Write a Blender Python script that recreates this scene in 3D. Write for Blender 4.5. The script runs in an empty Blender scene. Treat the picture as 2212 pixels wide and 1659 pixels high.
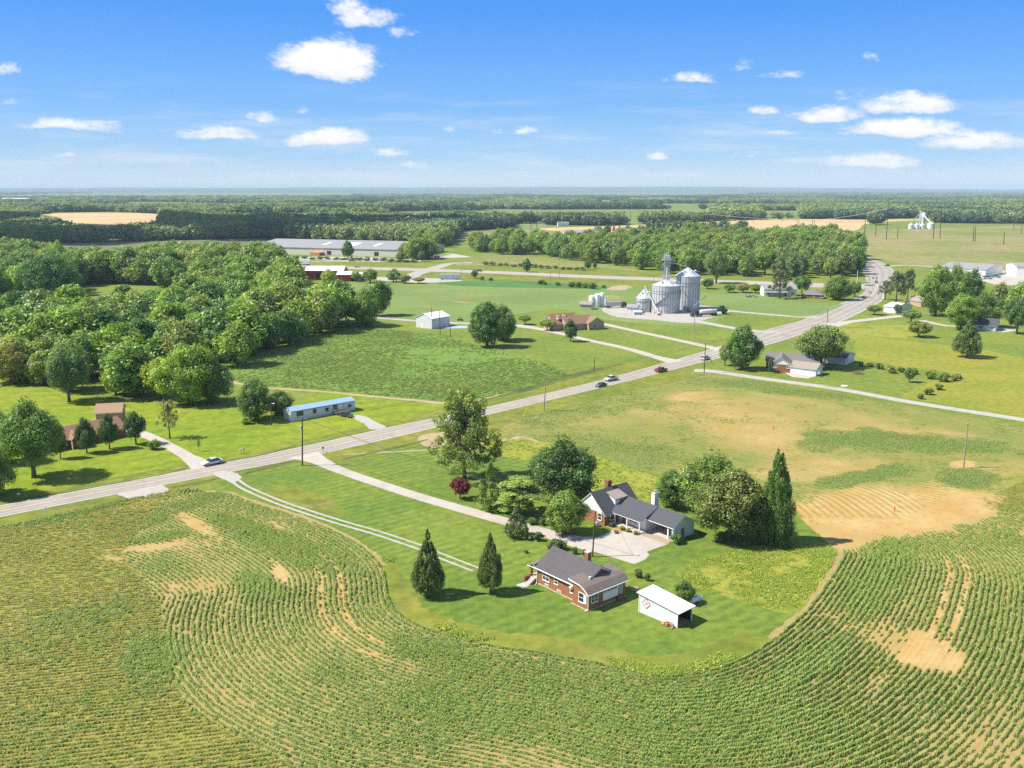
import bpy, bmesh, math, random
import numpy as np
from mathutils import Vector, Matrix
from mathutils.geometry import tessellate_polygon

# ------------------------------------------------------------------ camera
SC = bpy.context.scene
COL = SC.collection
CAM_H, PITCH, FPX, CX, CY = 66.0, math.radians(12.0), 1985.0, 1106.0, 829.5   # lens measured on a 2212 px wide print
cd = bpy.data.cameras.new("camera")
cam = bpy.data.objects.new("camera", cd)
COL.objects.link(cam)
cam.location = (0, 0, CAM_H)
cam.rotation_euler = (math.pi / 2 - PITCH, 0, 0)
cd.sensor_width = 36.0
cd.lens = FPX / 2212.0 * 36.0
cd.clip_start, cd.clip_end = 1.0, 200000.0
SC.camera = cam

# ------------------------------------------------------------------ world, sun, exposure
SUN_EL = math.radians(50)
SHADOW_AZ = math.radians(5)          # shadows fall to the right and a little away
sun_dir = Vector((-math.cos(SUN_EL) * math.cos(SHADOW_AZ), -math.cos(SUN_EL) * math.sin(SHADOW_AZ), math.sin(SUN_EL)))
SC.view_settings.view_transform = 'Standard'
SC.view_settings.look = 'None'
SC.view_settings.exposure = 0.90
SC.view_settings.gamma = 1.0
SC.view_settings.use_curve_mapping = False
sl = bpy.data.lights.new("sun", 'SUN')
sl.energy, sl.angle, sl.color = 4.7, math.radians(0.55), (1.0, 0.94, 0.82)
so = bpy.data.objects.new("sun", sl)
COL.objects.link(so)
so.rotation_euler = sun_dir.to_track_quat('Z', 'Y').to_euler()
so.location = sun_dir * 500
SC.cycles.use_denoising = False
SC.cycles.max_bounces = 5
SC.cycles.diffuse_bounces = 3
SC.cycles.glossy_bounces = 2
SC.cycles.transmission_bounces = 3
SC.cycles.volume_bounces = 0
SC.cycles.transparent_max_bounces = 6


def gp(u, v, z=0.0):
    """a point of the photograph carried down to the level z"""
    dx, dy = (u - CX) / FPX, (CY - v) / FPX
    c, s = math.cos(PITCH), math.sin(PITCH)
    t = (z - CAM_H) / (-s + dy * c)
    return Vector((dx * t, (c + dy * s) * t, z))


def mpp(v):
    """metres per print pixel on the ground at print row v"""
    return CAM_H / math.cos(PITCH) / (v - (CY - FPX * math.tan(PITCH)))


def pj(P):
    P = np.asarray(P, float)
    c, s = math.cos(PITCH), math.sin(PITCH)
    dz = (P[:, 2] if P.shape[1] > 2 else 0) - CAM_H
    f = P[:, 1] * c - dz * s
    up = P[:, 1] * s + dz * c
    return CX + FPX * P[:, 0] / f, CY - FPX * up / f


def build_world():
    w = bpy.data.worlds.new("World")
    SC.world = w
    w.use_nodes = True
    nt = w.node_tree
    N, L = nt.nodes, nt.links
    N.clear()
    out = N.new('ShaderNodeOutputWorld')
    bg = N.new('ShaderNodeBackground')
    L.new(bg.outputs[0], out.inputs[0])
    sky = N.new('ShaderNodeTexSky')
    sky.sky_type = 'NISHITA'
    sky.sun_disc = False
    sky.sun_elevation = SUN_EL
    sky.sun_rotation = math.atan2(sun_dir.x, sun_dir.y)
    sky.altitude = 0
    sky.air_density, sky.dust_density, sky.ozone_density = 1.0, 0.4, 2.2

    def M(op, a, b=None, c=None):
        n = N.new('ShaderNodeMath')
        n.operation = op
        for i, x in enumerate((a, b, c)):
            if x is None:
                continue
            if isinstance(x, (int, float)):
                n.inputs[i].default_value = x
            else:
                L.new(x, n.inputs[i])
        return n.outputs[0]

    def noise(vec, scale, detail=4, rough=0.55):
        n = N.new('ShaderNodeTexNoise')
        n.inputs['Scale'].default_value = scale
        n.inputs['Detail'].default_value = detail
        n.inputs['Roughness'].default_value = rough
        L.new(vec, n.inputs['Vector'])
        return n.outputs[0]
    tc = N.new('ShaderNodeTexCoord')
    sp = N.new('ShaderNodeSeparateXYZ')
    L.new(tc.outputs['Generated'], sp.inputs[0])
    az = M('DIVIDE', sp.outputs[0], M('MAXIMUM', sp.outputs[1], 0.02))
    el = M('DIVIDE', sp.outputs[2], M('MAXIMUM', sp.outputs[1], 0.02))
    front = M('GREATER_THAN', sp.outputs[1], 0.05)
    cv = N.new('ShaderNodeCombineXYZ')
    L.new(az, cv.inputs[0])
    L.new(M('MULTIPLY', el, 1.9), cv.inputs[1])
    n1 = noise(cv.outputs[0], 26.0, 6, 0.6)
    n2 = noise(cv.outputs[0], 75.0, 6, 0.68)
    n4 = noise(cv.outputs[0], 210.0, 4, 0.65)
    nv = N.new('ShaderNodeTexNoise')
    nv.inputs['Scale'].default_value = 14.0
    nv.inputs['Detail'].default_value = 3
    L.new(cv.outputs[0], nv.inputs['Vector'])
    sv = N.new('ShaderNodeSeparateColor')
    L.new(nv.outputs['Color'], sv.inputs[0])
    azd = M('ADD', az, M('MULTIPLY', M('SUBTRACT', sv.outputs[0], 0.5), 0.055))
    eld = M('ADD', el, M('MULTIPLY', M('SUBTRACT', sv.outputs[1], 0.5), 0.022))
    clouds = [(705, 128, 118, 46, 1.25), (785, 32, 70, 30, .8), (745, 10, 45, 22, .8), (868, 62, 38, 14, .55), (155, 274, 110, 16, .85), (470, 289, 88, 15, .85),
              (560, 251, 44, 10, .75), (715, 298, 100, 20, 1.05), (838, 328, 46, 10, .8), (907, 352, 32, 8, .7), (10, 152, 34, 16, .7),
              (18, 218, 32, 9, .65), (140, 341, 34, 7, .6), (1488, 166, 56, 16, .7), (1612, 142, 36, 12, .55), (1690, 160, 55, 9, .6),
              (1785, 240, 82, 18, .9), (1650, 240, 32, 10, .8), (1965, 218, 120, 24, .95), (1945, 274, 145, 24, 1.05), (2085, 300, 135, 20, .95),
              (1895, 348, 120, 18, .75), (1700, 285, 56, 9, .65), (1418, 335, 28, 10, .8), (1074, 277, 30, 10, .5), (1142, 279, 28, 9, .65),
              (958, 279, 18, 7, .55), (655, 231, 20, 8, .5), (1865, 131, 15, 8, .5), (1640, 337, 80, 9, .5), (1830, 209, 28, 9, .6), (2190, 300, 40, 8, .5)]
    tot = None
    shade = None
    for (u, v, a, b, k) in clouds:
        dx, dy = (u - CX) / FPX, (CY - v) / FPX
        c, s = math.cos(PITCH), math.sin(PITCH)
        yy, zz = c + dy * s, -s + dy * c
        a0, e0 = dx / yy, zz / yy
        da = M('MULTIPLY', M('SUBTRACT', azd, a0), FPX / (a * 1.22))
        de = M('MULTIPLY', M('SUBTRACT', eld, e0 - 0.35 * b / FPX), FPX / (b * 1.3))
        de2 = M('MAXIMUM', M('MULTIPLY', de, 0.75), M('MULTIPLY', de, -1.9))
        r2 = M('ADD', M('MULTIPLY', da, da), M('MULTIPLY', de2, de2))
        m = M('MULTIPLY', M('MAXIMUM', M('SUBTRACT', 1.0, r2), 0.0), k)
        tot = m if tot is None else M('MAXIMUM', tot, m)
        s_ = M('MULTIPLY', m, M('ADD', M('MULTIPLY', de, 0.5), 0.5))
        shade = s_ if shade is None else M('MAXIMUM', shade, s_)
    ero = M('ADD', M('MULTIPLY', M('SUBTRACT', n1, 0.5), 2.3), M('MULTIPLY', M('SUBTRACT', n2, 0.5), 1.1))
    ero = M('ADD', ero, M('MULTIPLY', M('SUBTRACT', n4, 0.5), 0.9))
    dens = M('ADD', M('MULTIPLY', tot, 1.05), M('MULTIPLY', ero, 0.62))
    dens = M('MULTIPLY', M('SUBTRACT', dens, 0.26), M('MINIMUM', M('MULTIPLY', tot, 5.0), 1.0))
    mr = N.new('ShaderNodeMapRange')
    mr.interpolation_type = 'SMOOTHSTEP'
    mr.inputs['From Min'].default_value = 0.0
    mr.inputs['From Max'].default_value = 0.72
    L.new(dens, mr.inputs['Value'])
    cover = M('MULTIPLY', M('MULTIPLY', mr.outputs[0], M('MINIMUM', M('ADD', 0.62, M('MULTIPLY', n2, 0.8)), 1.0)), front)
    # thin layered cloud low over the horizon
    cv2 = N.new('ShaderNodeCombineXYZ')
    L.new(az, cv2.inputs[0])
    L.new(M('MULTIPLY', el, 9.0), cv2.inputs[1])
    n3 = noise(cv2.outputs[0], 6.0, 6, 0.6)
    low = N.new('ShaderNodeMapRange')
    low.inputs['From Min'].default_value = 0.12
    low.inputs['From Max'].default_value = 0.012
    L.new(el, low.inputs['Value'])
    st = N.new('ShaderNodeMapRange')
    st.interpolation_type = 'SMOOTHSTEP'
    st.inputs['From Min'].default_value = 0.44
    st.inputs['From Max'].default_value = 0.75
    L.new(n3, st.inputs['Value'])
    thin = M('MULTIPLY', M('MULTIPLY', M('MULTIPLY', st.outputs[0], low.outputs[0]), 0.85), front)
    hs = N.new('ShaderNodeHueSaturation')
    hs.inputs['Saturation'].default_value = 1.22
    hs.inputs['Value'].default_value = 1.0
    hs.inputs['Hue'].default_value = 0.503
    L.new(sky.outputs[0], hs.inputs['Color'])

    def mix(f, a, b):
        n = N.new('ShaderNodeMix')
        n.data_type = 'RGBA'
        L.new(f, n.inputs[0])
        for i, x in ((6, a), (7, b)):
            if isinstance(x, tuple):
                n.inputs[i].default_value = x
            else:
                L.new(x, n.inputs[i])
        return n.outputs[2]
    # clear summer air: deep blue in view, paling to the horizon
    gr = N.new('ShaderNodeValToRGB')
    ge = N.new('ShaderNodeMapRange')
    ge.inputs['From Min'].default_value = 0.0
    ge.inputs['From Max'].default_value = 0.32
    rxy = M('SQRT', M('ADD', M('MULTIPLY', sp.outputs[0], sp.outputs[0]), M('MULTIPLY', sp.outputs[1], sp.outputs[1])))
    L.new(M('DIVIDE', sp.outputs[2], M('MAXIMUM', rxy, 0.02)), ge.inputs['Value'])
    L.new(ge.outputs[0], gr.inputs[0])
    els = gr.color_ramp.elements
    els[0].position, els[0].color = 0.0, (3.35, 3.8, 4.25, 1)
    els[1].position, els[1].color = 1.0, (1.25, 1.85, 3.1, 1)  # unseen upper sky made neutral so shadows get less blue fill
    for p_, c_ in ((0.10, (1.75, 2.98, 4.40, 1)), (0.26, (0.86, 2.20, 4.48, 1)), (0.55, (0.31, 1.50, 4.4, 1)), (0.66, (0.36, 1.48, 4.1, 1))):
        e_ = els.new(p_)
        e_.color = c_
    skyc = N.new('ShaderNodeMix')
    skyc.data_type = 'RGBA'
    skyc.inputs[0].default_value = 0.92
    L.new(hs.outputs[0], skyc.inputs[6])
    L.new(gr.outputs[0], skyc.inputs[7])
    K = 4.9
    c1 = mix(thin, skyc.outputs[2], (K * 0.78, K * 0.82, K * 0.88, 1))
    sh = M('MULTIPLY', M('MINIMUM', M('MAXIMUM', M('ADD', shade, M('MULTIPLY', M('SUBTRACT', n2, 0.5), 0.5)), 0.0), 0.6), 1.66)
    cc = mix(sh, (K * 0.72, K * 0.78, K * 0.88, 1), (K * 0.98, K * 0.98, K * 0.97, 1))
    c2 = mix(cover, c1, cc)
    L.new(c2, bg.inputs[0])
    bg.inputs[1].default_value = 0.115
    w.cycles.sampling_method = 'MANUAL'
    w.cycles.sample_map_resolution = 512


build_world()

# ------------------------------------------------------------------ small tools
RNG = np.random.default_rng(7)


def vnoise(x, y, seed=0):
    xi, yi = np.floor(x).astype(np.int64), np.floor(y).astype(np.int64)
    xf, yf = x - xi, y - yi
    sx, sy = xf * xf * (3 - 2 * xf), yf * yf * (3 - 2 * yf)

    def h(a, b):
        n = (a * 374761393 + b * 668265263 + seed * 974634533) & 0x7fffffff
        n = ((n ^ (n >> 13)) * 1274126177) & 0x7fffffff
        return ((n ^ (n >> 16)) & 0xffff) / 65535.0
    return (h(xi, yi) * (1 - sx) + h(xi + 1, yi) * sx) * (1 - sy) + (h(xi, yi + 1) * (1 - sx) + h(xi + 1, yi + 1) * sx) * sy


def fbm(x, y, seed=0, oct=4):
    r, a, t = 0, 0.5, 0
    for o in range(oct):
        r = r + a * vnoise(x, y, seed + o * 17)
        t += a
        x, y, a = x * 2.03 + 11.3, y * 2.03 + 5.7, a * 0.5
    return r / t


def inpoly(x, y, poly):
    poly = [(p[0], p[1]) for p in poly]
    r = np.zeros(np.shape(x), bool)
    n = len(poly)
    for i in range(n):
        (x1, y1), (x2, y2) = poly[i], poly[(i + 1) % n]
        if y1 == y2:
            continue
        c = ((y1 > y) != (y2 > y)) & (x < (x2 - x1) * (y - y1) / (y2 - y1) + x1)
        r ^= c
    return r


def dist_poly(X, Y, line):
    d = np.full(np.shape(X), 1e9)
    for (x1, y1), (x2, y2) in zip(line[:-1], line[1:]):
        vx, vy = x2 - x1, y2 - y1
        t = np.clip(((X - x1) * vx + (Y - y1) * vy) / (vx * vx + vy * vy + 1e-9), 0, 1)
        d = np.minimum(d, np.hypot(X - x1 - t * vx, Y - y1 - t * vy))
    return d


def spline(pts, closed=False, n=8):
    pts = [Vector((p[0], p[1], 0)) for p in pts]
    m = len(pts)
    out = []
    for i in range(m if closed else m - 1):
        g = (lambda k: pts[k % m]) if closed else (lambda k: pts[min(max(k, 0), m - 1)])
        p0, p1, p2, p3 = g(i - 1), g(i), g(i + 1), g(i + 2)
        for k in range(n):
            t = k / n
            out.append(0.5 * ((2 * p1) + (p2 - p0) * t + (2 * p0 - 5 * p1 + 4 * p2 - p3) * t * t + (3 * p1 - p0 - 3 * p2 + p3) * t ** 3))
    if not closed:
        out.append(pts[-1])
    return out


def rawmesh(name, V, F, mats=(), smooth=False, matidx=None):
    """fast mesh: V (n,3) array, F (m,k) array of equal-sized faces or a list of tuples"""
    me = bpy.data.meshes.new(name)
    if isinstance(F, np.ndarray):
        V = np.asarray(V, np.float32)
        k = F.shape[1]
        me.vertices.add(len(V))
        me.vertices.foreach_set('co', V.ravel())
        me.loops.add(F.size)
        me.loops.foreach_set('vertex_index', F.astype(np.int32).ravel())
        me.polygons.add(len(F))
        me.polygons.foreach_set('loop_start', np.arange(0, F.size, k, dtype=np.int32))
        me.polygons.foreach_set('loop_total', np.full(len(F), k, np.int32))
        me.update(calc_edges=True)
    else:
        me.from_pydata([tuple(v) for v in V], [], F)
        me.update()
    for m in mats:
        me.materials.append(m)
    if matidx is not None:
        me.polygons.foreach_set('material_index', np.asarray(matidx, np.int32))
    if smooth:
        me.polygons.foreach_set('use_smooth', np.ones(len(me.polygons), bool))
    return me


def link(name, me, parent=None, loc=(0, 0, 0), rotz=0.0):
    o = bpy.data.objects.new(name, me)
    COL.objects.link(o)
    o.parent = parent
    o.location = loc
    if rotz:
        o.rotation_euler = (0, 0, rotz)
    return o


def tag(o, label=None, cat=None, group=None, kind=None):
    if label:
        o['label'] = label
    if cat:
        o['category'] = cat
    if group:
        o['group'] = group
    if kind:
        o['kind'] = kind
    return o


def thing(name, label, cat, loc=(0, 0, 0), rotz=0.0, group=None):
    o = link(name, None, None, loc, rotz)
    o.empty_display_size = 0.5
    return tag(o, label, cat, group)


class MB:
    """collects shapes and links them as ONE mesh object"""

    def __init__(self):
        self.v, self.f, self.sm = [], [], []

    def face(self, pts):
        b = len(self.v)
        self.v += [tuple(p) for p in pts]
        self.f.append(tuple(range(b, b + len(pts))))
        return self

    def box(self, x0, x1, y0, y1, z0, z1):
        return self.prism([(x0, y0), (x1, y0), (x1, y1), (x0, y1)], z0, z1)

    def prism(self, poly, z0, z1):
        """vertical prism over a counter-clockwise outline; z1 may be a list of heights"""
        n = len(poly)
        b = len(self.v)
        zt = z1 if isinstance(z1, (list, tuple)) else [z1] * n
        self.v += [(p[0], p[1], z0) for p in poly] + [(p[0], p[1], zt[i]) for i, p in enumerate(poly)]
        self.f.append(tuple(b + i for i in reversed(range(n))))
        self.f.append(tuple(b + n + i for i in range(n)))
        for i in range(n):
            j = (i + 1) % n
            self.f.append((b + i, b + j, b + n + j, b + n + i))
        return self

    def extrude(self, prof, axis, a, c):
        """profile [(p,q)] in the plane across axis ('x': p=y,q=z; 'y': p=x,q=z), swept from a to c"""
        n = len(prof)
        b = len(self.v)
        for s in (a, c):
            for p, q in prof:
                self.v.append((s, p, q) if axis == 'x' else (p, s, q))
        f0, f1 = tuple(range(b, b + n)), tuple(range(b + n, b + 2 * n))
        self.f.append(f0 if axis == 'y' else f0[::-1])
        self.f.append(f1[::-1] if axis == 'y' else f1)
        for i in range(n):
            j = (i + 1) % n
            q = (b + i, b + j, b + n + j, b + n + i)
            self.f.append(q[::-1] if axis == 'y' else q)
        return self

    def tube(self, pts, r, n=8, cap=True):
        pts = [Vector(p) for p in pts]
        rs = r if isinstance(r, (list, tuple)) else [r] * len(pts)
        b = len(self.v)
        prev = None
        for i, p in enumerate(pts):
            d = (pts[min(i + 1, len(pts) - 1)] - pts[max(i - 1, 0)]).normalized()
            a = d.orthogonal().normalized() if prev is None else (prev - d * prev.dot(d)).normalized()
            prev = a
            c = d.cross(a)
            for k in range(n):
                t = 2 * math.pi * k / n
                self.v.append(tuple(p + (a * math.cos(t) + c * math.sin(t)) * rs[i]))
        for i in range(len(pts) - 1):
            for k in range(n):
                j = (k + 1) % n
                self.f.append((b + i * n + k, b + i * n + j, b + (i + 1) * n + j, b + (i + 1) * n + k))
        if cap:
            self.f.append(tuple(b + k for k in reversed(range(n))))
            e = b + (len(pts) - 1) * n
            self.f.append(tuple(e + k for k in range(n)))
        return self

    def lathe(self, prof, n=16, c=(0, 0)):
        """[(r,z)] turned about a vertical axis"""
        b = len(self.v)
        for r, z in prof:
            for k in range(n):
                t = 2 * math.pi * k / n
                self.v.append((c[0] + r * math.cos(t), c[1] + r * math.sin(t), z))
        for i in range(len(prof) - 1):
            for k in range(n):
                j = (k + 1) % n
                self.f.append((b + i * n + k, b + i * n + j, b + (i + 1) * n + j, b + (i + 1) * n + k))
        self.f.append(tuple(b + k for k in reversed(range(n))))
        e = b + (len(prof) - 1) * n
        self.f.append(tuple(e + k for k in range(n)))
        return self

    def build(self, name, mat, parent=None, loc=(0, 0, 0), rotz=0.0, smooth=False, bevel=0.0):
        me = rawmesh(name, self.v, self.f, [mat] if mat else [])
        if bevel or smooth:
            bm = bmesh.new()
            bm.from_mesh(me)
            bmesh.ops.remove_doubles(bm, verts=bm.verts, dist=1e-5)
            if bevel:
                es = [e for e in bm.edges if len(e.link_faces) == 2 and e.calc_face_angle(0) > 0.6]
                bmesh.ops.bevel(bm, geom=es, offset=bevel, segments=2, affect='EDGES', clamp_overlap=True)
            bm.to_mesh(me)
            bm.free()
        if smooth:
            me.polygons.foreach_set('use_smooth', np.ones(len(me.polygons), bool))
            me.set_sharp_from_angle(angle=math.radians(40))
        return link(name, me, parent, loc, rotz)


# ------------------------------------------------------------------ materials
class NT:
    def __init__(self, name):
        self.m = bpy.data.materials.new(name)
        self.m.use_nodes = True
        self.N, self.L = self.m.node_tree.nodes, self.m.node_tree.links
        self.p = self.N['Principled BSDF']
        self.p.inputs['Specular IOR Level'].default_value = 0.25

    def lk(self, a, b):
        if isinstance(a, (int, float)):
            b.default_value = a
        elif isinstance(a, tuple):
            b.default_value = a if len(a) == 4 or b.type == 'VECTOR' else a + (1,)
        else:
            self.L.new(a, b)

    def math(self, op, a, b=None, c=None):
        n = self.N.new('ShaderNodeMath')
        n.operation = op
        for i, x in enumerate((a, b, c)):
            if x is not None:
                self.lk(x, n.inputs[i])
        return n.outputs[0]

    def pos(self, obj=False):
        if obj:
            return self.N.new('ShaderNodeTexCoord').outputs['Object']
        return self.N.new('ShaderNodeNewGeometry').outputs['Position']

    def mapping(self, vec, scale=(1, 1, 1), rotz=0.0):
        n = self.N.new('ShaderNodeMapping')
        n.inputs['Scale'].default_value = scale
        n.inputs['Rotation'].default_value = (0, 0, rotz)
        self.L.new(vec, n.inputs['Vector'])
        return n.outputs[0]

    def noise(self, vec, scale, detail=3, rough=0.55):
        n = self.N.new('ShaderNodeTexNoise')
        n.inputs['Scale'].default_value = scale
        n.inputs['Detail'].default_value = detail
        n.inputs['Roughness'].default_value = rough
        self.L.new(vec, n.inputs['Vector'])
        return n.outputs[0]

    def ramp(self, fac, lo, hi, a=0.0, b=1.0):
        n = self.N.new('ShaderNodeMapRange')
        n.interpolation_type = 'SMOOTHSTEP'
        for k, x in zip(('From Min', 'From Max', 'To Min', 'To Max'), (lo, hi, a, b)):
            n.inputs[k].default_value = x
        self.lk(fac, n.inputs['Value'])
        return n.outputs[0]

    def mix(self, f, a, b, blend='MIX'):
        n = self.N.new('ShaderNodeMix')
        n.data_type = 'RGBA'
        n.blend_type = blend
        self.lk(f, n.inputs[0])
        self.lk(a, n.inputs[6])
        self.lk(b, n.inputs[7])
        return n.outputs[2]

    def attr(self, name):
        n = self.N.new('ShaderNodeAttribute')
        n.attribute_name = name
        return n.outputs['Fac']

    def bump(self, h, dist=0.05, strength=0.6):
        n = self.N.new('ShaderNodeBump')
        n.inputs['Distance'].default_value = dist
        n.inputs['Strength'].default_value = strength
        self.L.new(h, n.inputs['Height'])
        self.L.new(n.outputs[0], self.p.inputs['Normal'])

    def done(self, col, rough=0.85, metal=0.0):
        self.lk(col, self.p.inputs['Base Color'])
        self.lk(rough, self.p.inputs['Roughness'])
        self.p.inputs['Metallic'].default_value = metal
        return self.m


def plain(name, c, rough=0.7, var=0.12, scale=2.0, metal=0.0, spec=0.25):
    t = NT(name)
    t.p.inputs['Specular IOR Level'].default_value = spec
    n = t.noise(t.pos(True), scale, 4)
    f = t.ramp(n, 0.3, 0.7)
    k0, k1 = 1 - var, 1 + var
    return t.done(t.mix(f, tuple(min(x * k0, 1) for x in c), tuple(min(x * k1, 1) for x in c)), rough, metal)


def grass(name, a, b, c=None, s1=0.035, s2=0.35, stripe=None, amt=0.12, c_lo=0.55, c_hi=0.75, fine=1.6):
    """a/b patches, c dry patches, stripe=(angle deg, period m)"""
    t = NT(name)
    P = t.pos()
    f = t.ramp(t.noise(P, s1, 5, 0.6), 0.35, 0.65)
    col = t.mix(f, a, b)
    if c:
        f2 = t.ramp(t.noise(P, s1 * 1.9, 6, 0.65), c_lo, c_hi)
        col = t.mix(f2, col, c)
    f3 = t.ramp(t.noise(P, s2, 5, 0.7), 0.25, 0.75, 0.74, 1.26)
    n3 = t.N.new('ShaderNodeCombineXYZ')
    for i in range(3):
        t.L.new(f3, n3.inputs[i])
    col = t.mix(1.0, col, n3.outputs[0], 'MULTIPLY')
    if stripe:
        ang, per = stripe
        sx = t.N.new('ShaderNodeSeparateXYZ')
        t.L.new(P, sx.inputs[0])
        ca, sa = math.cos(math.radians(ang)), math.sin(math.radians(ang))
        q = t.math('ADD', t.math('MULTIPLY', sx.outputs[0], -sa), t.math('MULTIPLY', sx.outputs[1], ca))
        q = t.math('ADD', q, t.math('MULTIPLY', t.noise(P, 0.05, 2), 3.0))
        w = t.math('SINE', t.math('MULTIPLY', q, 2 * math.pi / per))
        k = t.math('ADD', t.math('MULTIPLY', t.math('MULTIPLY', w, amt), t.ramp(t.noise(P, 0.03, 3), .35, .65, .15, 1.2)), 1.0)
        n4 = t.N.new('ShaderNodeCombineXYZ')
        for i in range(3):
            t.L.new(k, n4.inputs[i])
        col = t.mix(1.0, col, n4.outputs[0], 'MULTIPLY')
    t.bump(t.noise(P, fine, 6, 0.75), 0.12, 0.7)
    return t.done(col, 0.95)


def paving(name, a, b, c=None, s=0.25, track=False):
    t = NT(name)
    P = t.pos()
    col = t.mix(t.ramp(t.noise(P, s, 6, 0.7), 0.3, 0.7), a, b)
    if track:
        # tyre-darkened lanes and a paler gritty edge
        x = t.attr('across')
        w = t.math('ABSOLUTE', t.math('SINE', t.math('MULTIPLY', x, 4 * math.pi)))
        f = t.math('MULTIPLY', t.ramp(w, .45, .95), t.ramp(t.noise(P, .06, 4), .3, .7, .25, .75))
        col = t.mix(f, col, tuple(k * .74 for k in a))
        e = t.math('ABSOLUTE', t.math('SUBTRACT', x, .5))
        e = t.math('ADD', e, t.math('MULTIPLY', t.math('SUBTRACT', t.noise(P, .35, 4), .5), .10))
        col = t.mix(t.ramp(e, .45, .50, 0, .8), col, (.42, .38, .31))
        crack = t.N.new('ShaderNodeTexVoronoi')
        crack.feature = 'DISTANCE_TO_EDGE'
        crack.inputs['Scale'].default_value = .11
        t.L.new(P, crack.inputs['Vector'])
        col = t.mix(t.ramp(crack.outputs['Distance'], .0, .012, .45, 0), col, (.12, .11, .10))
    if c:
        col = t.mix(t.ramp(t.noise(P, 0.09, 5, 0.65), 0.5, 0.72), col, c)
    t.bump(t.noise(P, 3.0, 4, 0.7), 0.03, 0.5)
    return t.done(col, 0.9)


def leafmat(name, trans=0.35, spread=0.35):
    """foliage: the object's own colour, varied leaf by leaf"""
    t = NT(name)
    oi = t.N.new('ShaderNodeObjectInfo')
    k = t.ramp(t.attr('tint'), 0.0, 1.0, 1 - spread, 1 + spread)
    n = t.N.new('ShaderNodeCombineXYZ')
    for i in range(3):
        t.L.new(k, n.inputs[i])
    col = t.mix(1.0, oi.outputs['Color'], n.outputs[0], 'MULTIPLY')
    yel = t.mix(t.ramp(t.attr('tint'), 0.72, 1.0, 0, 0.5), col, t.mix(1.0, col, (1.5, 1.15, 0.7), 'MULTIPLY'))
    return finish_leaf(t, yel, trans)


def finish_leaf(t, col, trans):
    N, L = t.N, t.L
    df = N.new('ShaderNodeBsdfDiffuse')
    tr = N.new('ShaderNodeBsdfTranslucent')
    gl = N.new('ShaderNodeBsdfGlossy')
    gl.inputs['Roughness'].default_value = 0.5
    gl.inputs['Color'].default_value = (0.9, 0.95, 1, 1)
    L.new(col, df.inputs[0])
    L.new(t.mix(1.0, col, (1.25, 1.2, 0.6), 'MULTIPLY'), tr.inputs[0])
    m1, m2 = N.new('ShaderNodeMixShader'), N.new('ShaderNodeMixShader')
    m1.inputs[0].default_value = trans
    L.new(df.outputs[0], m1.inputs[1])
    L.new(tr.outputs[0], m1.inputs[2])
    m2.inputs[0].default_value = 0.035
    L.new(m1.outputs[0], m2.inputs[1])
    L.new(gl.outputs[0], m2.inputs[2])
    N.remove(t.p)
    L.new(m2.outputs[0], N['Material Output'].inputs[0])
    return t.m

# ------------------------------------------------------------------ ground, fields, roads
M_LAWN = grass('lawn_grass', (0.120, 0.168, 0.022), (0.160, 0.198, 0.027), (0.195, 0.20, 0.04), 0.03, 0.4, stripe=(24, 4.0), amt=0.06, c_lo=0.6, c_hi=0.85)
M_YARD = grass('yard_grass', (0.098, 0.158, 0.020), (0.138, 0.188, 0.024), (0.195, 0.20, 0.045), 0.04, 0.5, stripe=(40, 2.3), amt=0.12, c_lo=0.52, c_hi=0.8)
M_VERGE = grass('verge_grass', (0.115, 0.15, 0.018), (0.18, 0.19, 0.025), (0.23, 0.19, 0.06), 0.05, 0.3, c_lo=0.5, c_hi=0.75)
M_BRIGHT = grass('bright_grass', (0.140, 0.205, 0.010), (0.195, 0.228, 0.014), (0.215, 0.215, 0.03), 0.022, 0.35, stripe=(25, 9), amt=0.07, c_lo=0.55, c_hi=0.8)
M_MEADOW = grass('meadow_grass', (0.18, 0.20, 0.022), (0.235, 0.22, 0.03), (0.14, 0.185, 0.02), 0.03, 0.5, c_lo=0.58, c_hi=0.72, fine=0.9)
M_WEED = grass('weed_ground', (0.205, 0.225, 0.028), (0.25, 0.245, 0.038), (0.135, 0.175, 0.022), 0.06, 0.8, c_lo=0.5, c_hi=0.62, fine=1.3)
M_PASTURE = grass('pasture_grass', (0.15, 0.18, 0.04), (0.235, 0.215, 0.075), (0.27, 0.20, 0.11), 0.006, 0.12, c_lo=0.52, c_hi=0.66, fine=0.5)
M_GREYGREEN = grass('stubble_grass', (0.105, 0.125, 0.055), (0.14, 0.135, 0.07), (0.10, 0.14, 0.06), 0.006, 0.1, fine=0.3)
M_FLOOR = grass('woodland_floor', (0.035, 0.07, 0.014), (0.06, 0.10, 0.02), None, 0.02, 0.2)
M_FARGREEN = grass('far_crop', (0.13, 0.19, 0.07), (0.18, 0.22, 0.10), None, 0.002, 0.03, fine=0.1)
M_WHEAT = grass('ripe_wheat', (0.42, 0.29, 0.14), (0.50, 0.36, 0.19), (0.36, 0.25, 0.13), 0.006, 0.06, c_lo=0.55, c_hi=0.7, fine=0.3)
M_ASPHALT = paving('asphalt', (0.30, 0.268, 0.24), (0.345, 0.312, 0.285), (0.262, 0.235, 0.212), track=True)
M_HWY = paving('highway_concrete', (0.345, 0.31, 0.28), (0.39, 0.355, 0.325), None, track=True)
M_GRAVEL = paving('gravel', (0.33, 0.305, 0.275), (0.40, 0.375, 0.345), (0.28, 0.25, 0.205), 0.6)
M_CONC = paving('concrete', (0.375, 0.335, 0.295), (0.42, 0.38, 0.34), (0.34, 0.30, 0.26), 0.5)
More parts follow.
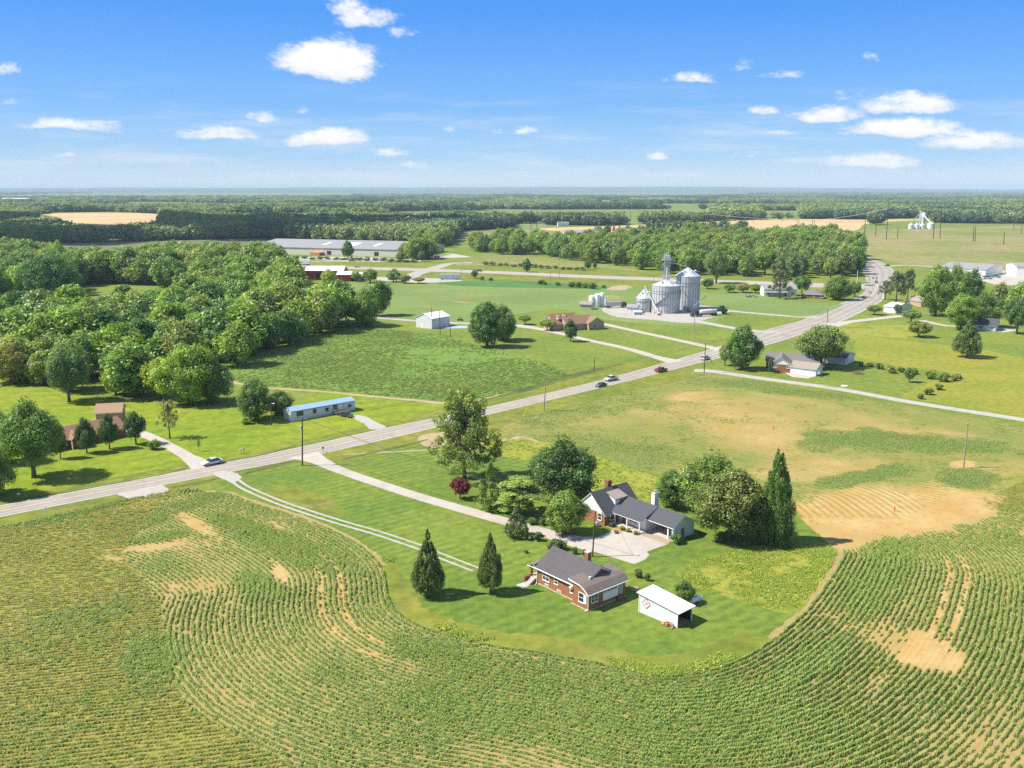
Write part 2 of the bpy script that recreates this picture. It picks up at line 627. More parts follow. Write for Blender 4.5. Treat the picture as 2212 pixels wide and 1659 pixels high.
M_DIRT = paving('bare_dirt', (0.33, 0.245, 0.14), (0.38, 0.285, 0.17), (0.25, 0.21, 0.10), 0.4)
M_YELLOW = plain('road_yellow', (0.62, 0.42, 0.10), 0.8, 0.15)
M_WHITE_P = plain('road_white', (0.66, 0.65, 0.62), 0.8, 0.15)


USED_Z = set()


def free_z(z):
    while round(z, 4) in USED_Z:
        z += .0011
    USED_Z.add(round(z, 4))
    return z


def jitter(pts, amp, seed=0, closed=True):
    out = []
    n = len(pts)
    for i, p in enumerate(pts):
        q = pts[(i + 1) % n] if closed or i < n - 1 else pts[i - 1]
        d = (q - p)
        L = max(d.length, 1e-4)
        k = max(1, int(min(L / max(amp * 2.5, .5), 60)))
        for j in range(k):
            a = p + d * (j / k)
            s = 1.0 / max(amp * 5, 1.0)
            w = (fbm(np.array([a.x * s]), np.array([a.y * s]), seed, 3)[0] - .5) * 3.0 * amp
            w2 = (fbm(np.array([a.x * s + 40]), np.array([a.y * s]), seed, 3)[0] - .5) * 3.0 * amp
            out.append(Vector((a.x + w, a.y + w2, 0)))
    return out


def sheet(name, polyD, z, mat, jit=0.0, smooth=True, seed=1, kind='structure'):
    z = free_z(z)
    P = [gp(u, v) for u, v in polyD]
    if smooth:
        P = spline(P, True, 6)
    if jit:
        P = jitter(P, jit, seed)
    P = [Vector((p.x, p.y, z)) for p in P]
    tris = tessellate_polygon([P])
    a = [(t[0], t[1], t[2]) for t in tris]
    fixed = []
    for t in a:
        A, B, C = (P[i] for i in t)
        fixed.append(t if (B - A).cross(C - A).z > 0 else (t[0], t[2], t[1]))
    me = rawmesh(name, P, fixed, [mat])
    return tag(link(name, me), kind=kind)


def ribbon(name, lineD, width, z, mat, n=8, jit=0.0, world=False, kind='structure', off=0.0):
    P = [Vector((p[0], p[1], 0)) for p in lineD] if world else [gp(u, v) for u, v in lineD]
    P = spline(P, False, n)
    z = free_z(z)
    V, F = [], []
    for i, p in enumerate(P):
        d = (P[min(i + 1, len(P) - 1)] - P[max(i - 1, 0)])
        d.z = 0
        d.normalize()
        s = Vector((-d.y, d.x, 0))
        w = width if not isinstance(width, (list, tuple)) else np.interp(i / (len(P) - 1), np.linspace(0, 1, len(width)), width)
        w = w * (1 + (jit * (random.random() - .5) if jit else 0))
        V += [(p.x + s.x * (off + w / 2), p.y + s.y * (off + w / 2), z), (p.x + s.x * (off - w / 2), p.y + s.y * (off - w / 2), z)]
        if i:
            b = 2 * i
            F.append((b - 2, b - 1, b + 1, b))
    me = rawmesh(name, V, F, [mat])
    at = me.attributes.new('across', 'FLOAT', 'POINT')
    at.data.foreach_set('value', np.tile([0.0, 1.0], len(P)).astype(np.float32))
    return tag(link(name, me), kind=kind)


def build_ground():
    xs = [0, 60, 150, 300, 600, 1200, 2500, 5000, 10000, 20000, 40000, 80000]
    xs = [-x for x in xs[:0:-1]] + xs
    ys = [-300, 0, 60, 110, 160, 220, 300, 420, 600, 850, 1200, 1800, 2700, 4000, 6500, 10000, 16000, 26000, 42000, 80000]
    V = [(x, y, 0) for y in ys for x in xs]
    n = len(xs)
    F = [(j * n + i, j * n + i + 1, (j + 1) * n + i + 1, (j + 1) * n + i) for j in range(len(ys) - 1) for i in range(n - 1)]
    tag(link('ground', rawmesh('ground', V, F, [M_LAWN])), kind='structure')


build_ground()
# the crop boundary round the house island (traced on the print, kept in metres)
EDGE_D = [(450, 1062), (505, 1066), (560, 1087), (640, 1111), (720, 1141), (790, 1180), (828, 1215), (843, 1250), (849, 1290), (870, 1322), (930, 1355), (1050, 1387),
          (1150, 1402), (1260, 1421), (1370, 1446), (1420, 1455), (1500, 1448), (1580, 1424), (1650, 1383), (1720, 1327), (1768, 1270), (1800, 1220), (1812, 1192),
          (1785, 1168), (1740, 1125), (1700, 1090)]
EDGE = spline([gp(u, v) for u, v in EDGE_D], False, 5)
EDGE_XY = [(p.x, p.y) for p in EDGE]
FIELD_D = [(-200, 1190), (0, 1140), (130, 1112), (270, 1080), (400, 1056)] + EDGE_D + [(1580, 1062), (1460, 1035), (1350, 1000), (1230, 962), (1130, 942), (1055, 930), (1100, 910), (1240, 873), (1400, 834), (1500, 812), (1560, 810),
           (1700, 832), (1808, 852), (1975, 881), (2212, 924), (2500, 980), (2700, 1500), (2600, 2400), (-600, 2400), (-600, 1400)]

BARE = [(1950, 1388, 150, 40, 22, 1.5), (1915, 1102, 225, 60, -6, 1.15), (1800, 1165, 90, 26, 12, .8), (1640, 930, 165, 58, 8, .66), (1800, 905, 210, 36, 12, .56), (1770, 1015, 125, 30, 0, .66), (1990, 945, 130, 24, 3, .66),
        (606, 1240, 15, 30, -28, 1.5), (425, 1268, 75, 16, 5, .75), (300, 1190, 110, 14, -14, .4), (420, 1130, 60, 14, 30, .5), (250, 1300, 200, 30, -10, .3), (80, 1470, 130, 22, -8, .35), (520, 1520, 90, 16, 30, .4),
        (150, 1600, 150, 16, -12, .35), (1640, 1545, 90, 14, 12, .6), (1800, 1500, 60, 22, -40, .5), (2150, 1015, 60, 16, -5, .5), (1500, 855, 60, 10, -6, .6), (2080, 1005, 24, 9, 0, 1.5), (1890, 1478, 36, 12, -40, .8), (950, 1520, 60, 10, 10, .5), (340, 1085, 90, 12, -8, .5),
        (1130, 905, 60, 10, -16, .4), (1250, 905, 110, 14, 4, .4), (1420, 900, 70, 14, 10, .35), (700, 1290, 40, 10, 30, .5), (620, 1150, 130, 10, 22, .3)]
LUSH = [(1960, 955, 220, 22, 4, 1.0), (1770, 960, 50, 18, 0, .8), (1870, 1030, 120, 14, -10, 1.0), (2090, 1035, 70, 20, 8, 1.0), (640, 1190, 160, 30, 22, .8), (560, 1270, 60, 26, 15, .9),
        (330, 1420, 60, 60, 0, .8), (200, 1330, 130, 22, -8, .5), (1340, 980, 120, 30, 6, .6), (1200, 900, 90, 20, -6, .5), (1610, 830, 130, 10, 4, .9), (1750, 850, 110, 9, 6, .9), (1900, 1260, 110, 60, -50, .7), (1750, 1440, 110, 30, -30, .9),
        (1300, 1560, 500, 90, 6, .7), (130, 1110, 130, 10, -12, .9), (500, 1130, 60, 14, 20, .8), (960, 1430, 120, 24, 16, .8), (330, 1165, 60, 9, -8, .8), (1480, 1520, 200, 40, 0, .8)]


def blobs(u, v, lst, wob):
    r = np.zeros_like(u)
    for (a, b, ru, rv, rot, k) in lst:
        c, s = math.cos(math.radians(rot)), math.sin(math.radians(rot))
        du, dv = u - a, v - b
        x, y = (du * c + dv * s) / ru, (-du * s + dv * c) / rv
        d2 = x * x + y * y
        r = np.maximum(r, k * np.clip(1.3 - d2 * (0.8 + wob), 0, 1))
    return r


def row_hint(X, Y):
    return dist_poly(X, Y, EDGE_XY)


def crop_fields(X, Y):
    """bare, weedy and lush shares, and the row coordinate, at points of the crop field"""
    u, v = pj(np.stack([X, Y, np.zeros_like(X)], 1))
    n1, n2 = fbm(X * .035, Y * .035, 3, 4), fbm(X * .12, Y * .12, 9, 3)
    bare = blobs(u, v, BARE, (n2 - .5) * 1.6) + (n1 - .5) * .9 + (n2 - .5) * .35
    lush = blobs(u, v, LUSH, (n2 - .5) * 1.4)
    bare = bare * (1 - .75 * np.clip(lush, 0, 1))
    streak = np.clip((fbm(row_hint(X, Y) * .42, (X * .6 + Y * .8) * .022, 61, 3) - .42) * 4, 0, 1.3)
    bare = np.where(v > 1190, bare * (.35 + .65 * streak), bare)
    d = dist_poly(X, Y, EDGE_XY)
    left = np.interp(v, [1040, 1100, 1200, 1300, 1360, 1420, 1480, 1540, 1660, 1800, 2000], [430, 330, 265, 345, 356, 360, 378, 420, 640, 900, 1200])
    bundle = (u > left) & ((v > 1100) | (u < 1000) | (d < 30))
    for a in (8.4, 11.6):
        bare = np.where(bundle & (np.abs(d - a) < .45) & (v > 1190) & (u < 850), 1.2, bare)
    for k in (18.5, 21.4):
        bare = np.where(bundle & (np.abs(d - k) < .42) & (v > 1195) & (v < 1430) & (u > 1860), 1.1, bare)
    a = math.radians(13)
    b = np.where(v < 1130, math.radians(-47), 0)
    s1 = -X * math.sin(a) + Y * math.cos(a)
    s2 = -X * math.sin(math.radians(-38)) + Y * math.cos(math.radians(-38))
    row = np.where(bundle, d, np.where(u < 1000, s1, s2))
    front = (v > 1120 - np.clip(u - 1950, 0, None) * .45) | (u < 1000)
    return np.clip(bare, 0, 1.3), np.clip(lush, 0, 1), row, bundle, front, u, v


def build_crop_field():
    pts = []
    for (y0, y1, st) in ((60, 300, 1.0), (300, 600, 1.6)):
        ys = np.arange(y0, y1, st)
        pts.append((ys, st))
    obs = 0
    VV, FF, base = [], [], 0
    poly = [gp(u, min(v, 2300)) for u, v in FIELD_D]
    polyxy = [(p.x, p.y) for p in poly]
    for ys, st in pts:
        xs = np.arange(-190, 330, st)
        X, Y = np.meshgrid(xs, ys)
        ok = inpoly(X, Y, polyxy) & (np.abs(X) < Y * .66 + 20)
        near = np.zeros_like(ok)
        for dy in (-1, 0, 1):
            for dx in (-1, 0, 1):
                near |= np.roll(np.roll(ok, dy, 0), dx, 1)
        idx = np.arange(X.size).reshape(X.shape)
        cell = near[:-1, :-1] & near[1:, :-1] & near[:-1, 1:] & near[1:, 1:]
        q = np.stack([idx[:-1, :-1][cell], idx[:-1, 1:][cell], idx[1:, 1:][cell], idx[1:, :-1][cell]], 1)
        used, inv = np.unique(q, return_inverse=True)
        FF.append(inv.reshape(q.shape) + base)
        VV.append(np.stack([X.ravel()[used], Y.ravel()[used], np.full(len(used), .004)], 1))
        base += len(used)
    V, F = np.concatenate(VV), np.concatenate(FF)
    t = NT('field_soil')
    P = t.pos()
    bare, lush = t.attr('bare'), t.attr('lush')
    n = t.noise(P, 0.5, 6, 0.7)
    weed = t.mix(t.ramp(t.noise(P, 0.06, 5, 0.6), .35, .65), (0.195, 0.205, 0.034), (0.27, 0.245, 0.055))
    weed = t.mix(t.ramp(n, .35, .7), weed, (0.12, 0.155, 0.026))
    patchy = t.mix(t.ramp(t.noise(P, .11, 6, .75), .35, .65), (0.125, 0.185, 0.030), (0.215, 0.215, 0.042))
    weed = t.mix(t.attr('patchy'), weed, t.mix(t.ramp(n, .4, .7), patchy, (.24, .20, .07)))
    soil = t.mix(t.ramp(t.noise(P, 0.09, 5, .6), .3, .7), (0.405, 0.245, 0.075), (0.47, 0.325, 0.140))
    soil = t.mix(t.ramp(n, .45, .75), soil, (0.30, 0.20, 0.075))
    f = t.ramp(t.math('ADD', bare, t.math('MULTIPLY', t.math('SUBTRACT', n, .5), .9)), -.08, 1.1)
    brown = t.mix(t.ramp(n, .3, .7), (0.29, 0.195, 0.085), (0.39, 0.28, 0.13))
    base_c = t.mix(t.attr('tilled'), weed, brown)
    col = t.mix(f, base_c, soil)
    # sown rows
    w = t.math('SINE', t.math('MULTIPLY', t.attr('rowpos'), 2 * math.pi))
    rowf = t.math('MULTIPLY', t.ramp(w, 0.0, 0.9), t.ramp(t.noise(P, 0.8, 4, .7), .3, .6, .25, .75))
    col = t.mix(t.math('MULTIPLY', rowf, t.attr('rowamt')), col, t.mix(lush, (0.13, 0.15, 0.03), (0.05, 0.105, 0.022)))
    col = t.mix(t.math('MULTIPLY', t.ramp(t.math('ADD', lush, t.math('MULTIPLY', t.math('SUBTRACT', n, .5), .8)), .2, .9), .8), col, (0.11, 0.185, 0.042))
    t.bump(t.noise(P, 2.0, 5, 0.7), 0.1, 0.8)
    me = rawmesh('crop_field', V, F, [t.done(col, .95)])
    b, l, row, bundle, front, u, v = crop_fields(V[:, 0], V[:, 1])
    for nm, val in (('bare', b), ('lush', np.where(front, l * np.where(bundle, .55, .3), l * np.clip(fbm(V[:, 0] * .09, V[:, 1] * .09, 71, 4) * 1.9 - .25, 0, 1))), ('rowpos', np.where(front, row / ROW, row / (ROW * 2.1))), ('rowamt', np.where(front, .25, .8)), ('tilled', np.where(bundle & front, .75, 0.0)), ('patchy', np.where(front, 0.0, 1.0))):
        at = me.attributes.new(nm, 'FLOAT', 'POINT')
        at.data.foreach_set('value', val.astype(np.float32))
    tag(link('crop_field', me), kind='structure')


ROW = .84
build_crop_field()

# grass over the edges of the field
ISLAND_D = [(470, 1030), (505, 1062), (560, 1083), (640, 1108), (720, 1138), (790, 1177), (830, 1214), (846, 1250), (852, 1290), (873, 1319), (932, 1352), (1050, 1384), (1150, 1399), (1260, 1418), (1370, 1443), (1420, 1452),
            (1500, 1445), (1579, 1421), (1648, 1381), (1717, 1325), (1765, 1268), (1797, 1218), (1808, 1192), (1782, 1169), (1738, 1128), (1690, 1092), (1580, 1066), (1460, 1039), (1350, 1004), (1230, 966), (1130, 946), (1055, 934), (980, 930), (900, 940), (690, 985), (560, 1005)]
sheet('lawn', ISLAND_D, .012, M_YARD, .35)
rim = [(843, 1220), (862, 1290), (885, 1318), (940, 1345), (1055, 1377), (1160, 1392), (1265, 1409), (1372, 1432), (1425, 1441), (1500, 1434), (1570, 1412), (1640, 1370)]
ribbon('weedy_rim', rim, [3, 5, 4, 5, 6, 5, 7, 6, 5], .016, M_VERGE, 6, .5)
sheet('lawn', [(1462, 1236), (1500, 1215), (1570, 1195), (1690, 1172), (1780, 1174), (1803, 1190), (1795, 1218), (1762, 1268), (1716, 1322), (1640, 1310), (1540, 1282), (1490, 1262)], .018, M_WEED, .4).name = 'weed_patch'
sheet('weed_strip', [(1055, 936), (1130, 948), (1230, 968), (1350, 1006), (1460, 1041), (1580, 1068), (1690, 1094), (1640, 1110), (1460, 1090), (1340, 1085), (1240, 1040), (1160, 1000), (1075, 985), (1010, 975), (985, 958)], .018, M_WEED, .5)
# verges beside the main road
sheet('road_verge', [(-100, 1120), (0, 1112), (433, 1026), (620, 990), (660, 1000), (560, 1004), (480, 1026), (440, 1048), (380, 1056), (270, 1082), (130, 1114), (0, 1143), (-100, 1170)], .016, M_VERGE, .3)
sheet('road_verge', [(700, 975), (960, 914), (1060, 890), (1290, 836), (1470, 798), (1540, 806), (1500, 815), (1400, 838), (1240, 877), (1110, 912), (1055, 936), (985, 945), (900, 955), (760, 985), (690, 1000)], .016, M_VERGE, .3)
sheet('road_verge', [(-100, 1105), (0, 1088), (433, 1004), (653, 960), (860, 916), (1054, 874), (1284, 820), (1420, 784), (1430, 772), (1290, 800), (1235, 812), (1170, 832), (1060, 858), (960, 880), (860, 905), (650, 952), (430, 996), (0, 1078), (-100, 1092)], .016, M_VERGE, .3)
sheet('lawn', [(-150, 800), (40, 812), (140, 850), (250, 862), (380, 875), (520, 880), (640, 870), (700, 848), (860, 866), (960, 872), (1040, 858), (1050, 862), (860, 908), (650, 956), (430, 1000), (0, 1084), (-150, 1110)], .010, M_BRIGHT)
sheet('lawn', [(1060, 990), (1240, 1045), (1420, 1090), (1560, 1120), (1520, 1180), (1250, 1230), (1100, 1170), (880, 1090), (740, 1020), (760, 985), (900, 962)], .017, M_YARD, .3)


# crops beyond the road
def crop_mat(name, a, b, bare, s=0.03, row=None):
    t = NT(name)
    P = t.pos()
    n = t.noise(P, 0.45, 6, 0.72)
    col = t.mix(t.ramp(n, .3, .7), a, b)
    col = t.mix(t.ramp(t.noise(P, s, 5, .6), .58, .74), col, bare)
    col = t.mix(t.ramp(t.noise(P, s * .7, 3, .6), .4, .6, 0, .45), col, tuple(x * .75 for x in a))
    t.bump(t.noise(P, 1.1, 6, 0.8), 0.35, 0.9)
    return t.done(col, .95)


M_CORN2 = crop_mat('young_corn', (0.112, 0.200, 0.030), (0.158, 0.245, 0.042), (0.235, 0.24, 0.055), .022)
M_BEANS = crop_mat('bean_field', (0.135, 0.205, 0.05), (0.19, 0.245, 0.066), (0.25, 0.245, 0.08), .012)
LEFT_FIELD_D = [(497, 822), (560, 833), (700, 843), (800, 853), (900, 862), (968, 868), (1054, 858), (1168, 831), (1233, 811), (1187, 789), (1104, 764), (1030, 748), (970, 726), (853, 713), (760, 712), (640, 745), (520, 775), (480, 800)]
ribbon('corn_headland', [(492, 823), (560, 836), (700, 846), (800, 856), (900, 865), (968, 871), (1056, 860), (1172, 832), (1240, 810)], [1.5, 2.5, 2.0, 2.2, 2.6, 3.0, 2.2, 3.0, 5.0], .021, M_DIRT, 8, .5)
sheet('left_corn_field', LEFT_FIELD_D, .016, M_CORN2, .6)
sheet('bean_field', [(745, 612), (790, 613), (880, 616), (950, 614), (1130, 612), (1350, 620), (1560, 640), (1530, 700), (1300, 690), (1205, 668), (1050, 690), (960, 700), (830, 687), (740, 690), (700, 640)], .02, M_BEANS, .8)
sheet('bean_field_edge', [(945, 609), (1106, 606), (1290, 618), (1310, 624), (1106, 621), (985, 617)], .035, crop_mat('bean_rows', (0.06, 0.16, 0.035), (0.10, 0.20, 0.045), (0.10, 0.19, 0.04)), .4)
sheet('bin_field', [(1530, 634), (1600, 632), (1720, 650), (1815, 656), (1800, 668), (1745, 684), (1640, 676), (1530, 665)], .03, M_BEANS, .6)
M_STREAK = grass('bare_streak', (.20, .20, .06), (.27, .22, .09), (.33, .25, .12), .03, .2)
for pl_ in ([(985, 637), (1020, 635), (1060, 637), (1085, 638.5), (1040, 639.5)], [(965, 650), (1000, 652), (1035, 656), (1000, 654.5)], [(900, 660), (930, 663), (950, 667), (925, 665)]):
    sheet('bean_bare_patch', pl_, .03, M_STREAK, 1.2)
sheet('bean_bare_patch', [(1268, 641), (1310, 637), (1350, 641), (1320, 649), (1280, 648)], .03, M_STREAK, 2.5)
sheet('bean_bare_patch', [(1312, 622), (1345, 616), (1365, 619), (1352, 626), (1320, 627)], .04, M_DIRT, 1.5)
# lawns and meadow right of the road
sheet('meadow', [(1848, 742), (1870, 728), (1990, 740), (2056, 748), (2150, 760), (2260, 800), (2260, 905), (2100, 890), (1950, 862), (2000, 830), (2050, 805), (1930, 790), (1850, 770)], .012, M_MEADOW, 1.0)
sheet('weedy_meadow', [(1830, 700), (1900, 702), (1985, 705), (1960, 730), (1870, 728), (1840, 738), (1760, 745), (1720, 735)], .014, M_WEED, .8)
sheet('road_verge', [(1520, 795), (1641, 811), (1808, 834), (1975, 864), (2300, 918), (2300, 940), (2212, 922), (1975, 879), (1808, 850), (1700, 830), (1560, 808)], .014, M_LAWN, .2)
sheet('far_pasture', [(1848, 545), (1866, 528), (1840, 512), (1850, 498), (1990, 494), (2300, 489), (2300, 582), (2100, 580), (1990, 574), (1905, 562)], .05, M_PASTURE)
# highway verges
sheet('highway_verge', [(590, 566), (740, 568), (900, 575), (990, 576), (1106, 580), (1290, 587), (1430, 592), (1600, 600), (1860, 606), (1850, 628), (1740, 627), (1600, 622), (1430, 614), (1300, 612), (1106, 606), (950, 600), (870, 592), (590, 582)], .03, M_VERGE, .5)
sheet('brown_meadow', [(985, 572), (1040, 553), (1100, 550), (1230, 562), (1330, 575), (1400, 588), (1300, 580), (1106, 573)], .04, M_PASTURE, .8)
sheet('stubble_field', [(10, 552), (12, 532), (150, 526), (350, 521), (560, 516), (548, 540), (420, 548), (200, 562), (80, 562)], .06, M_GREYGREEN)
sheet('wheat_field', [(95, 468), (112, 461), (250, 459.5), (346, 464), (348, 486), (220, 490), (110, 482)], .1, M_WHEAT)
sheet('wheat_field', [(1165, 494), (1300, 489), (1475, 482), (1610, 476), (1740, 473.5), (1850, 474.5), (2010, 474), (1880, 482), (1850, 497), (1760, 510), (1650, 520), (1600, 512), (1470, 498), (1280, 503)], .1, M_WHEAT)
sheet('pasture', [(990, 520), (1000, 499), (1100, 495), (1280, 501), (1400, 508), (1440, 530), (1200, 535)], .08, M_PASTURE)
sheet('far_field', [(1475, 455), (1540, 453), (1536, 462), (1475, 468)], .12, M_FARGREEN, smooth=False)
sheet('far_field', [(1640, 458), (1730, 455), (1720, 466), (1650, 467)], .12, M_FARGREEN, smooth=False)
sheet('far_field', [(1105, 484), (1180, 482), (1180, 493), (1105, 494)], .12, M_FARGREEN, smooth=False)
sheet('far_field', [(1340, 478), (1400, 476), (1395, 483), (1345, 485)], .12, M_FARGREEN, smooth=False)
sheet('clearing', [(-60, 628), (95, 627), (100, 655), (60, 668), (-60, 656)], .012, M_BRIGHT)
sheet('clearing', [(340, 640), (380, 636), (400, 665), (372, 690), (345, 680)], .012, M_BEANS)
sheet('valley_field', [(120, 415.5), (700, 413.5), (1100, 414), (1640, 413.5), (1620, 418.5), (1100, 417), (700, 416.5), (300, 417.5)], 1.5, M_FARGREEN, smooth=False)

# ---- roads
roadL = [(-80, 1108), (0, 1092), (433, 1010), (653, 965), (860, 919), (1054, 879), (1284, 825), (1417, 789), (1500, 765), (1548, 750), (1645, 715), (1728, 693), (1761, 680), (1791, 665), (1858, 638), (1872, 620), (1870, 600), (1862, 580), (1855, 553), (1845, 546)]
roadR = [(-80, 1134), (0, 1117), (433, 1032), (653, 989), (860, 943), (1054, 896), (1284, 841), (1417, 808), (1500, 787), (1560, 772), (1648, 748), (1708, 730), (1808, 697), (1828, 690), (1875, 667), (1908, 647), (1911, 627), (1931, 590), (1920, 575), (1891, 561), (1862, 551), (1850, 544)]


def strip2(name, LD, RD, z, mat):
    A = spline([gp(*p) for p in LD], False, 6)
    B = spline([gp(*p) for p in RD], False, 6)

    def res(P, n=90):
        d = np.concatenate([[0], np.cumsum([(P[i + 1] - P[i]).length for i in range(len(P) - 1)])])
        t = np.linspace(0, d[-1], n)
        return np.stack([np.interp(t, d, [p.x for p in P]), np.interp(t, d, [p.y for p in P])], 1)
    a, b = res(A), res(B)
    V = [(p[0], p[1], z) for q in zip(a, b) for p in q]
    F = [(2 * i, 2 * i + 1, 2 * i + 3, 2 * i + 2) for i in range(len(a) - 1)]
    me = rawmesh(name, V, F, [mat])
    at = me.attributes.new('across', 'FLOAT', 'POINT')
    at.data.foreach_set('value', np.tile([0.0, 1.0], len(a)).astype(np.float32))
    tag(link(name, me), kind='structure')
    return a, b


ra, rb = strip2('road', roadL, roadR, .028, M_ASPHALT)
ctr = [(x, y) for x, y in (ra + rb) / 2]
for off in (-.14, .14):
    ribbon('road_centre_line', ctr[:60], .13, .033, M_YELLOW, 3, world=True, off=off)
ribbon('road_edge_line', [tuple(p) for p in (ra * .955 + rb * .045)[:52]], .13, .033, M_WHITE_P, 3, world=True)
ribbon('road_edge_line', [tuple(p) for p in (ra * .045 + rb * .955)[:52]], .13, .033, M_WHITE_P, 3, world=True)
hwL = [(560, 569), (597, 570.5), (737, 575.5), (912, 580), (1020, 584), (1106, 587), (1273, 594.6), (1423, 600), (1525, 604), (1651, 608), (1748, 611), (1870, 614)]
hwR = [(560, 575), (597, 576), (737, 580.5), (912, 586), (1020, 589.5), (1106, 593), (1273, 601), (1423, 606.5), (1525, 611), (1651, 615), (1748, 620), (1870, 624)]
strip2('highway', hwL, hwR, .045, M_HWY)
ribbon('side_road', [(1020, 567.5), (975, 569), (949, 576), (912, 587), (889, 597), (900, 604)], [9, 9, 12, 13, 12, 11], .055, M_HWY)
sheet('container_lot', [(885, 600), (930, 601), (995, 604), (985, 608), (900, 611), (820, 606), (700, 603), (760, 598)], .05, M_GRAVEL, .5)
sheet('warehouse_lot', [(640, 556), (700, 554), (820, 556), (905, 565), (925, 559), (1020, 555.5), (985, 549), (960, 547.5), (975, 551), (905, 557), (820, 566), (640, 561)], .06, M_CONC, .3, smooth=False)
ribbon('side_road', [(600, 565), (700, 565.5), (790, 563.5), (850, 562), (905, 563)], 7, .065, M_HWY)
ribbon('lane', [(1500, 800), (1545, 803), (1641, 817), (1808, 840), (1975, 870), (2212, 907), (2330, 928)], [6, 5.5, 4.8, 4.6, 4.6, 4.6], .034, M_GRAVEL)
ribbon('driveway', [(655, 982), (690, 996), (737, 1017), (870, 1062), (970, 1092), (1087, 1125), (1144, 1140), (1185, 1153), (1230, 1166), (1290, 1178)], [9, 4.6, 3.5, 3.6, 3.6, 3.6, 3.6, 4, 5, 7], .034, M_CONC)
sheet('driveway_apron', [(1245, 1158), (1290, 1161), (1324, 1145), (1380, 1154), (1442, 1176), (1397, 1192), (1403, 1199), (1395, 1208), (1370, 1219), (1290, 1194), (1235, 1175)], .038, M_CONC, 0, smooth=False)
sheet('carport_apron', [(1381, 1154), (1402, 1142), (1452, 1162), (1443, 1176)], .042, paving('carport_slab', (.30, .23, .17), (.36, .28, .21), None), 0, smooth=False)
trk = [(478, 1024), (505, 1037), (533, 1055), (600, 1084), (667, 1107), (737, 1129), (820, 1153), (909, 1183), (947, 1199), (1029, 1231)]
ribbon('gravel_track', trk, [.75, .7, .65, .6, .55, .5], .034, M_GRAVEL, 10, .35, off=.85)
ribbon('gravel_track', trk, [.8, .75, .7, .65, .65, .6], .034, M_GRAVEL, 10, .35, off=-.85)
sheet('gravel_entry', [(462, 1024), (478, 1018), (510, 1022), (520, 1032), (505, 1042), (485, 1036)], .03, M_GRAVEL, .4)
ribbon('driveway', [(445, 1010), (405, 986), (357, 959), (325, 944), (300, 936), (270, 930)], [7, 3.6, 3.4, 3.6, 4.5, 5], .034, M_CONC)
sheet('gravel_pad', [(255, 1068), (300, 1058), (342, 1048), (369, 1066), (335, 1076), (292, 1080)], .03, M_GRAVEL, .5)
sheet('gravel_pad', [(757, 899), (787, 899), (812, 912), (836, 923), (806, 928), (780, 912)], .03, M_GRAVEL, .4)
ribbon('driveway', [(1462, 782), (1420, 772), (1350, 752), (1271, 735), (1200, 718), (1150, 708), (1110, 703)], [9, 5, 4.4, 4.4, 4.6, 6, 9], .034, M_CONC)
ribbon('driveway', [(1560, 758), (1541, 752), (1474, 737), (1390, 719), (1304, 700), (1285, 698)], [7, 5, 4.4, 4.4, 4.6, 7], .034, M_CONC)
sheet('bin_yard', [(1300, 668), (1330, 662), (1400, 668), (1520, 660), (1575, 670), (1572, 676), (1530, 688), (1490, 698), (1420, 692), (1330, 684)], .03, M_GRAVEL, .6)
ribbon('lane', [(1480, 692), (1520, 697), (1581, 708), (1640, 716), (1680, 716)], [9, 6, 5.5, 7, 9], .036, M_GRAVEL)
ribbon('lane', [(1560, 670), (1600, 674), (1680, 681), (1728, 685), (1765, 684)], [8, 5, 5, 5, 9], .036, M_GRAVEL)
ribbon('lane', [(1790, 703), (1830, 696), (1880, 690), (1941, 683), (1985, 679)], [11, 6, 5.5, 6, 7], .036, M_CONC)
ribbon('lane', [(760, 684), (830, 688), (897, 693), (960, 697), (1024, 699), (1060, 700)], 5, .036, M_GRAVEL)
ribbon('lane', [(1990, 692), (2041, 703), (2090, 706), (2145, 711), (2185, 716)], [4, 4, 5, 12, 14], .036, M_CONC)
sheet('truck_yard', [(2085, 597), (2130, 585), (2300, 582), (2300, 620), (2150, 615)], .05, M_CONC, 0, smooth=False)
ribbon('lane', [(1915, 575), (1960, 573), (2030, 578), (2090, 585)], 9, .05, M_HWY)
ribbon('side_road', [(1800, 622), (1850, 620), (1900, 618)], 14, .05, M_HWY)
sheet('concrete_slab', [(1695, 806), (1715, 801), (1765, 812), (1745, 818), (1712, 815)], .03, M_CONC, 0, smooth=False)
sheet('bare_dirt', [(905, 945), (940, 935), (980, 935), (990, 960), (940, 968), (915, 962)], .022, M_DIRT, .6)
ribbon('bare_dirt', [(740, 982), (830, 977), (930, 972), (1010, 968), (1060, 976)], [.5, 1.2, 1.0, 1.4, .4], .023, M_DIRT, 8, .4)
ribbon('bare_dirt', [(1020, 945), (1080, 950), (1130, 945), (1165, 955)], [.6, 2.5, 2.2, .5], .023, M_DIRT, 8, .4)
sheet('bare_dirt', [(565, 1062), (620, 1052), (690, 1062), (720, 1085), (760, 1110), (700, 1112), (620, 1088), (570, 1075)], .0205, M_VERGE, .6)

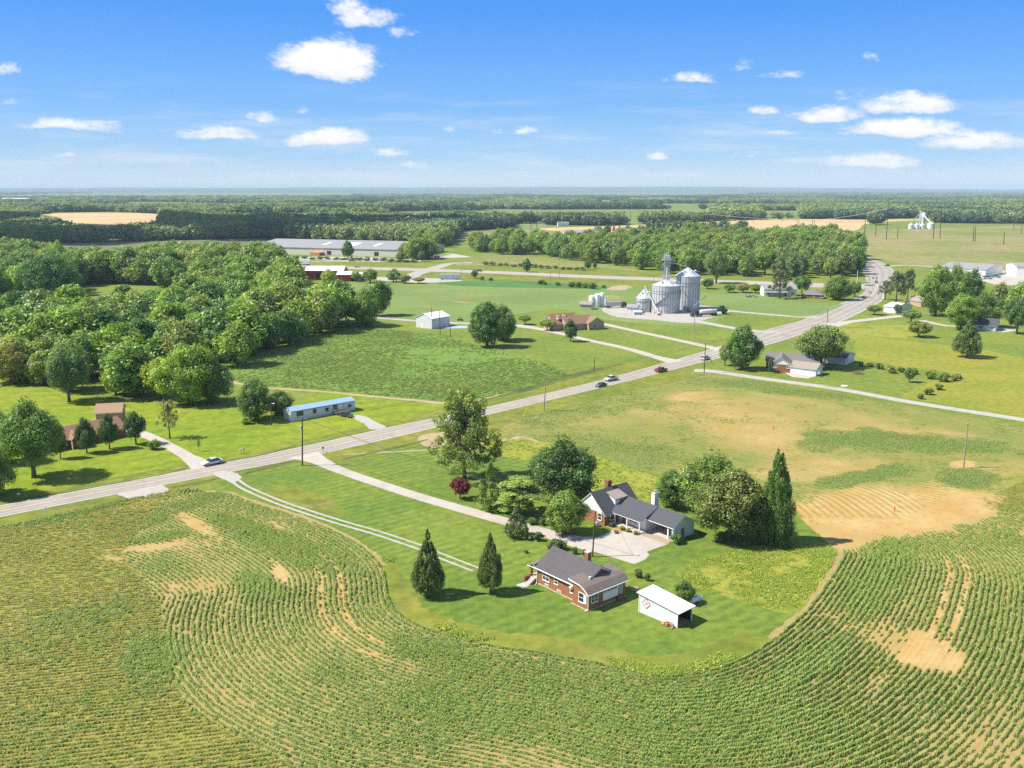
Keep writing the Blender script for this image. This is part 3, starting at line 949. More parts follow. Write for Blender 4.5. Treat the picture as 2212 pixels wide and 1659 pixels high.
M_DITCH = grass('ditch_grass', (0.055, 0.085, 0.018), (0.11, 0.125, 0.025), (0.20, 0.16, 0.07), .09, .5, c_lo=.55, c_hi=.75)
for ln, w_ in (([(1050, 863), (1120, 846), (1180, 829), (1240, 811), (1290, 798), (1350, 785)], [1, 3, 4, 5, 4, 1]), ([(528, 1024), (575, 1010), (630, 998)], [1, 2.2, 1]), ([(368, 1053), (420, 1045), (468, 1034)], [1, 2.2, .8]),
               ([(700, 1003), (800, 979), (860, 966), (925, 949)], [.6, 1.6, 1.8, .5]), ([(0, 1085), (130, 1065), (300, 1035), (400, 1012)], [.5, .8, .8, .5]), ([(470, 999), (560, 984), (640, 962)], [.5, 1.2, .5])):
    ribbon('ditch', ln, w_, .026, M_DITCH, 10, .5)

# ------------------------------------------------------------------ trees
M_LEAF = leafmat('leaves', 0.32, 0.32)
M_NEEDLE = leafmat('needles', 0.25, 0.45)
M_BARK = plain('bark', (0.16, 0.125, 0.095), 0.95, 0.3, 6)
M_BARK_D = plain('dark_bark', (0.075, 0.06, 0.05), 0.95, 0.3, 6)


def cards(C, R, n, size, rng, up=0.3, rnd=0.5, squash=1.0, size_var=.5, stretch=1.0):
    """leaf sprays: n small tilted faces on each clump of radius R about centres C"""
    k = len(C)
    d = rng.normal(size=(k, n, 3))
    d /= np.linalg.norm(d, axis=2, keepdims=True)
    rad = rng.uniform(.55, 1.08, (k, n, 1)) * R[:, None, None]
    off = d * rad
    off[:, :, 2] *= squash
    P = (C[:, None, :] + off).reshape(-1, 3)
    nrm = d + rng.normal(size=d.shape) * rnd
    nrm[:, :, 2] += up
    nrm = nrm.reshape(-1, 3)
    nrm /= np.linalg.norm(nrm, axis=1, keepdims=True) + 1e-9
    a = np.cross(nrm, rng.normal(size=nrm.shape))
    a /= np.linalg.norm(a, axis=1, keepdims=True) + 1e-9
    b = np.cross(nrm, a)
    s = (size * rng.uniform(1 - size_var, 1 + size_var, (len(P), 1)))
    sk = rng.uniform(-.35, .35, (len(P), 1))
    V = np.stack([P - a * s * stretch, P - b * s * .62 + a * s * sk, P + a * s * stretch, P + b * s * .62 - a * s * sk], 1).reshape(-1, 3)
    F = np.arange(len(V), dtype=np.int32).reshape(-1, 4)
    ct = rng.uniform(0, 1, (k, 1)) * .55 + rng.uniform(0, 1, (k, n)) * .45
    return V, F, ct.reshape(-1)


def crown_mesh(name, parts, mat):
    V = np.concatenate([p[0] for p in parts])
    F, b = [], 0
    for p in parts:
        F.append(p[1] + b)
        b += len(p[0])
    me = rawmesh(name, V, np.concatenate(F), [mat])
    at = me.attributes.new('tint', 'FLOAT', 'FACE')
    at.data.foreach_set('value', np.concatenate([p[2] for p in parts]).astype(np.float32))
    return me


def trunk_mesh(name, h0, r, limbs, rng, mat=None, lean=0.0):
    m = MB()
    k = 5
    pts = [(lean * t * t * h0 + rng.normal() * r * .3 * t, rng.normal() * r * .3 * t, h0 * t) for t in np.linspace(0, 1, k)]
    m.tube(pts, [r * 1.5, r * 1.05, r * .9, r * .75, r * .5], 7)
    for L in limbs:
        s = Vector(pts[rng.integers(2, 5)])
        e = Vector(L)
        mid = s.lerp(e, .5) + Vector((0, 0, .03))
        m.tube([s, mid, e], [r * .5, r * .32, r * .12], 5)
    me = rawmesh(name, m.v, m.f, [mat or M_BARK])
    me.polygons.foreach_set('use_smooth', np.ones(len(me.polygons), bool))
    return me


def unit_broadleaf(seed, n=70, per=110, size=.022, shape='round', lobe=(.10, .17), low=.17, gap=0.0):
    """crown and trunk of a tree one unit high and one unit wide"""
    rng = np.random.default_rng(seed)
    C = []
    while len(C) < n:
        d = rng.normal(size=3)
        d /= np.linalg.norm(d)
        r = rng.uniform(.35, 1) ** .6
        p = d * r
        z = p[2]
        if shape == 'round':
            q = np.array([p[0] * .38, p[1] * .38, .58 + z * .33])
        elif shape == 'tall':
            w = .36 * (1 - .35 * max(z, 0) - .1 * abs(z))
            q = np.array([p[0] * w, p[1] * w, .57 + z * .37])
        elif shape == 'flat':
            q = np.array([p[0] * .42, p[1] * .42, .62 + z * .25])
        elif shape == 'full':
            w = .40 * (1 - .25 * max(z, 0) - .12 * abs(z)) * (1 + .35 * math.sin(seed + 2.2 * math.atan2(p[1], p[0])) * .5)
            q = np.array([p[0] * w, p[1] * w, .50 + z * .44])
        elif shape == 'egg':
            w = .40 * (1 - .45 * max(z, 0))
            q = np.array([p[0] * w, p[1] * w, .52 + z * .40])
        else:
            q = p * .4
        if q[2] < low:
            continue
        if gap and fbm(np.array([q[0] * 4 + seed]), np.array([q[2] * 5 + q[1] * 3]), seed, 2)[0] < gap:
            continue
        C.append(q)
    C = np.array(C)
    R = rng.uniform(lobe[0], lobe[1], n)
    ext = np.abs(C[:, :2]).max() + R.mean()
    C[:, :2] *= .5 / ext
    top = (C[:, 2] + R).max()
    C[:, 2] *= .98 / top
    limbs = [C[i] for i in rng.choice(n, 7, False)]
    return crown_mesh('crown', [cards(C, R, per, size, rng)], M_LEAF), trunk_mesh('trunk', .6, .026, limbs, rng)


def unit_conifer(seed, n=120, per=80, size=.02, prof=None, mat=None, droop=-.1, trunk_h=.9, up=.2, lobe=.09):
    """layered crown under a profile of (height, half width)"""
    rng = np.random.default_rng(seed)
    prof = prof or [(.08, .35), (.25, .5), (.6, .33), (.85, .14), (1.0, .02)]
    hz = np.array([p[0] for p in prof])
    wr = np.array([p[1] for p in prof])
    C, R = [], []
    while len(C) < n:
        z = rng.uniform(hz[0], hz[-1])
        w = np.interp(z, hz, wr)
        if rng.uniform() > (w / wr.max()) ** 1.1 + .06:
            continue
        a = rng.uniform(0, 2 * math.pi)
        rr = rng.uniform(.45, 1.0) ** .5
        lr = lobe * (0.35 + .65 * w / wr.max()) * rng.uniform(.7, 1.15)
        rad = max(w * rr - lr * .7, 0) * rng.uniform(.86, 1.05)
        C.append((rad * math.cos(a), rad * math.sin(a), min(z + droop * rad, .985 - lr * .5)))
        R.append(lr)
    return crown_mesh('crown', [cards(np.array(C), np.array(R), per, size, rng, up=up, squash=1.15)], mat or M_NEEDLE), trunk_mesh('trunk', trunk_h, .02, [], rng, M_BARK)


def unit_sparse(seed, n=26, per=90, size=.02, spread=.4, lobe=.085, zlow=.30):
    """open crown: separate clumps on visible limbs"""
    rng = np.random.default_rng(seed)
    C = []
    for i in range(n):
        t = (i + .5) / n
        z = zlow + (.96 - zlow) * t
        a = i * 2.4 + rng.uniform(-.5, .5)
        w = spread * (1.0 - .6 * t ** 1.7) * rng.uniform(.35, 1.05)
        C.append((w * math.cos(a), w * math.sin(a), z + rng.uniform(-.03, .03)))
    C = np.array(C)
    R = rng.uniform(lobe * .7, lobe * 1.25, n)
    limbs = [C[i] * .92 for i in range(0, n, 1)]
    return crown_mesh('crown', [cards(C, R, per, size, rng, squash=.75)], M_LEAF), trunk_mesh('trunk', .88, .022, limbs, rng)


def unit_layered(seed, n=60, per=100, size=.02):
    """flat spreading tiers like a dogwood"""
    rng = np.random.default_rng(seed)
    C = []
    for i in range(n):
        z = rng.uniform(.28, .95)
        w = .42 * math.sqrt(max(1 - ((z - .45) / .56) ** 2, .05)) * rng.uniform(.25, 1)
        a = rng.uniform(0, 6.283)
        C.append((w * math.cos(a), w * math.sin(a), z))
    C = np.array(C)
    return crown_mesh('crown', [cards(C, rng.uniform(.07, .13, n), per, size, rng, up=1.1, rnd=.4, squash=.32)], M_LEAF), trunk_mesh('trunk', .5, .025, [c for c in C[:9]], rng)


def unit_shrub(seed, n=26, per=90, size=.04):
    rng = np.random.default_rng(seed)
    C = []
    for i in range(n):
        d = rng.normal(size=3)
        d /= np.linalg.norm(d)
        d *= rng.uniform(.3, 1) ** .5
        C.append((d[0] * .36, d[1] * .36, .45 + d[2] * .36))
    C = np.array(C)
    return crown_mesh('crown', [cards(C, rng.uniform(.12, .2, n), per, size, rng)], M_LEAF), trunk_mesh('trunk', .35, .03, [], rng)


LEAF_GAIN = 2.4
# how the kinds look; the finest ones stand nearest
PROTO = {
    'big_a': unit_broadleaf(1, 150, 200, .0125, 'round', (.07, .13)), 'big_b': unit_broadleaf(2, 150, 200, .0125, 'round', (.06, .13), .14),
    'tall_a': unit_broadleaf(3, 140, 190, .0125, 'tall', (.07, .12)), 'egg_a': unit_broadleaf(4, 120, 180, .014, 'egg', (.07, .12), .2),
    'full_a': unit_broadleaf(41, 160, 200, .0125, 'full', (.07, .13), .05), 'full_b': unit_broadleaf(42, 160, 200, .0125, 'full', (.06, .13), .05),
    'mid_a': unit_broadleaf(5, 75, 85, .025, 'round', (.09, .16)), 'mid_b': unit_broadleaf(6, 75, 85, .025, 'tall', (.08, .15)), 'mid_c': unit_broadleaf(7, 80, 80, .025, 'egg', (.08, .15)),
    'wood_a': unit_broadleaf(31, 90, 85, .024, 'full', (.08, .16), .06), 'wood_b': unit_broadleaf(32, 90, 85, .024, 'full', (.08, .15), .06), 'wood_c': unit_broadleaf(33, 95, 80, .024, 'full', (.07, .14), .05), 'wood_d': unit_broadleaf(34, 85, 85, .025, 'full', (.09, .17), .06),
    'mid_d': unit_broadleaf(8, 70, 85, .026, 'flat', (.09, .17)), 'mid_e': unit_broadleaf(9, 80, 80, .025, 'round', (.07, .14), .12),
    'cedar_a': unit_conifer(11, 210, 130, .0135, [(.12, .24), (.22, .46), (.34, .5), (.52, .38), (.72, .2), (.88, .09), (1, .015)]),
    'cedar_b': unit_conifer(12, 210, 130, .0135, [(.15, .26), (.26, .47), (.38, .5), (.55, .42), (.74, .25), (.9, .10), (1, .015)]),
    'cypress': unit_conifer(13, 360, 130, .0100, [(.02, .38), (.12, .5), (.4, .44), (.65, .30), (.85, .14), (1, .015)], droop=-.12, lobe=.085),
    'pine': unit_sparse(14, 34, 100, .02, .46, .10), 'airy': unit_sparse(21, 110, 190, .0115, .52, .085, .17), 'willowy': unit_sparse(17, 40, 42, .022, .42, .075),
    'layered': unit_layered(18), 'dog_a': unit_layered(43, 95, 130, .018), 'dog_b': unit_layered(44, 100, 130, .018), 'spruce': unit_conifer(19, 110, 60, .024, [(.06, .42), (.16, .5), (.4, .36), (.7, .18), (1, .02)], droop=-.25),
    'lace': unit_conifer(20, 110, 44, .022, [(.12, .3), (.25, .5), (.5, .40), (.75, .2), (1, .03)], mat=M_LEAF, droop=-.2), 'magnolia': unit_broadleaf(22, 160, 170, .0140, 'egg', (.07, .12), .05),
    'shrub_a': unit_shrub(23), 'shrub_b': unit_shrub(24, 20, 100, .045), 'far_a': unit_broadleaf(25, 34, 30, .055, 'round', (.13, .22), .1), 'far_b': unit_broadleaf(26, 34, 30, .055, 'tall', (.12, .22), .1), 'far_c': unit_broadleaf(27, 34, 30, .055, 'egg', (.12, .22), .1),
}
GREEN, DEEP, FRESH, LIME, OLIVE, BLUISH = (.070, .130, .020), (.038, .088, .020), (.100, .170, .020), (.150, .205, .026), (.115, .125, .030), (.060, .108, .036)


def plant(name, proto, P, h, w, color, label, cat, group=None, rot=None, depth=None):
    root = thing(name, label, cat, (P[0], P[1], 0), random.uniform(0, 6.28) if rot is None else rot, group)
    cm, tm = PROTO[proto]
    for nm, me in (('crown', cm), ('trunk', tm)):
        o = link(nm, me, root)
        o.scale = (w, depth or w, h)
        o.color = (color[0] * LEAF_GAIN * 1.14, color[1] * LEAF_GAIN * 1.02, color[2] * LEAF_GAIN * .9, 1)
    return root


def tree_at(name, proto, u, v, top, wpx, color, label, cat='tree', group=None, rot=None):
    """base point, top row and width read off the print"""
    P = gp(u, v)
    m = mpp(v)
    dep = PITCH + math.atan((v - CY) / FPX)
    h = (v - top) * m / math.cos(dep) * (1 - .0)
    lo, hi = 0.0, 80.0
    for _ in range(30):
        md = (lo + hi) / 2
        y = pj(np.array([[P.x, P.y, md]]))[1][0]
        lo, hi = (md, hi) if y > top else (lo, md)
    h = lo
    return plant(name, proto, P, h, wpx * m, color, label, cat, group, rot)


T = tree_at
random.seed(3)
T('cedar_tree', 'cedar_a', 926, 1287, 1143, 80, (.046, .072, .020), 'dark teardrop cedar, the wider of the pair on the lawn before the brick bungalow')
T('cedar_tree', 'cedar_b', 1060, 1281, 1150, 62, (.056, .080, .022), 'slim teardrop cedar, the one nearer the brick bungalow steps')
T('tall_tree', 'airy', 1004, 1034, 845, 148, (.082, .120, .024), 'tall open-crowned tree with sky gaps standing between road and driveway')
T('round_tree', 'full_a', 1217, 1082, 932, 158, (.034, .075, .018), 'dense dark green round tree behind the white house gable')
T('red_maple', 'mid_e', 994, 1078, 1027, 50, (.070, .010, .013), 'small dark red maple below the tall open tree')
T('feathery_tree', 'lace', 1059, 1102, 998, 70, (.075, .120, .026), 'slender feathery light tree right of the red maple')
T('dogwood_tree', 'dog_a', 1120, 1112, 1030, 132, (.092, .142, .030), 'wide yellow-green tiered tree in front of the dark round tree')
T('dogwood_tree', 'full_b', 1222, 1154, 1054, 112, (.088, .145, .028), 'bright green spreading tree beside the white gable wall')
T('spruce_tree', 'spruce', 1144, 1062, 1012, 30, (.030, .055, .022), 'little dark spruce peeking out left of the dense round tree')
T('juniper_tree', 'lace', 1117, 1160, 1090, 66, (.055, .075, .028), 'grey-green juniper in the bed where the driveway bends')
T('round_tree', 'full_b', 1450, 1095, 1012, 96, (.050, .105, .020), 'mid green tree just left of the wide crown behind the carport')
T('round_tree', 'full_a', 1535, 1118, 964, 178, (.075, .125, .024), 'wide light green crown behind the magnolia and carport')
T('magnolia_tree', 'magnolia', 1576, 1166, 1006, 182, (.066, .092, .020), 'broad olive brown magnolia between carport and tall cypress')
T('cypress_tree', 'cypress', 1673, 1173, 959, 94, (.042, .088, .018), 'tall narrow cone-shaped cypress at the edge of the bare field')
# left house garden
T('large_tree', 'tall_a', 74, 1032, 851, 150, (.070, .130, .024), 'huge open tree shading the lawn of the brown roofed house')
T('large_tree', 'full_b', -14, 1072, 945, 124, (.075, .135, .022), 'light green tree cut by the left picture edge beside the road')
T('large_tree', 'full_a', 2, 1000, 872, 104, (.055, .110, .022), 'tree at the left picture edge behind the huge open tree')
T('maple_tree', 'egg_a', 131, 991, 910, 36, (.035, .068, .020), 'small dark maple furthest left in the row before the brown roofed house', group='maples before the brown roofed house')
T('maple_tree', 'egg_a', 188, 979, 897, 48, (.035, .070, .022), 'dark maple second from the left before the brown roof', group='maples before the brown roofed house')
T('maple_tree', 'egg_a', 237, 970, 888, 46, (.040, .080, .020), 'dark maple right in front of the tan garage', group='maples before the brown roofed house')
T('maple_tree', 'mid_a', 294, 960, 886, 54, (.034, .065, .024), 'round dark maple at the end of the row next to the driveway', group='maples before the brown roofed house')
T('willowy_tree', 'willowy', 367, 947, 862, 56, (.105, .125, .045), 'thin wispy tree alone right of the left driveway')
T('round_shrub', 'shrub_a', 333, 971, 946, 32, (.060, .110, .024), 'round green shrub on the lawn beside the left driveway', 'shrub')
T('sapling', 'willowy', 430, 975, 944, 11, (.12, .10, .07), 'nearly bare sapling near the road and the silver sedan')
T('oak_tree', 'big_a', 150, 868, 738, 100, (.050, .100, .026), 'dark broad oak with its trunk showing on the lawn in front of the wood')
T('bushy_tree', 'full_b', 553, 908, 814, 104, (.050, .098, .022), 'dense bushy tree at the left end of the mobile home')
T('bushy_tree', 'full_a', 604, 893, 838, 76, (.052, .098, .022), 'lower bushy tree touching the mobile home end wall')
T('round_shrub', 'shrub_b', 532, 916, 898, 28, (.08, .14, .02), 'low bright shrub under the bushy tree by the mobile home', 'shrub')
# around the houses beyond the road
T('large_tree', 'full_b', 1052, 750, 646, 96, (.052, .105, .024), 'big dark tree hiding the orange brick house')
T('large_tree', 'full_a', 1086, 736, 650, 78, (.062, .110, .026), 'greyer tree joined to the right of the big dark one by the orange brick house')
T('small_tree', 'mid_d', 1134, 701, 679, 32, (.075, .125, .026), 'small flat-topped tree left of the tan house with brown roof')
T('small_tree', 'mid_d', 1182, 714, 688, 40, (.092, .135, .026), 'low yellowish tree before the tan house wall')
T('small_tree', 'egg_a', 1232, 738, 686, 36, (.036, .078, .028), 'dark upright tree beside the driveway of the tan house')
T('spruce_tree', 'full_b', 1603, 798, 697, 92, (.050, .105, .020), 'tall green tree with swept branches at the road corner')
T('small_tree', 'mid_a', 1566, 790, 737, 36, (.11, .15, .06), 'pale leafy tree tucked left of the tall corner tree')
T('large_tree', 'big_b', 1772, 793, 695, 128, (.078, .120, .032), 'wide tree rising behind the grey roofed brick ranch')
T('pine_tree', 'pine', 1684, 645, 580, 58, (.050, .072, .026), 'dark pine standing in front of the white two-storey house')
T('round_tree', 'mid_a', 1732, 634, 592, 44, (.045, .10, .020), 'rounded tree behind the white two-storey house')
T('round_tree', 'full_a', 1810, 648, 590, 70, (.058, .108, .022), 'big round tree by the road right of the small grey ranch')
T('round_tree', 'mid_e', 1846, 642, 605, 34, (.060, .11, .024), 'smaller tree tucked behind the big round roadside tree')
T('pine_tree', 'pine', 1935, 655, 585, 62, (.045, .072, .028), 'ragged pine on the roadside slope near the intersection', group=None)
T('pine_tree', 'pine', 1960, 650, 580, 46, (.042, .068, .026), 'darker pine behind the ragged roadside pine')
T('pine_tree', 'pine', 1912, 648, 605, 36, (.050, .078, .028), 'low pine leaning over the road by the tan garage')
T('large_tree', 'full_b', 2020, 682, 566, 92, (.080, .140, .024), 'tallest light green tree right of the tan garage', )
T('large_tree', 'full_a', 2060, 660, 562, 72, (.075, .135, .022), 'light tree joined behind the tallest one near the truck yard')
T('large_tree', 'mid_c', 2097, 652, 575, 52, (.034, .082, .022), 'dark tree right in front of the truck yard')
T('large_tree', 'full_b', 2075, 712, 630, 88, (.085, .150, .020), 'bright fresh green tree above the far right driveway')
T('large_tree', 'full_a', 2122, 706, 622, 80, (.058, .110, .022), 'dark green tree over the pale blue house')
T('large_tree', 'mid_c', 2160, 668, 606, 58, (.085, .115, .040), 'grey-green tree behind the pale blue house')
T('large_tree', 'mid_b', 2205, 690, 600, 78, (.075, .140, .022), 'bright tree at the right picture edge below the truck yard')
T('large_tree', 'big_b', 2196, 722, 635, 66, (.046, .090, .026), 'dark tree at the right picture edge beside the pale blue house')
T('small_tree', 'mid_d', 1888, 680, 658, 36, (.062, .105, .022), 'low spreading tree on the bank between road and tan garage')
T('small_tree', 'mid_d', 1968, 697, 668, 44, (.070, .115, .024), 'flat-topped tree at the right hand lane')
T('small_tree', 'mid_d', 1938, 680, 655, 20, (.055, .085, .030), 'little dark tree against the tan garage wall')
T('round_shrub', 'mid_e', 1984, 728, 692, 58, (.092, .128, .024), 'large yellow-green round bush on the meadow', 'shrub')
T('ivy_tree', 'cedar_b', 2088, 772, 690, 66, (.050, .088, .022), 'ivy-covered conical tree alone on the meadow')
T('small_tree', 'mid_a', 1964, 826, 792, 28, (.052, .098, .022), 'small dark tree alone on the lawn above the pale lane')
T('small_tree', 'mid_b', 1664, 806, 770, 14, (.045, .07, .03), 'thin small tree in front of the black sedan')
for k, (u, v, t, w) in enumerate([(1900, 797, 782, 22), (1880, 792, 780, 20), (1926, 806, 788, 24), (1946, 804, 790, 20), (1975, 808, 792, 22), (2010, 818, 796, 30), (2036, 824, 802, 30), (2060, 822, 806, 24), (2070, 818, 806, 20), (2028, 842, 826, 22), (2004, 852, 834, 26), (1988, 862, 846, 18), (1860, 790, 780, 12)]):
    T('hedge_bush', 'shrub_a' if k % 2 else 'shrub_b', u, v, t, w, (.085, .12, .026) if k % 3 else (.06, .10, .024), 'scrubby bush in the fence line crossing the meadow', 'bush', 'bushes along the meadow fence line')
for k, (u, v, t, w) in enumerate([(1168, 614, 602, 20), (1178, 616, 606, 10), (1205, 617, 608, 16), (1235, 620, 605, 22), (1250, 621, 606, 20), (1265, 622, 608, 20), (1280, 624, 608, 24), (1304, 622, 614, 12), (1040, 605, 595, 14), (1060, 606, 598, 14)]):
    T('verge_bush', 'shrub_a' if k % 2 else 'shrub_b', u, v, t, w, (.06, .105, .026), 'dark bush at the edge of the bean field along the highway', 'bush', 'bushes between bean field and highway')
T('highway_tree', 'mid_a', 1025, 602, 582, 20, (.050, .095, .028), 'round bush-like tree right of the grey container')
for k, (u, v, t, w) in enumerate([(1390, 0, 0, 0)]):
    pass
for (u, v, t, w, p, c, lb) in [(770, 608, 586, 30, 'mid_a', GREEN, 'small tree right beside the low red shed'), (800, 611, 578, 44, 'mid_b', (.075, .125, .03), 'pointed tree between red sheds and container lot'), (850, 609, 578, 38, 'mid_c', (.085, .13, .03), 'light tree right of the pointed one before the container lot'),
                               (875, 612, 592, 34, 'mid_e', GREEN, 'low dark tree at the container lot corner'), (905, 612, 598, 32, 'mid_d', OLIVE, 'brownish low bush closest to the container lot'), (752, 558, 516, 32, 'mid_c', DEEP, 'dark round tree standing before the middle of the long warehouse'),
                               (864, 566, 542, 22, 'mid_b', (.09, .12, .05), 'thin tree before the warehouse corner'), (911, 565, 541, 21, 'mid_a', DEEP, 'round tree before the warehouse end wall'), (944, 561, 551, 14, 'mid_d', (.12, .06, .045), 'reddish little tree at the warehouse entrance'),
                               (1138, 588, 555, 22, 'mid_c', DEEP, 'lone small tree on the highway verge'), (1270, 583, 560, 20, 'mid_b', DEEP, 'dark tree on the brown meadow edge'), (1285, 580, 563, 12, 'mid_c', DEEP, 'slim dark tree on the brown meadow edge'),
                               (1547, 612, 528, 58, 'tall_a', (.075, .12, .034), 'tall lone tree rising right of the tallest bin'), (1528, 624, 600, 34, 'mid_e', DEEP, 'dark bush under the tall lone tree'),
                               (1575, 632, 612, 34, 'mid_e', GREEN, 'bush right of the tall bin, first of three'), (1605, 632, 611, 36, 'mid_a', OLIVE, 'brownish bush left of the white two-storey house'), (1632, 633, 612, 30, 'mid_e', GREEN, 'bush next to the white two-storey house')]:
    T('small_tree', p, u, v, t, w, c, lb)
for k, u in enumerate(range(1050, 1270, 15)):
    v = 572 + (u - 1050) * .062 + random.uniform(-1, 1)
    T('hedge_bush', 'far_a', u, v, v - random.uniform(6, 10), random.uniform(15, 22), (.06, .10, .026), 'bush in the hedge between brown meadow and highway', 'bush', 'hedge beside the highway')
for k, u in enumerate(range(640, 905, 17)):
    v = 559 + (u - 640) * .03 + random.uniform(-1, 1)
    T('hedge_bush', 'far_a', u, v, v - random.uniform(5, 8), random.uniform(16, 24), (.05, .085, .024), 'dark bush in the hedge along the warehouse car park', 'bush', 'hedge along the warehouse car park')
# garden shrubs of the two near houses
for (u, v, t, w, c, lb) in [(1198, 1188, 1161, 40, (.035, .065, .02), 'big dark yew bush behind the bungalow roof'), (1214, 1187, 1164, 30, (.04, .07, .02), 'smaller yew bush joined to the big dark one'), (1162, 1168, 1145, 24, (.035, .06, .022), 'dark shrub at the bend of the driveway'), (1143, 1165, 1152, 24, (.075, .12, .02), 'low bright shrub in the driveway bed'),
                            (1172, 1134, 1116, 20, (.04, .08, .018), 'clipped round bush on the lawn by the driveway'), (1241, 1197, 1178, 17, (.045, .075, .022), 'small bush on the lawn behind the brick chimney'), (1262, 1203, 1183, 10, (.05, .08, .022), 'narrow shrub right behind the brick chimney'),
                            (1344, 1144, 1134, 15, (.14, .15, .022), 'clipped golden bush first in the row at the porch'), (1357, 1149, 1139, 13, (.13, .145, .022), 'clipped golden bush in the middle of the porch row'), (1373, 1155, 1144, 15, (.13, .14, .022), 'clipped golden bush last in the row at the porch'), (1331, 1152, 1144, 14, (.06, .10, .02), 'flat green bush beside the brick edging'),
                            (1461, 1174, 1148, 32, (.04, .085, .018), 'round bush at the carport end wall'), (1379, 1247, 1226, 22, (.04, .07, .022), 'dark rounded shrub on the lawn right of the bungalow'), (1397, 1254, 1234, 18, (.075, .10, .035), 'greyish shrub next to the dark one on the lawn'), (1320, 1138, 1126, 18, (.03, .06, .02), 'dark shrub under the brick wall window'),
                            (1149, 1133, 1115, 26, (.05, .095, .022), 'leafy shrub below the bright spreading tree'), (1136, 1195, 1187, 12, (.06, .07, .03), 'bush beside the bungalow steps')]:
    T('garden_shrub', 'shrub_a' if random.random() < .5 else 'shrub_b', u, v, t, w, c, lb, 'shrub')
T('garden_tree', 'egg_a', 1478, 1302, 1250, 54, (.055, .105, .020), 'dense small tree behind the white metal shed')
T('front_bush', 'shrub_a', 1650 / 1, 1, 0, 0, GREEN, 'x') if False else None

# ---- the woods: every tree its own thing
WOOD_REST = []


def place_wood(polyD, gap, h, w, protos, colors, label, group, seed, maxn, edge=None):
    rng = np.random.default_rng(seed)
    poly = [gp(u, v) for u, v in polyD]
    xy = [(p.x, p.y) for p in poly]
    x0, x1 = min(p[0] for p in xy), max(p[0] for p in xy)
    y0, y1 = min(p[1] for p in xy), max(p[1] for p in xy)
    got = []
    for _ in range(9000):
        x, y = rng.uniform(x0, x1), rng.uniform(y0, y1)
        if not inpoly(np.array([x]), np.array([y]), xy)[0]:
            continue
        g = gap * rng.uniform(.8, 1.25)
        if any((x - a) ** 2 + (y - b) ** 2 < g * g for a, b in got):
            continue
        if (HIDE := pj(np.array([[x, y, 21.0]])))[0][0] > 630 and HIDE[0][0] < 815 and HIDE[1][0] < 607 and y > 330 and y < 720:
            continue
        got.append((x, y))
        if len(got) >= 900:
            break
    got.sort(key=lambda p: p[1])
    for (x, y) in got[maxn:]:
        WOOD_REST.append((x, y, rng.uniform(*h)))
    got = got[:maxn]
    for i, (x, y) in enumerate(got):
        k = rng.integers(len(protos))
        c = np.array(colors[rng.integers(len(colors))]) * rng.uniform(.85, 1.2)
        hh = rng.uniform(*h)
        plant('wood_tree', protos[k], (x, y), hh, hh * rng.uniform(*w), c, label, 'tree', group, rng.uniform(0, 6.28))
    return len(got)


WOODC = [GREEN, (.085, .145, .022), FRESH, DEEP, (.075, .120, .030), (.095, .135, .028), (.060, .115, .024)]
W4 = ['wood_a', 'wood_b', 'wood_c', 'wood_d', 'wood_a', 'wood_b', 'mid_e']
n1 = place_wood([(-60, 800), (60, 832), (200, 850), (300, 860), (330, 862), (300, 800), (520, 790), (500, 775), (560, 758), (645, 742), (740, 700), (826, 684), (800, 660), (720, 640), (640, 650), (560, 655), (440, 665), (390, 690), (340, 695), (300, 690), (120, 690), (60, 700), (-60, 710)], 11.5, (11, 23), (.9, 1.35), W4, WOODC, 'leafy tree in the thick wood left of the green corn field', 'trees of the left wood', 5, 125)
n2 = place_wood([(-60, 640), (-60, 565), (60, 575), (200, 590), (330, 578), (560, 578), (600, 590), (650, 620), (600, 640), (500, 640), (400, 630), (340, 615), (180, 612), (140, 640), (100, 625)], 10.5, (15, 24), (.85, 1.15), W4, WOODC, 'leafy tree in the back of the wood below the stubble field', 'trees of the back wood', 6, 50)
for (u, v, t, w, p, c, lb) in [(345, 862, 768, 80, 'mid_a', LIME, 'bright yellow-green tree at the front of the left wood'), (412, 872, 735, 160, 'full_b', FRESH, 'largest rounded tree bulging from the front of the left wood'), (462, 868, 765, 96, 'full_a', (.062, .11, .03), 'grey-green tree at the right end of the wood front'),
                              (250, 852, 770, 60, 'mid_c', LIME, 'lime coloured tree beside the oak at the wood edge'), (30, 830, 730, 80, 'big_a', OLIVE, 'brownish olive tree at the left front of the wood'), (110, 655, 540, 130, 'big_b', DEEP, 'huge dark tree beside the bright clearing'), (130, 600, 516, 52, 'tall_a', FRESH, 'tall light tree standing above the back wood'), (710, 620, 578, 40, 'tall_a', LIME, 'yellowish slim tree in front of the red sheds'), (790, 705, 612, 80, 'full_a', GREEN, 'tall tree at the right tip of the left wood')]:
    T('wood_tree', p, u, v, t, w, c, lb)
n3 = place_wood([(1000, 540), (1080, 551), (1160, 550), (1230, 562), (1330, 574), (1400, 588), (1500, 594), (1700, 600), (1845, 602), (1855, 570), (1840, 540), (1750, 525), (1650, 522), (1560, 518), (1480, 515), (1420, 515), (1330, 532), (1200, 540), (1100, 535)], 13.5, (15, 23), (.8, 1.1), W4, [GREEN, (.080, .130, .030), (.070, .105, .032), DEEP, (.090, .135, .026), BLUISH], 'leafy tree in the wood between highway and wheat field', 'trees of the wood behind the bins', 8, 112)
print('wood trees', n1, n2, n3)

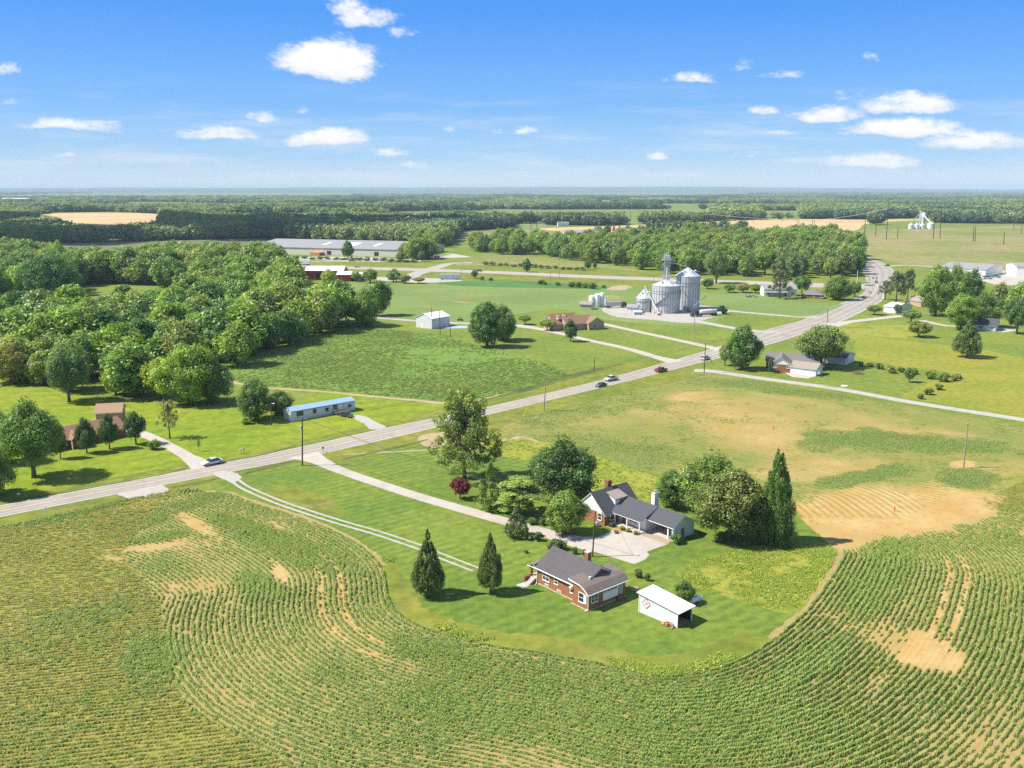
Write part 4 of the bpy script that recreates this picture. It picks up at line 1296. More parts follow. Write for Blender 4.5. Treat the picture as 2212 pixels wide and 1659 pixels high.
# ------------------------------------------------------------------ stuff: corn, weeds and the far woods (too many to count)
def tinted_material(name, a, b, c, trans=.3):
    t = NT(name)
    oi = t.N.new('ShaderNodeObjectInfo')
    r = oi.outputs['Random']
    col = t.mix(t.ramp(r, 0, .6), a, b)
    col = t.mix(t.ramp(r, .7, 1.0), col, c)
    k = t.ramp(t.attr('tint'), 0, 1, .65, 1.35)
    n = t.N.new('ShaderNodeCombineXYZ')
    for i in range(3):
        t.L.new(k, n.inputs[i])
    return finish_leaf(t, t.mix(1.0, col, n.outputs[0], 'MULTIPLY'), trans)


def scatter(name, P, rot, scl, var, sources, kind='stuff'):
    """one object whose points carry a copy of one of the source meshes"""
    me = bpy.data.meshes.new(name)
    me.vertices.add(len(P))
    me.vertices.foreach_set('co', np.asarray(P, np.float32).ravel())
    for nm, ty, val in (('rot', 'FLOAT', rot), ('scl', 'FLOAT_VECTOR', scl), ('var', 'INT', var)):
        at = me.attributes.new(nm, ty, 'POINT')
        at.data.foreach_set('vector' if ty == 'FLOAT_VECTOR' else 'value', np.asarray(val, np.int32 if ty == 'INT' else np.float32).ravel())
    o = link(name, me)
    ng = bpy.data.node_groups.new(name, 'GeometryNodeTree')
    ng.interface.new_socket('Geometry', in_out='INPUT', socket_type='NodeSocketGeometry')
    ng.interface.new_socket('Geometry', in_out='OUTPUT', socket_type='NodeSocketGeometry')
    N, L = ng.nodes, ng.links
    gi, go = N.new('NodeGroupInput'), N.new('NodeGroupOutput')
    jn = N.new('GeometryNodeJoinGeometry')

    def attr(nm, ty):
        n = N.new('GeometryNodeInputNamedAttribute')
        n.data_type = ty
        n.inputs['Name'].default_value = nm
        return n.outputs[0]
    cb = N.new('ShaderNodeCombineXYZ')
    L.new(attr('rot', 'FLOAT'), cb.inputs[2])
    for k, src in enumerate(sources):
        ob = bpy.data.objects.new('source_' + src.name, src)     # never linked to the scene
        oi = N.new('GeometryNodeObjectInfo')
        oi.inputs['Object'].default_value = ob
        oi.inputs['As Instance'].default_value = True
        cp = N.new('FunctionNodeCompare')
        cp.data_type = 'INT'
        cp.operation = 'EQUAL'
        L.new(attr('var', 'INT'), [s for s in cp.inputs if s.type == 'INT'][0])
        [s for s in cp.inputs if s.type == 'INT'][1].default_value = k
        ip = N.new('GeometryNodeInstanceOnPoints')
        L.new(gi.outputs[0], ip.inputs['Points'])
        L.new(cp.outputs[0], ip.inputs['Selection'])
        L.new(oi.outputs['Geometry'], ip.inputs['Instance'])
        L.new(cb.outputs[0], ip.inputs['Rotation'])
        L.new(attr('scl', 'FLOAT_VECTOR'), ip.inputs['Scale'])
        L.new(ip.outputs[0], jn.inputs[0])
    L.new(jn.outputs[0], go.inputs[0])
    md = o.modifiers.new('scatter', 'NODES')
    md.node_group = ng
    return tag(o, kind=kind)


def corn_clump(seed, length=1.0, n=5, h=.8, mat=None, lean=.5):
    """a metre of a corn row: stalks with long arching leaves, row along x"""
    rng = np.random.default_rng(seed)
    V, F, T = [], [], []
    for i in range(n):
        px, py = (i + .5 + rng.uniform(-.3, .3)) / n * length - length / 2, rng.normal() * .05
        hh = h * rng.uniform(.75, 1.1)
        a0 = rng.uniform(0, 6.28)
        for k in range(7):
            a = a0 + k * math.pi + rng.normal() * .45
            z0 = hh * (.12 + .68 * k / 7)
            L = hh * rng.uniform(.55, .85) * (1.0 if k < 5 else .75)
            w = .05 * rng.uniform(.8, 1.25)
            dx, dy = math.cos(a), math.sin(a)
            nx, ny = -dy, dx
            p = [(0, 0), (.38 * L, .42 * L), (.85 * L, .34 * L), (1.12 * L, .02 * L)] if k < 5 else [(0, 0), (.18 * L, .5 * L), (.42 * L, .85 * L), (.7 * L, .8 * L)]
            ww = [w * .7, w, w * .75, .004]
            b = len(V)
            for (r, z), wv in zip(p, ww):
                V.append((px + dx * r + nx * wv, py + dy * r + ny * wv, z0 + z))
                V.append((px + dx * r - nx * wv, py + dy * r - ny * wv, z0 + z + .02))
            t = rng.uniform(0, 1)
            for s in range(3):
                F.append((b + 2 * s, b + 2 * s + 1, b + 2 * s + 3, b + 2 * s + 2))
                T.append(t)
    me = rawmesh('corn', np.array(V), np.array(F), [mat])
    at = me.attributes.new('tint', 'FLOAT', 'FACE')
    at.data.foreach_set('value', np.array(T, np.float32))
    return me


def low_clump(seed, mat, n=40, r=.5, size=.075, h=.2, length=1.0):
    rng = np.random.default_rng(seed)
    C = np.stack([rng.uniform(-length / 2, length / 2, n), rng.normal(size=n) * r * .3, rng.uniform(.05, h, n)], 1)
    V, F, t = cards(C, np.full(n, .06), 2, size, rng, up=.9, rnd=.6)
    me = rawmesh('bean', V, F, [mat])
    at = me.attributes.new('tint', 'FLOAT', 'FACE')
    at.data.foreach_set('value', t.astype(np.float32))
    return me


M_CORN = tinted_material('corn_leaf', (.235, .35, .075), (.29, .39, .085), (.36, .40, .10), .42)
M_CORN_Y = tinted_material('pale_corn_leaf', (.34, .36, .075), (.40, .39, .09), (.45, .40, .14), .42)
M_BEAN = tinted_material('bean_leaf', (.24, .34, .08), (.29, .37, .09), (.36, .38, .11), .4)
M_WEEDL = tinted_material('weed_leaf', (.42, .50, .08), (.34, .45, .065), (.52, .50, .11), .45)


def row_angle(X, Y):
    e = .4
    f = lambda a, b: crop_fields(a, b)[2]
    gx, gy = f(X + e, Y) - f(X - e, Y), f(X, Y + e) - f(X, Y - e)
    return np.arctan2(gx, -gy) * 1.0, gx, gy


def build_crop():
    rng = np.random.default_rng(44)
    polyxy = [(p.x, p.y) for p in (gp(u, min(v, 2300)) for u, v in FIELD_D)]
    sp = .42
    P, R, S, VR = [], [], [], []
    # every plant stand is first put anywhere and then drawn onto the nearest row
    ys = np.arange(92, 420, sp)
    for y0 in ys:
        w = y0 * .60 + 12
        step = .8 if y0 < 300 else 1.4
        xs = np.arange(-w, w, step)
        X = xs + rng.uniform(-.4, .4, len(xs))
        Y = np.full(len(xs), y0) + rng.uniform(-.27, .27, len(xs))
        ok = inpoly(X, Y, polyxy)
        P.append(np.stack([X[ok], Y[ok]], 1))
    P = np.concatenate(P)
    bare, lush, row, bundle, front, u, v = crop_fields(P[:, 0], P[:, 1])
    ang, gx, gy = row_angle(P[:, 0], P[:, 1])
    g = np.hypot(gx, gy) + 1e-6
    frac = row / ROW - np.round(row / ROW - .25) - .25
    jit = rng.normal(size=len(P)) * .09
    P[:, 0] += (jit - frac * ROW) * gx / g
    P[:, 1] += (jit - frac * ROW) * gy / g
    ok = (g > .5) & (np.abs(u - CX) < 1180) & (v < 1720)
    ed = dist_poly(P[:, 0], P[:, 1], EDGE_XY)
    isl = inpoly(P[:, 0], P[:, 1], [(p.x, p.y) for p in (gp(a, b) for a, b in ISLAND_D)])
    ok &= ~isl & (ed > .6)
    n1, n2 = fbm(P[:, 0] * .05, P[:, 1] * .05, 21, 4), fbm(P[:, 0] * .3, P[:, 1] * .3, 31, 3)
    n3 = fbm(row * .16, (P[:, 0] * .6 + P[:, 1] * .8) * .035, 41, 3)
    vig = .60 + .55 * lush + (n1 - .5) * 1.2 + (n2 - .5) * .4 + (n3 - .5) * .8 - bare * .95
    vig = np.where(bundle, vig + .12, vig * .6 + .25)
    keep = ok & (rng.uniform(size=len(P)) < np.clip(vig * 1.25 + .38 - bare * .5, .0, 1)) & ((bare < .95) | (rng.uniform(size=len(P)) < .07))
    front = front & ~((v < 1190 - np.clip(u - 1840, 0, None) * .40) & (u > 1700))
    keep &= front | (rng.uniform(size=len(P)) < np.clip(lush * 1.0 + (n1 + n2 - 1.0) * .8, 0, .95))
    P, vig, front, ang, bundle, lush = P[keep], vig[keep], front[keep], ang[keep], bundle[keep], lush[keep]
    s = np.clip(.36 + .60 * vig, .34, 1.05) * rng.uniform(.85, 1.15, len(P))
    pale = (~bundle) & (rng.uniform(size=len(P)) > lush * .9 + .12 + (vig - .5) * .5)
    var = np.where(front, np.where(pale, 3, 0) + rng.integers(0, 3, len(P)), 6 + rng.integers(0, 2, len(P)))
    flip = rng.integers(0, 2, len(P)) * math.pi
    sc = np.where(front[:, None], np.stack([np.full(len(P), .8), .24 + .34 * s + .30 * lush, .56 * s + .08], 1), np.stack([np.full(len(P), 1.0), .3 + .5 * s, .25 + .4 * s], 1))
    src = [corn_clump(k, mat=M_CORN) for k in (1, 2, 3)] + [corn_clump(k, h=.62, n=4, mat=M_CORN_Y) for k in (4, 5, 6)] + [low_clump(k, M_BEAN) for k in (7, 8)]
    print('corn stands', len(P))
    scatter('corn_crop', np.stack([P[:, 0], P[:, 1], np.zeros(len(P))], 1), ang + flip, sc, var, src)


build_crop()


def build_weeds():
    rng = np.random.default_rng(9)
    Q = []
    for polyD, n in (([(1462, 1236), (1500, 1215), (1570, 1195), (1690, 1172), (1780, 1174), (1803, 1190), (1795, 1218), (1762, 1268), (1716, 1322), (1640, 1310), (1540, 1282), (1490, 1262)], 1900),
                     ([(1055, 936), (1230, 968), (1460, 1041), (1690, 1094), (1640, 1110), (1460, 1090), (1340, 1085), (1240, 1040), (1160, 1000), (985, 958)], 2000)):
        xy = [(p.x, p.y) for p in (gp(*q) for q in polyD)]
        a = np.array(xy)
        X, Y = rng.uniform(a[:, 0].min(), a[:, 0].max(), n * 3), rng.uniform(a[:, 1].min(), a[:, 1].max(), n * 3)
        ok = inpoly(X, Y, xy) & (fbm(X * .25, Y * .25, 5, 3) > rng.uniform(.25, .7, len(X)))
        Q.append(np.stack([X[ok], Y[ok], np.zeros(ok.sum())], 1)[:n])
    rim = spline([gp(u, v) for u, v in [(838, 1205), (856, 1290), (880, 1322), (940, 1351), (1055, 1382), (1160, 1397), (1265, 1415), (1372, 1440), (1425, 1449), (1500, 1443), (1575, 1420)]], False, 60)
    tall = []
    for p in rim:
        if fbm(np.array([p.x * .12]), np.array([p.y * .12]), 77, 3)[0] > .56:
            for _ in range(3):
                tall.append((p.x + rng.normal() * .5, p.y + rng.normal() * .5, 0))
    Q.append(np.array(tall))
    P = np.concatenate(Q)
    n0 = len(P) - len(tall)
    sc = rng.uniform(.7, 1.7, len(P))
    sc[n0:] *= 1.25
    scatter('weeds', P, rng.uniform(0, 6.28, len(P)), np.stack([sc * .6, sc * .75, sc * .7], 1), rng.integers(0, 2, len(P)), [low_clump(51, M_WEEDL, 40, .9, .085, .3), low_clump(52, M_WEEDL, 40, .9, .085, .3)])


build_weeds()


def left_field_plants():
    rng = np.random.default_rng(19)
    xy = [(p.x, p.y) for p in (gp(*q) for q in LEFT_FIELD_D)]
    a = np.array(xy)
    n = 40000
    X, Y = rng.uniform(a[:, 0].min(), a[:, 0].max(), n), rng.uniform(a[:, 1].min(), a[:, 1].max(), n)
    an = math.radians(20)
    q = -X * math.sin(an) + Y * math.cos(an)
    dq = (q - np.round(q / 1.1) * 1.1) * .8
    X, Y = X + dq * math.sin(an), Y - dq * math.cos(an)
    ok = inpoly(X, Y, xy) & (fbm(X * .03, Y * .03, 15, 4) + fbm(X * .2, Y * .2, 16, 2) * .35 > rng.uniform(.35, .75, n))
    X, Y = X[ok][:9000], Y[ok][:9000]
    s = rng.uniform(.7, 1.25, len(X))
    scatter('left_field_crop', np.stack([X, Y, np.zeros(len(X))], 1), np.full(len(X), an), np.stack([s * .8, s * .7, s * 1.0], 1), rng.integers(0, 2, len(X)), [low_clump(61, M_BEAN, 30, .6, .12, .3), low_clump(62, M_BEAN, 30, .6, .12, .3)])


left_field_plants()


# ---- far woods
NOT_WOOD = [[(60, 470), (112, 459), (250, 457.5), (350, 462), (356, 504), (240, 522), (150, 512), (90, 498)],
            [(-80, 556), (-80, 532), (15, 530), (150, 525), (350, 520), (560, 515), (640, 519), (880, 525), (945, 530), (962, 552), (900, 552), (870, 560), (960, 620), (-80, 620)],
            [(965, 530), (1000, 499), (1050, 496), (1105, 493), (1180, 486), (1300, 488), (1475, 480), (1608, 475), (1740, 473), (1850, 474), (2010, 473), (1890, 484), (1880, 487), (2012, 482), (2300, 484), (2300, 640), (940, 640), (930, 545)],
            [(1466, 454), (1545, 452), (1542, 471), (1468, 475)], [(1636, 457), (1735, 454), (1728, 473), (1642, 474)], [(690, 437), (860, 436), (850, 443), (700, 444)], [(1180, 436), (1330, 435), (1320, 441), (1190, 442)], [(1105, 484), (1180, 482), (1180, 493), (1105, 494)], [(1340, 478), (1400, 476), (1395, 483), (1345, 485)],
            [(120, 415.6), (700, 413.6), (1100, 413), (1610, 411.8), (1620, 421), (1480, 423), (1300, 421), (700, 420.5), (300, 421)], [(0, 432), (66, 434), (66, 439), (0, 439)], [(1900, 473), (2020, 470), (2020, 494), (1900, 494)]]


def far_woods():
    rng = np.random.default_rng(15)
    P, S = [], []
    # rows of the print from the front of the far woods to the foot of the hills
    d = 880.0
    while d < 24000:
        gap = 10.5 if d < 1500 else 10.5 * (d / 1500) ** .95
        size = 1.0 if d < 1500 else (d / 1500) ** .55
        w = d * .60 + 60
        n = int(2 * w / gap)
        X = -w + np.arange(n) * gap + rng.uniform(-.45, .45, n) * gap
        Y = d + rng.uniform(-.5, .5, n) * gap
        u, v = pj(np.stack([X, Y, np.zeros(n)], 1))
        ok = np.ones(n, bool)
        for p in NOT_WOOD:
            ok &= ~inpoly(u, v, p)
        open_ = fbm(X * .0011 + 3, Y * .0018, 8, 3)
        ok &= (open_ > .43) | (d < 1500)
        if d > 7000:
            ok &= fbm(X * .0002, Y * .00012, 4, 3) > .42
        P.append(np.stack([X, Y, np.zeros(n)], 1)[ok])
        S.append(np.full(ok.sum(), size))
        d += gap * (.85 if d < 2500 else .8 * (d / 2500) ** .5)
    rest = np.array([(x, y, 0) for x, y, h in WOOD_REST])
    P.append(rest)
    S.append(np.ones(len(rest)))
    P, S = np.concatenate(P), np.concatenate(S)
    u, v = pj(P)
    hgt = rng.uniform(13, 22, len(P)) * (.7 + .75 * fbm(P[:, 0] * .006, P[:, 1] * .004, 23, 3)) * np.interp(P[:, 1], [900, 2500, 5000, 9000], [1.12, 1.0, .8, .6]) * np.where(S > 1, S ** .25, 1)
    # the wood in front stands a little taller
    wid = hgt * rng.uniform(.85, 1.25, len(P)) * np.where(S > 1, S ** 1.25, 1)
    tone = fbm(P[:, 0] * .004, P[:, 1] * .0025, 12, 3)
    var = np.where(tone + rng.normal(size=len(P)) * .05 + np.interp(P[:, 1], [900, 1500, 1700, 4000, 4300, 8000], [-.06, -.06, .08, .06, -.05, -.02]) > .5, 3, 0) + rng.integers(0, 3, len(P))  # dark and light leaf bands by distance stand in for cloud shade
    mats = [tinted_material('far_leaf_dark', (.072, .140, .055), (.10, .17, .065), (.13, .18, .075), .25), tinted_material('far_leaf_light', (.185, .275, .080), (.235, .305, .092), (.27, .29, .115), .3)]
    nearby = (P[:, 1] < 1150) & (S <= 1)
    var = np.where(nearby, 6 + rng.integers(0, 3, len(P)), var)
    src = []
    for m in mats:
        for nm in ('far_a', 'far_b', 'far_c'):
            me = PROTO[nm][0].copy()
            me.name = 'far_tree'
            me.materials.clear()
            me.materials.append(m)
            src.append(me)
    for nm in ('wood_a', 'wood_b', 'wood_c'):
        me = PROTO[nm][0].copy()
        me.materials.clear()
        me.materials.append(tinted_material('wood_leaf', (.17, .28, .055), (.23, .34, .06), (.29, .35, .075), .4))
        src.append(me)
    print('far trees', len(P))
    scatter('far_woods', P, rng.uniform(0, 6.28, len(P)), np.stack([wid, wid, hgt], 1), var, src)


far_woods()


def far_hills():
    m_h = grass('hill_woods', (.05, .085, .035), (.075, .11, .045), None, .0008, .006, fine=.02)
    rng = np.random.default_rng(2)
    for (d, x0, x1, hmax, sd) in ((15000, -12000, 13000, 52, 1), (19000, -14000, 16000, 122, 5)):
        xs = np.linspace(x0, x1, 240)
        ys = np.linspace(0, 1, 9)
        V, F = [], []
        for j, t in enumerate(ys):
            for i, x in enumerate(xs):
                k = math.sin(math.pi * t) ** .8
                h = hmax * (.62 + .75 * (fbm(np.array([x * .0004 + sd]), np.array([t * 1.2]), sd, 4)[0] - .35))
                h *= np.interp(x, [x0, x0 * .6, x1 * .3, x1 * .75], [.8, 1.0, 1.0, .6])
                V.append((x, d + t * 3500, max(h * k, 0) - .5))
        n = len(xs)
        F = [(j * n + i, j * n + i + 1, (j + 1) * n + i + 1, (j + 1) * n + i) for j in range(len(ys) - 1) for i in range(n - 1)]
        tag(link('hills', rawmesh('hills', V, F, [m_h], True)), kind='structure')


far_hills()


def haze():
    mb = MB().box(-26000, 26000, -400, 25500, -1.5, 150)
    t = bpy.data.materials.new('summer_haze')
    t.use_nodes = True
    N, L = t.node_tree.nodes, t.node_tree.links
    N.remove(N['Principled BSDF'])
    pv = N.new('ShaderNodeVolumePrincipled')
    pv.inputs['Color'].default_value = (.64, .83, 1.0, 1)
    pv.inputs['Density'].default_value = HAZE
    pv.inputs['Anisotropy'].default_value = 0.0
    L.new(pv.outputs[0], N['Material Output'].inputs['Volume'])
    tag(mb.build('haze', t), kind='stuff')



def far_clouds():
    """fair weather clouds high up beyond the left edge; their shade lies over the far woods"""
    m = plain('cloud_white', (.85, .86, .88), 1.0, .05)
    rng = np.random.default_rng(8)
    for (gx0, gx1, gy0, gy1, z) in ((-1250, -120, 1130, 1800, 1500),):
        off = -sun_dir / sun_dir.z * -z
        cx, cy, rx, ry = (gx0 + gx1) / 2, (gy0 + gy1) / 2, (gx1 - gx0) / 2, (gy1 - gy0) / 2
        V, F, b = [], [], 0
        for k in range(34):
            a, r = rng.uniform(0, 6.283), rng.uniform(0, 1) ** .5
            px, py = cx + rx * r * math.cos(a), cy + ry * r * math.sin(a)
            s = rng.uniform(.22, .42) * ry * (1.15 - .5 * r)
            bm = bmesh.new()
            bmesh.ops.create_icosphere(bm, subdivisions=3, radius=1)
            for v in bm.verts:
                w = 1 + .25 * math.sin(v.co.x * 5 + k) * math.sin(v.co.y * 4 + 2 * k) + .12 * math.sin(v.co.z * 9 + k)
                V.append((px + off.x + v.co.x * s * w * 1.4, py + off.y + v.co.y * s * w, z + max(v.co.z, -.25) * s * w * .7))
            F += [tuple(b + v.index for v in f.verts) for f in bm.faces]
            b += len(bm.verts)
            bm.free()
        tag(link('cloud', rawmesh('cloud', V, F, [m], True)), kind='structure')


far_clouds()
HAZE = .5 / 8500
haze()

# ------------------------------------------------------------------ buildings
def brick_mat(name, a, b, mortar):
    t = NT(name)
    s = t.N.new('ShaderNodeSeparateXYZ')
    t.L.new(t.pos(True), s.inputs[0])
    c = t.N.new('ShaderNodeCombineXYZ')
    t.L.new(t.math('ADD', s.outputs[0], s.outputs[1]), c.inputs[0])
    t.L.new(s.outputs[2], c.inputs[1])
    br = t.N.new('ShaderNodeTexBrick')
    br.inputs['Scale'].default_value = 1.0
    br.inputs['Brick Width'].default_value = .23
    br.inputs['Row Height'].default_value = .08
    br.inputs['Mortar Size'].default_value = .006
    br.inputs['Color1'].default_value = a + (1,)
    br.inputs['Color2'].default_value = b + (1,)
    br.inputs['Mortar'].default_value = mortar + (1,)
    t.L.new(c.outputs[0], br.inputs['Vector'])
    col = t.mix(t.ramp(t.noise(t.pos(True), 1.3, 5, .7), .35, .75, 0, .45), br.outputs[0], tuple(x * .62 for x in a))
    return t.done(col, .9)


def shingle_mat(name, a, b, c=None):
    t = NT(name)
    P = t.pos(True)
    n = t.noise(t.mapping(P, (2.2, 2.2, 7)), 1.6, 5, .8)
    col = t.mix(t.ramp(n, .3, .7), a, b)
    if c:
        col = t.mix(t.ramp(t.noise(P, .5, 4, .6), .4, .7, 0, .8), col, c)
    t.bump(n, .03, .6)
    return t.done(col, .92)


def ribbed(name, c, axis=0, period=.25, depth=.12, rough=.5, metal=0.0, dirt=None):
    """standing ribs or lap siding: a soft dark line every period metres"""
    t = NT(name)
    P = t.pos(True)
    s = t.N.new('ShaderNodeSeparateXYZ')
    t.L.new(P, s.inputs[0])
    q = t.math('ADD', s.outputs[0], s.outputs[1]) if axis == 0 else s.outputs[2]
    w = t.math('ABSOLUTE', t.math('SINE', t.math('MULTIPLY', q, math.pi / period)))
    f = t.ramp(w, .0, .35, 1.0, 0.0)
    col = t.mix(t.math('MULTIPLY', f, depth * 3), c, tuple(x * .55 for x in c))
    col = t.mix(t.ramp(t.noise(P, .7, 5, .7), .4, .75, 0, .35), col, dirt or tuple(x * .8 for x in c))
    t.bump(w, .03, .4)
    return t.done(col, rough, metal)


B_ORANGE = brick_mat('orange_brick', (.34, .125, .05), (.27, .095, .042), (.36, .25, .17))
B_RED = brick_mat('red_brick', (.27, .095, .06), (.20, .07, .045), (.30, .24, .2))
B_TAN = brick_mat('tan_brick', (.42, .33, .235), (.36, .275, .19), (.45, .38, .3))
B_PINK = brick_mat('pale_brick', (.46, .32, .23), (.40, .27, .19), (.48, .38, .3))
R_PURPLE = shingle_mat('purple_grey_shingles', (.058, .055, .062), (.118, .110, .118), (.098, .088, .092))
R_BROWNISH = shingle_mat('weathered_shingles', (.125, .100, .088), (.20, .165, .148), (.17, .150, .14))
R_DARK = shingle_mat('charcoal_shingles', (.062, .066, .078), (.088, .092, .106), None)
R_BROWN = shingle_mat('brown_shingles', (.21, .115, .075), (.28, .165, .11), None)
R_TAN = shingle_mat('tan_shingles', (.30, .19, .115), (.36, .24, .155), None)
R_GREY = shingle_mat('grey_shingles', (.135, .13, .13), (.185, .178, .175), None)
R_LTBROWN = shingle_mat('light_brown_shingles', (.25, .205, .175), (.31, .26, .225), None)
W_WHITE = ribbed('white_siding', (.70, .71, .72), 1, .2, .10, .6)
W_BOARD = plain('white_paint', (.72, .725, .73), .55, .06)
W_BLUE = ribbed('pale_blue_siding', (.52, .60, .64), 1, .2, .12, .6)
W_METAL = ribbed('ribbed_white_metal', (.60, .61, .65), 0, .3, .2, .45)
W_METAL_R = ribbed('ribbed_white_roof', (.78, .79, .80), 0, .4, .05, .4)
W_CREAM = ribbed('cream_metal', (.60, .555, .49), 0, 2.2, .10, .6, dirt=(.50, .45, .38))
W_RED = ribbed('red_metal', (.42, .055, .045), 0, .6, .12, .5)
W_TANM = ribbed('tan_siding', (.42, .37, .31), 0, .4, .12, .6)
R_BLUEM = ribbed('blue_metal_roof', (.27, .40, .60), 0, .45, .10, .4)
R_GREYM = ribbed('grey_metal_roof', (.27, .26, .265), 0, 1.2, .08, .55, dirt=(.31, .30, .30))
TRIM = plain('white_trim', (.76, .76, .75), .5, .04)
GLASS = NT('window_glass')
GLASS.p.inputs['Specular IOR Level'].default_value = .8
GLASS = GLASS.done((.025, .032, .042), .08)
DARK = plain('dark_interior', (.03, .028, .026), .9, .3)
WOODM = plain('weathered_wood', (.22, .17, .12), .9, .25, 4)
CONCRETE = plain('concrete_steps', (.42, .39, .35), .9, .15, 3)
STEEL = plain('galvanized_steel', (.50, .52, .55), .42, .14, 1.5, .35)
RUST = plain('rusty_brown', (.24, .10, .05), .8, .3)
BLACK = plain('black_rubber', (.018, .018, .018), .85, .2)
CHROME = plain('wheel_metal', (.42, .42, .43), .35, .1, 4, .6)


class House:
    """local frame: x along the front from corner A to B, y to the back"""

    def __init__(self, name, label, cat, A, B, W, h, L=None, group=None, ang=None):
        a, b = (A if isinstance(A, Vector) else gp(*A)), (B if isinstance(B, Vector) else (gp(*B) if B else None))
        self.L = L or (b - a).length
        self.W, self.h = W, h
        self.ang = math.atan2(b.y - a.y, b.x - a.x) if ang is None else math.radians(ang)
        self.root = thing(name, label, cat, (a.x, a.y, 0), self.ang, group)

    def w(self, x, y):
        c, s = math.cos(self.ang), math.sin(self.ang)
        p = self.root.location
        return (p.x + x * c - y * s, p.y + x * s + y * c)

    def walls(self, mat, ridge=None, axis='x', x0=0, x1=None, y0=0, y1=None, h=None, name='wall', z0=-.1):
        x1 = self.L if x1 is None else x1
        y1 = self.W if y1 is None else y1
        h = h or self.h
        m = MB()
        if ridge is None:
            m.box(x0, x1, y0, y1, z0, h)
        elif axis == 'x':
            m.extrude([(y0, z0), (y1, z0), (y1, h), ((y0 + y1) / 2, ridge - .12), (y0, h)], 'x', x0, x1)
        else:
            m.extrude([(x0, z0), (x1, z0), (x1, h), ((x0 + x1) / 2, ridge - .12), (x0, h)], 'y', y0, y1)
        return m.build(name, mat, self.root)

    def gable(self, mat, ridge, axis='x', o=.45, og=.35, x0=0, x1=None, y0=0, y1=None, h=None, trim=TRIM, name='roof'):
        x1 = self.L if x1 is None else x1
        y1 = self.W if y1 is None else y1
        h = h or self.h
        a0, a1, b0, b1 = (y0, y1, x0, x1) if axis == 'x' else (x0, x1, y0, y1)
        md = (a0 + a1) / 2
        sl = (ridge - h) / (md - a0)
        e = h - sl * o

        def prof(k, t, top):
            return [(a0 - o - k, e + top - sl * k), (md, ridge + top), (a1 + o + k, e + top - sl * k), (a1 + o + k, e + top - t - sl * k), (md, ridge + top - t), (a0 - o - k, e + top - t - sl * k)]
        r = MB().extrude(prof(.04, .07, .12)[::-1], axis, b0 - og - .04, b1 + og + .04).build(name, mat, self.root)
        MB().extrude(prof(0, .17, .045)[::-1], axis, b0 - og, b1 + og).build('fascia', trim, r)
        return r

    def shed_roof(self, mat, z0, z1, o=.35, x0=0, x1=None, y0=0, y1=None, axis='y', trim=TRIM, t=.12, name='roof'):
        """single slope from z0 at the low end of the axis to z1"""
        x1 = self.L if x1 is None else x1
        y1 = self.W if y1 is None else y1
        a0, a1, b0, b1 = (y0, y1, x0, x1) if axis == 'y' else (x0, x1, y0, y1)
        ax = 'x' if axis == 'y' else 'y'
        s = (z1 - z0) / (a1 - a0)
        r = MB().extrude([(a0 - o, z0 - s * o + .12), (a0 - o, z0 - s * o + .06), (a1 + o, z1 + s * o + .06), (a1 + o, z1 + s * o + .12)], ax, b0 - o, b1 + o).build(name, mat, self.root)
        MB().extrude([(a0 - o + .03, z0 - s * o + .055), (a0 - o + .03, z0 - s * o + .05 - t), (a1 + o - .03, z1 + s * o + .05 - t), (a1 + o - .03, z1 + s * o + .055)], ax, b0 - o + .03, b1 + o - .03).build('fascia', trim, r)
        return r

    def hip(self, mat, ridge, o=.5, x0=0, x1=None, y0=0, y1=None, h=None, trim=TRIM, name='roof'):
        x1 = self.L if x1 is None else x1
        y1 = self.W if y1 is None else y1
        h = h or self.h
        hw = min(y1 - y0, x1 - x0) / 2
        X0, X1, Y0, Y1 = x0 - o, x1 + o, y0 - o, y1 + o
        e = h - (ridge - h) / hw * o
        if (x1 - x0) >= (y1 - y0):
            r0, r1 = (x0 + hw, (y0 + y1) / 2, ridge), (x1 - hw, (y0 + y1) / 2, ridge)
            c = [(X0, Y0, e), (X1, Y0, e), (X1, Y1, e), (X0, Y1, e)]
            fs = [(c[0], c[1], r1, r0), (c[1], c[2], r1), (c[2], c[3], r0, r1), (c[3], c[0], r0)]
        else:
            r0, r1 = ((x0 + x1) / 2, y0 + hw, ridge), ((x0 + x1) / 2, y1 - hw, ridge)
            c = [(X0, Y0, e), (X1, Y0, e), (X1, Y1, e), (X0, Y1, e)]
            fs = [(c[0], c[1], r0), (c[1], c[2], r1, r0), (c[2], c[3], r1), (c[3], c[0], r0, r1)]
        m = MB()
        for f in fs:
            m.face([(p[0], p[1], p[2] + .1) for p in f])
        m.face([(p[0], p[1], p[2] + .03) for p in reversed(c)])
        rf = m.build(name, mat, self.root)
        b = MB()
        for (p, q, r_, s_) in ((X0, X1, Y0 - .03, Y0), (X0, X1, Y1, Y1 + .03), (X0 - .03, X0, Y0, Y1), (X1, X1 + .03, Y0, Y1)):
            b.box(p, q, r_, s_, e - .12, e + .08)
        b.build('fascia', trim, rf)
        return rf

    def rect(self, side, s0, s1, n0, n1, z0, z1, m):
        L, W = self.L, self.W
        ox = getattr(self, 'ox', (0, L, 0, W))
        if side == 'f':
            return m.box(s0, s1, ox[2] - n1, ox[2] - n0, z0, z1)
        if side == 'b':
            return m.box(s0, s1, ox[3] + n0, ox[3] + n1, z0, z1)
        if side == 'l':
            return m.box(ox[0] - n1, ox[0] - n0, s0, s1, z0, z1)
        return m.box(ox[1] + n0, ox[1] + n1, s0, s1, z0, z1)

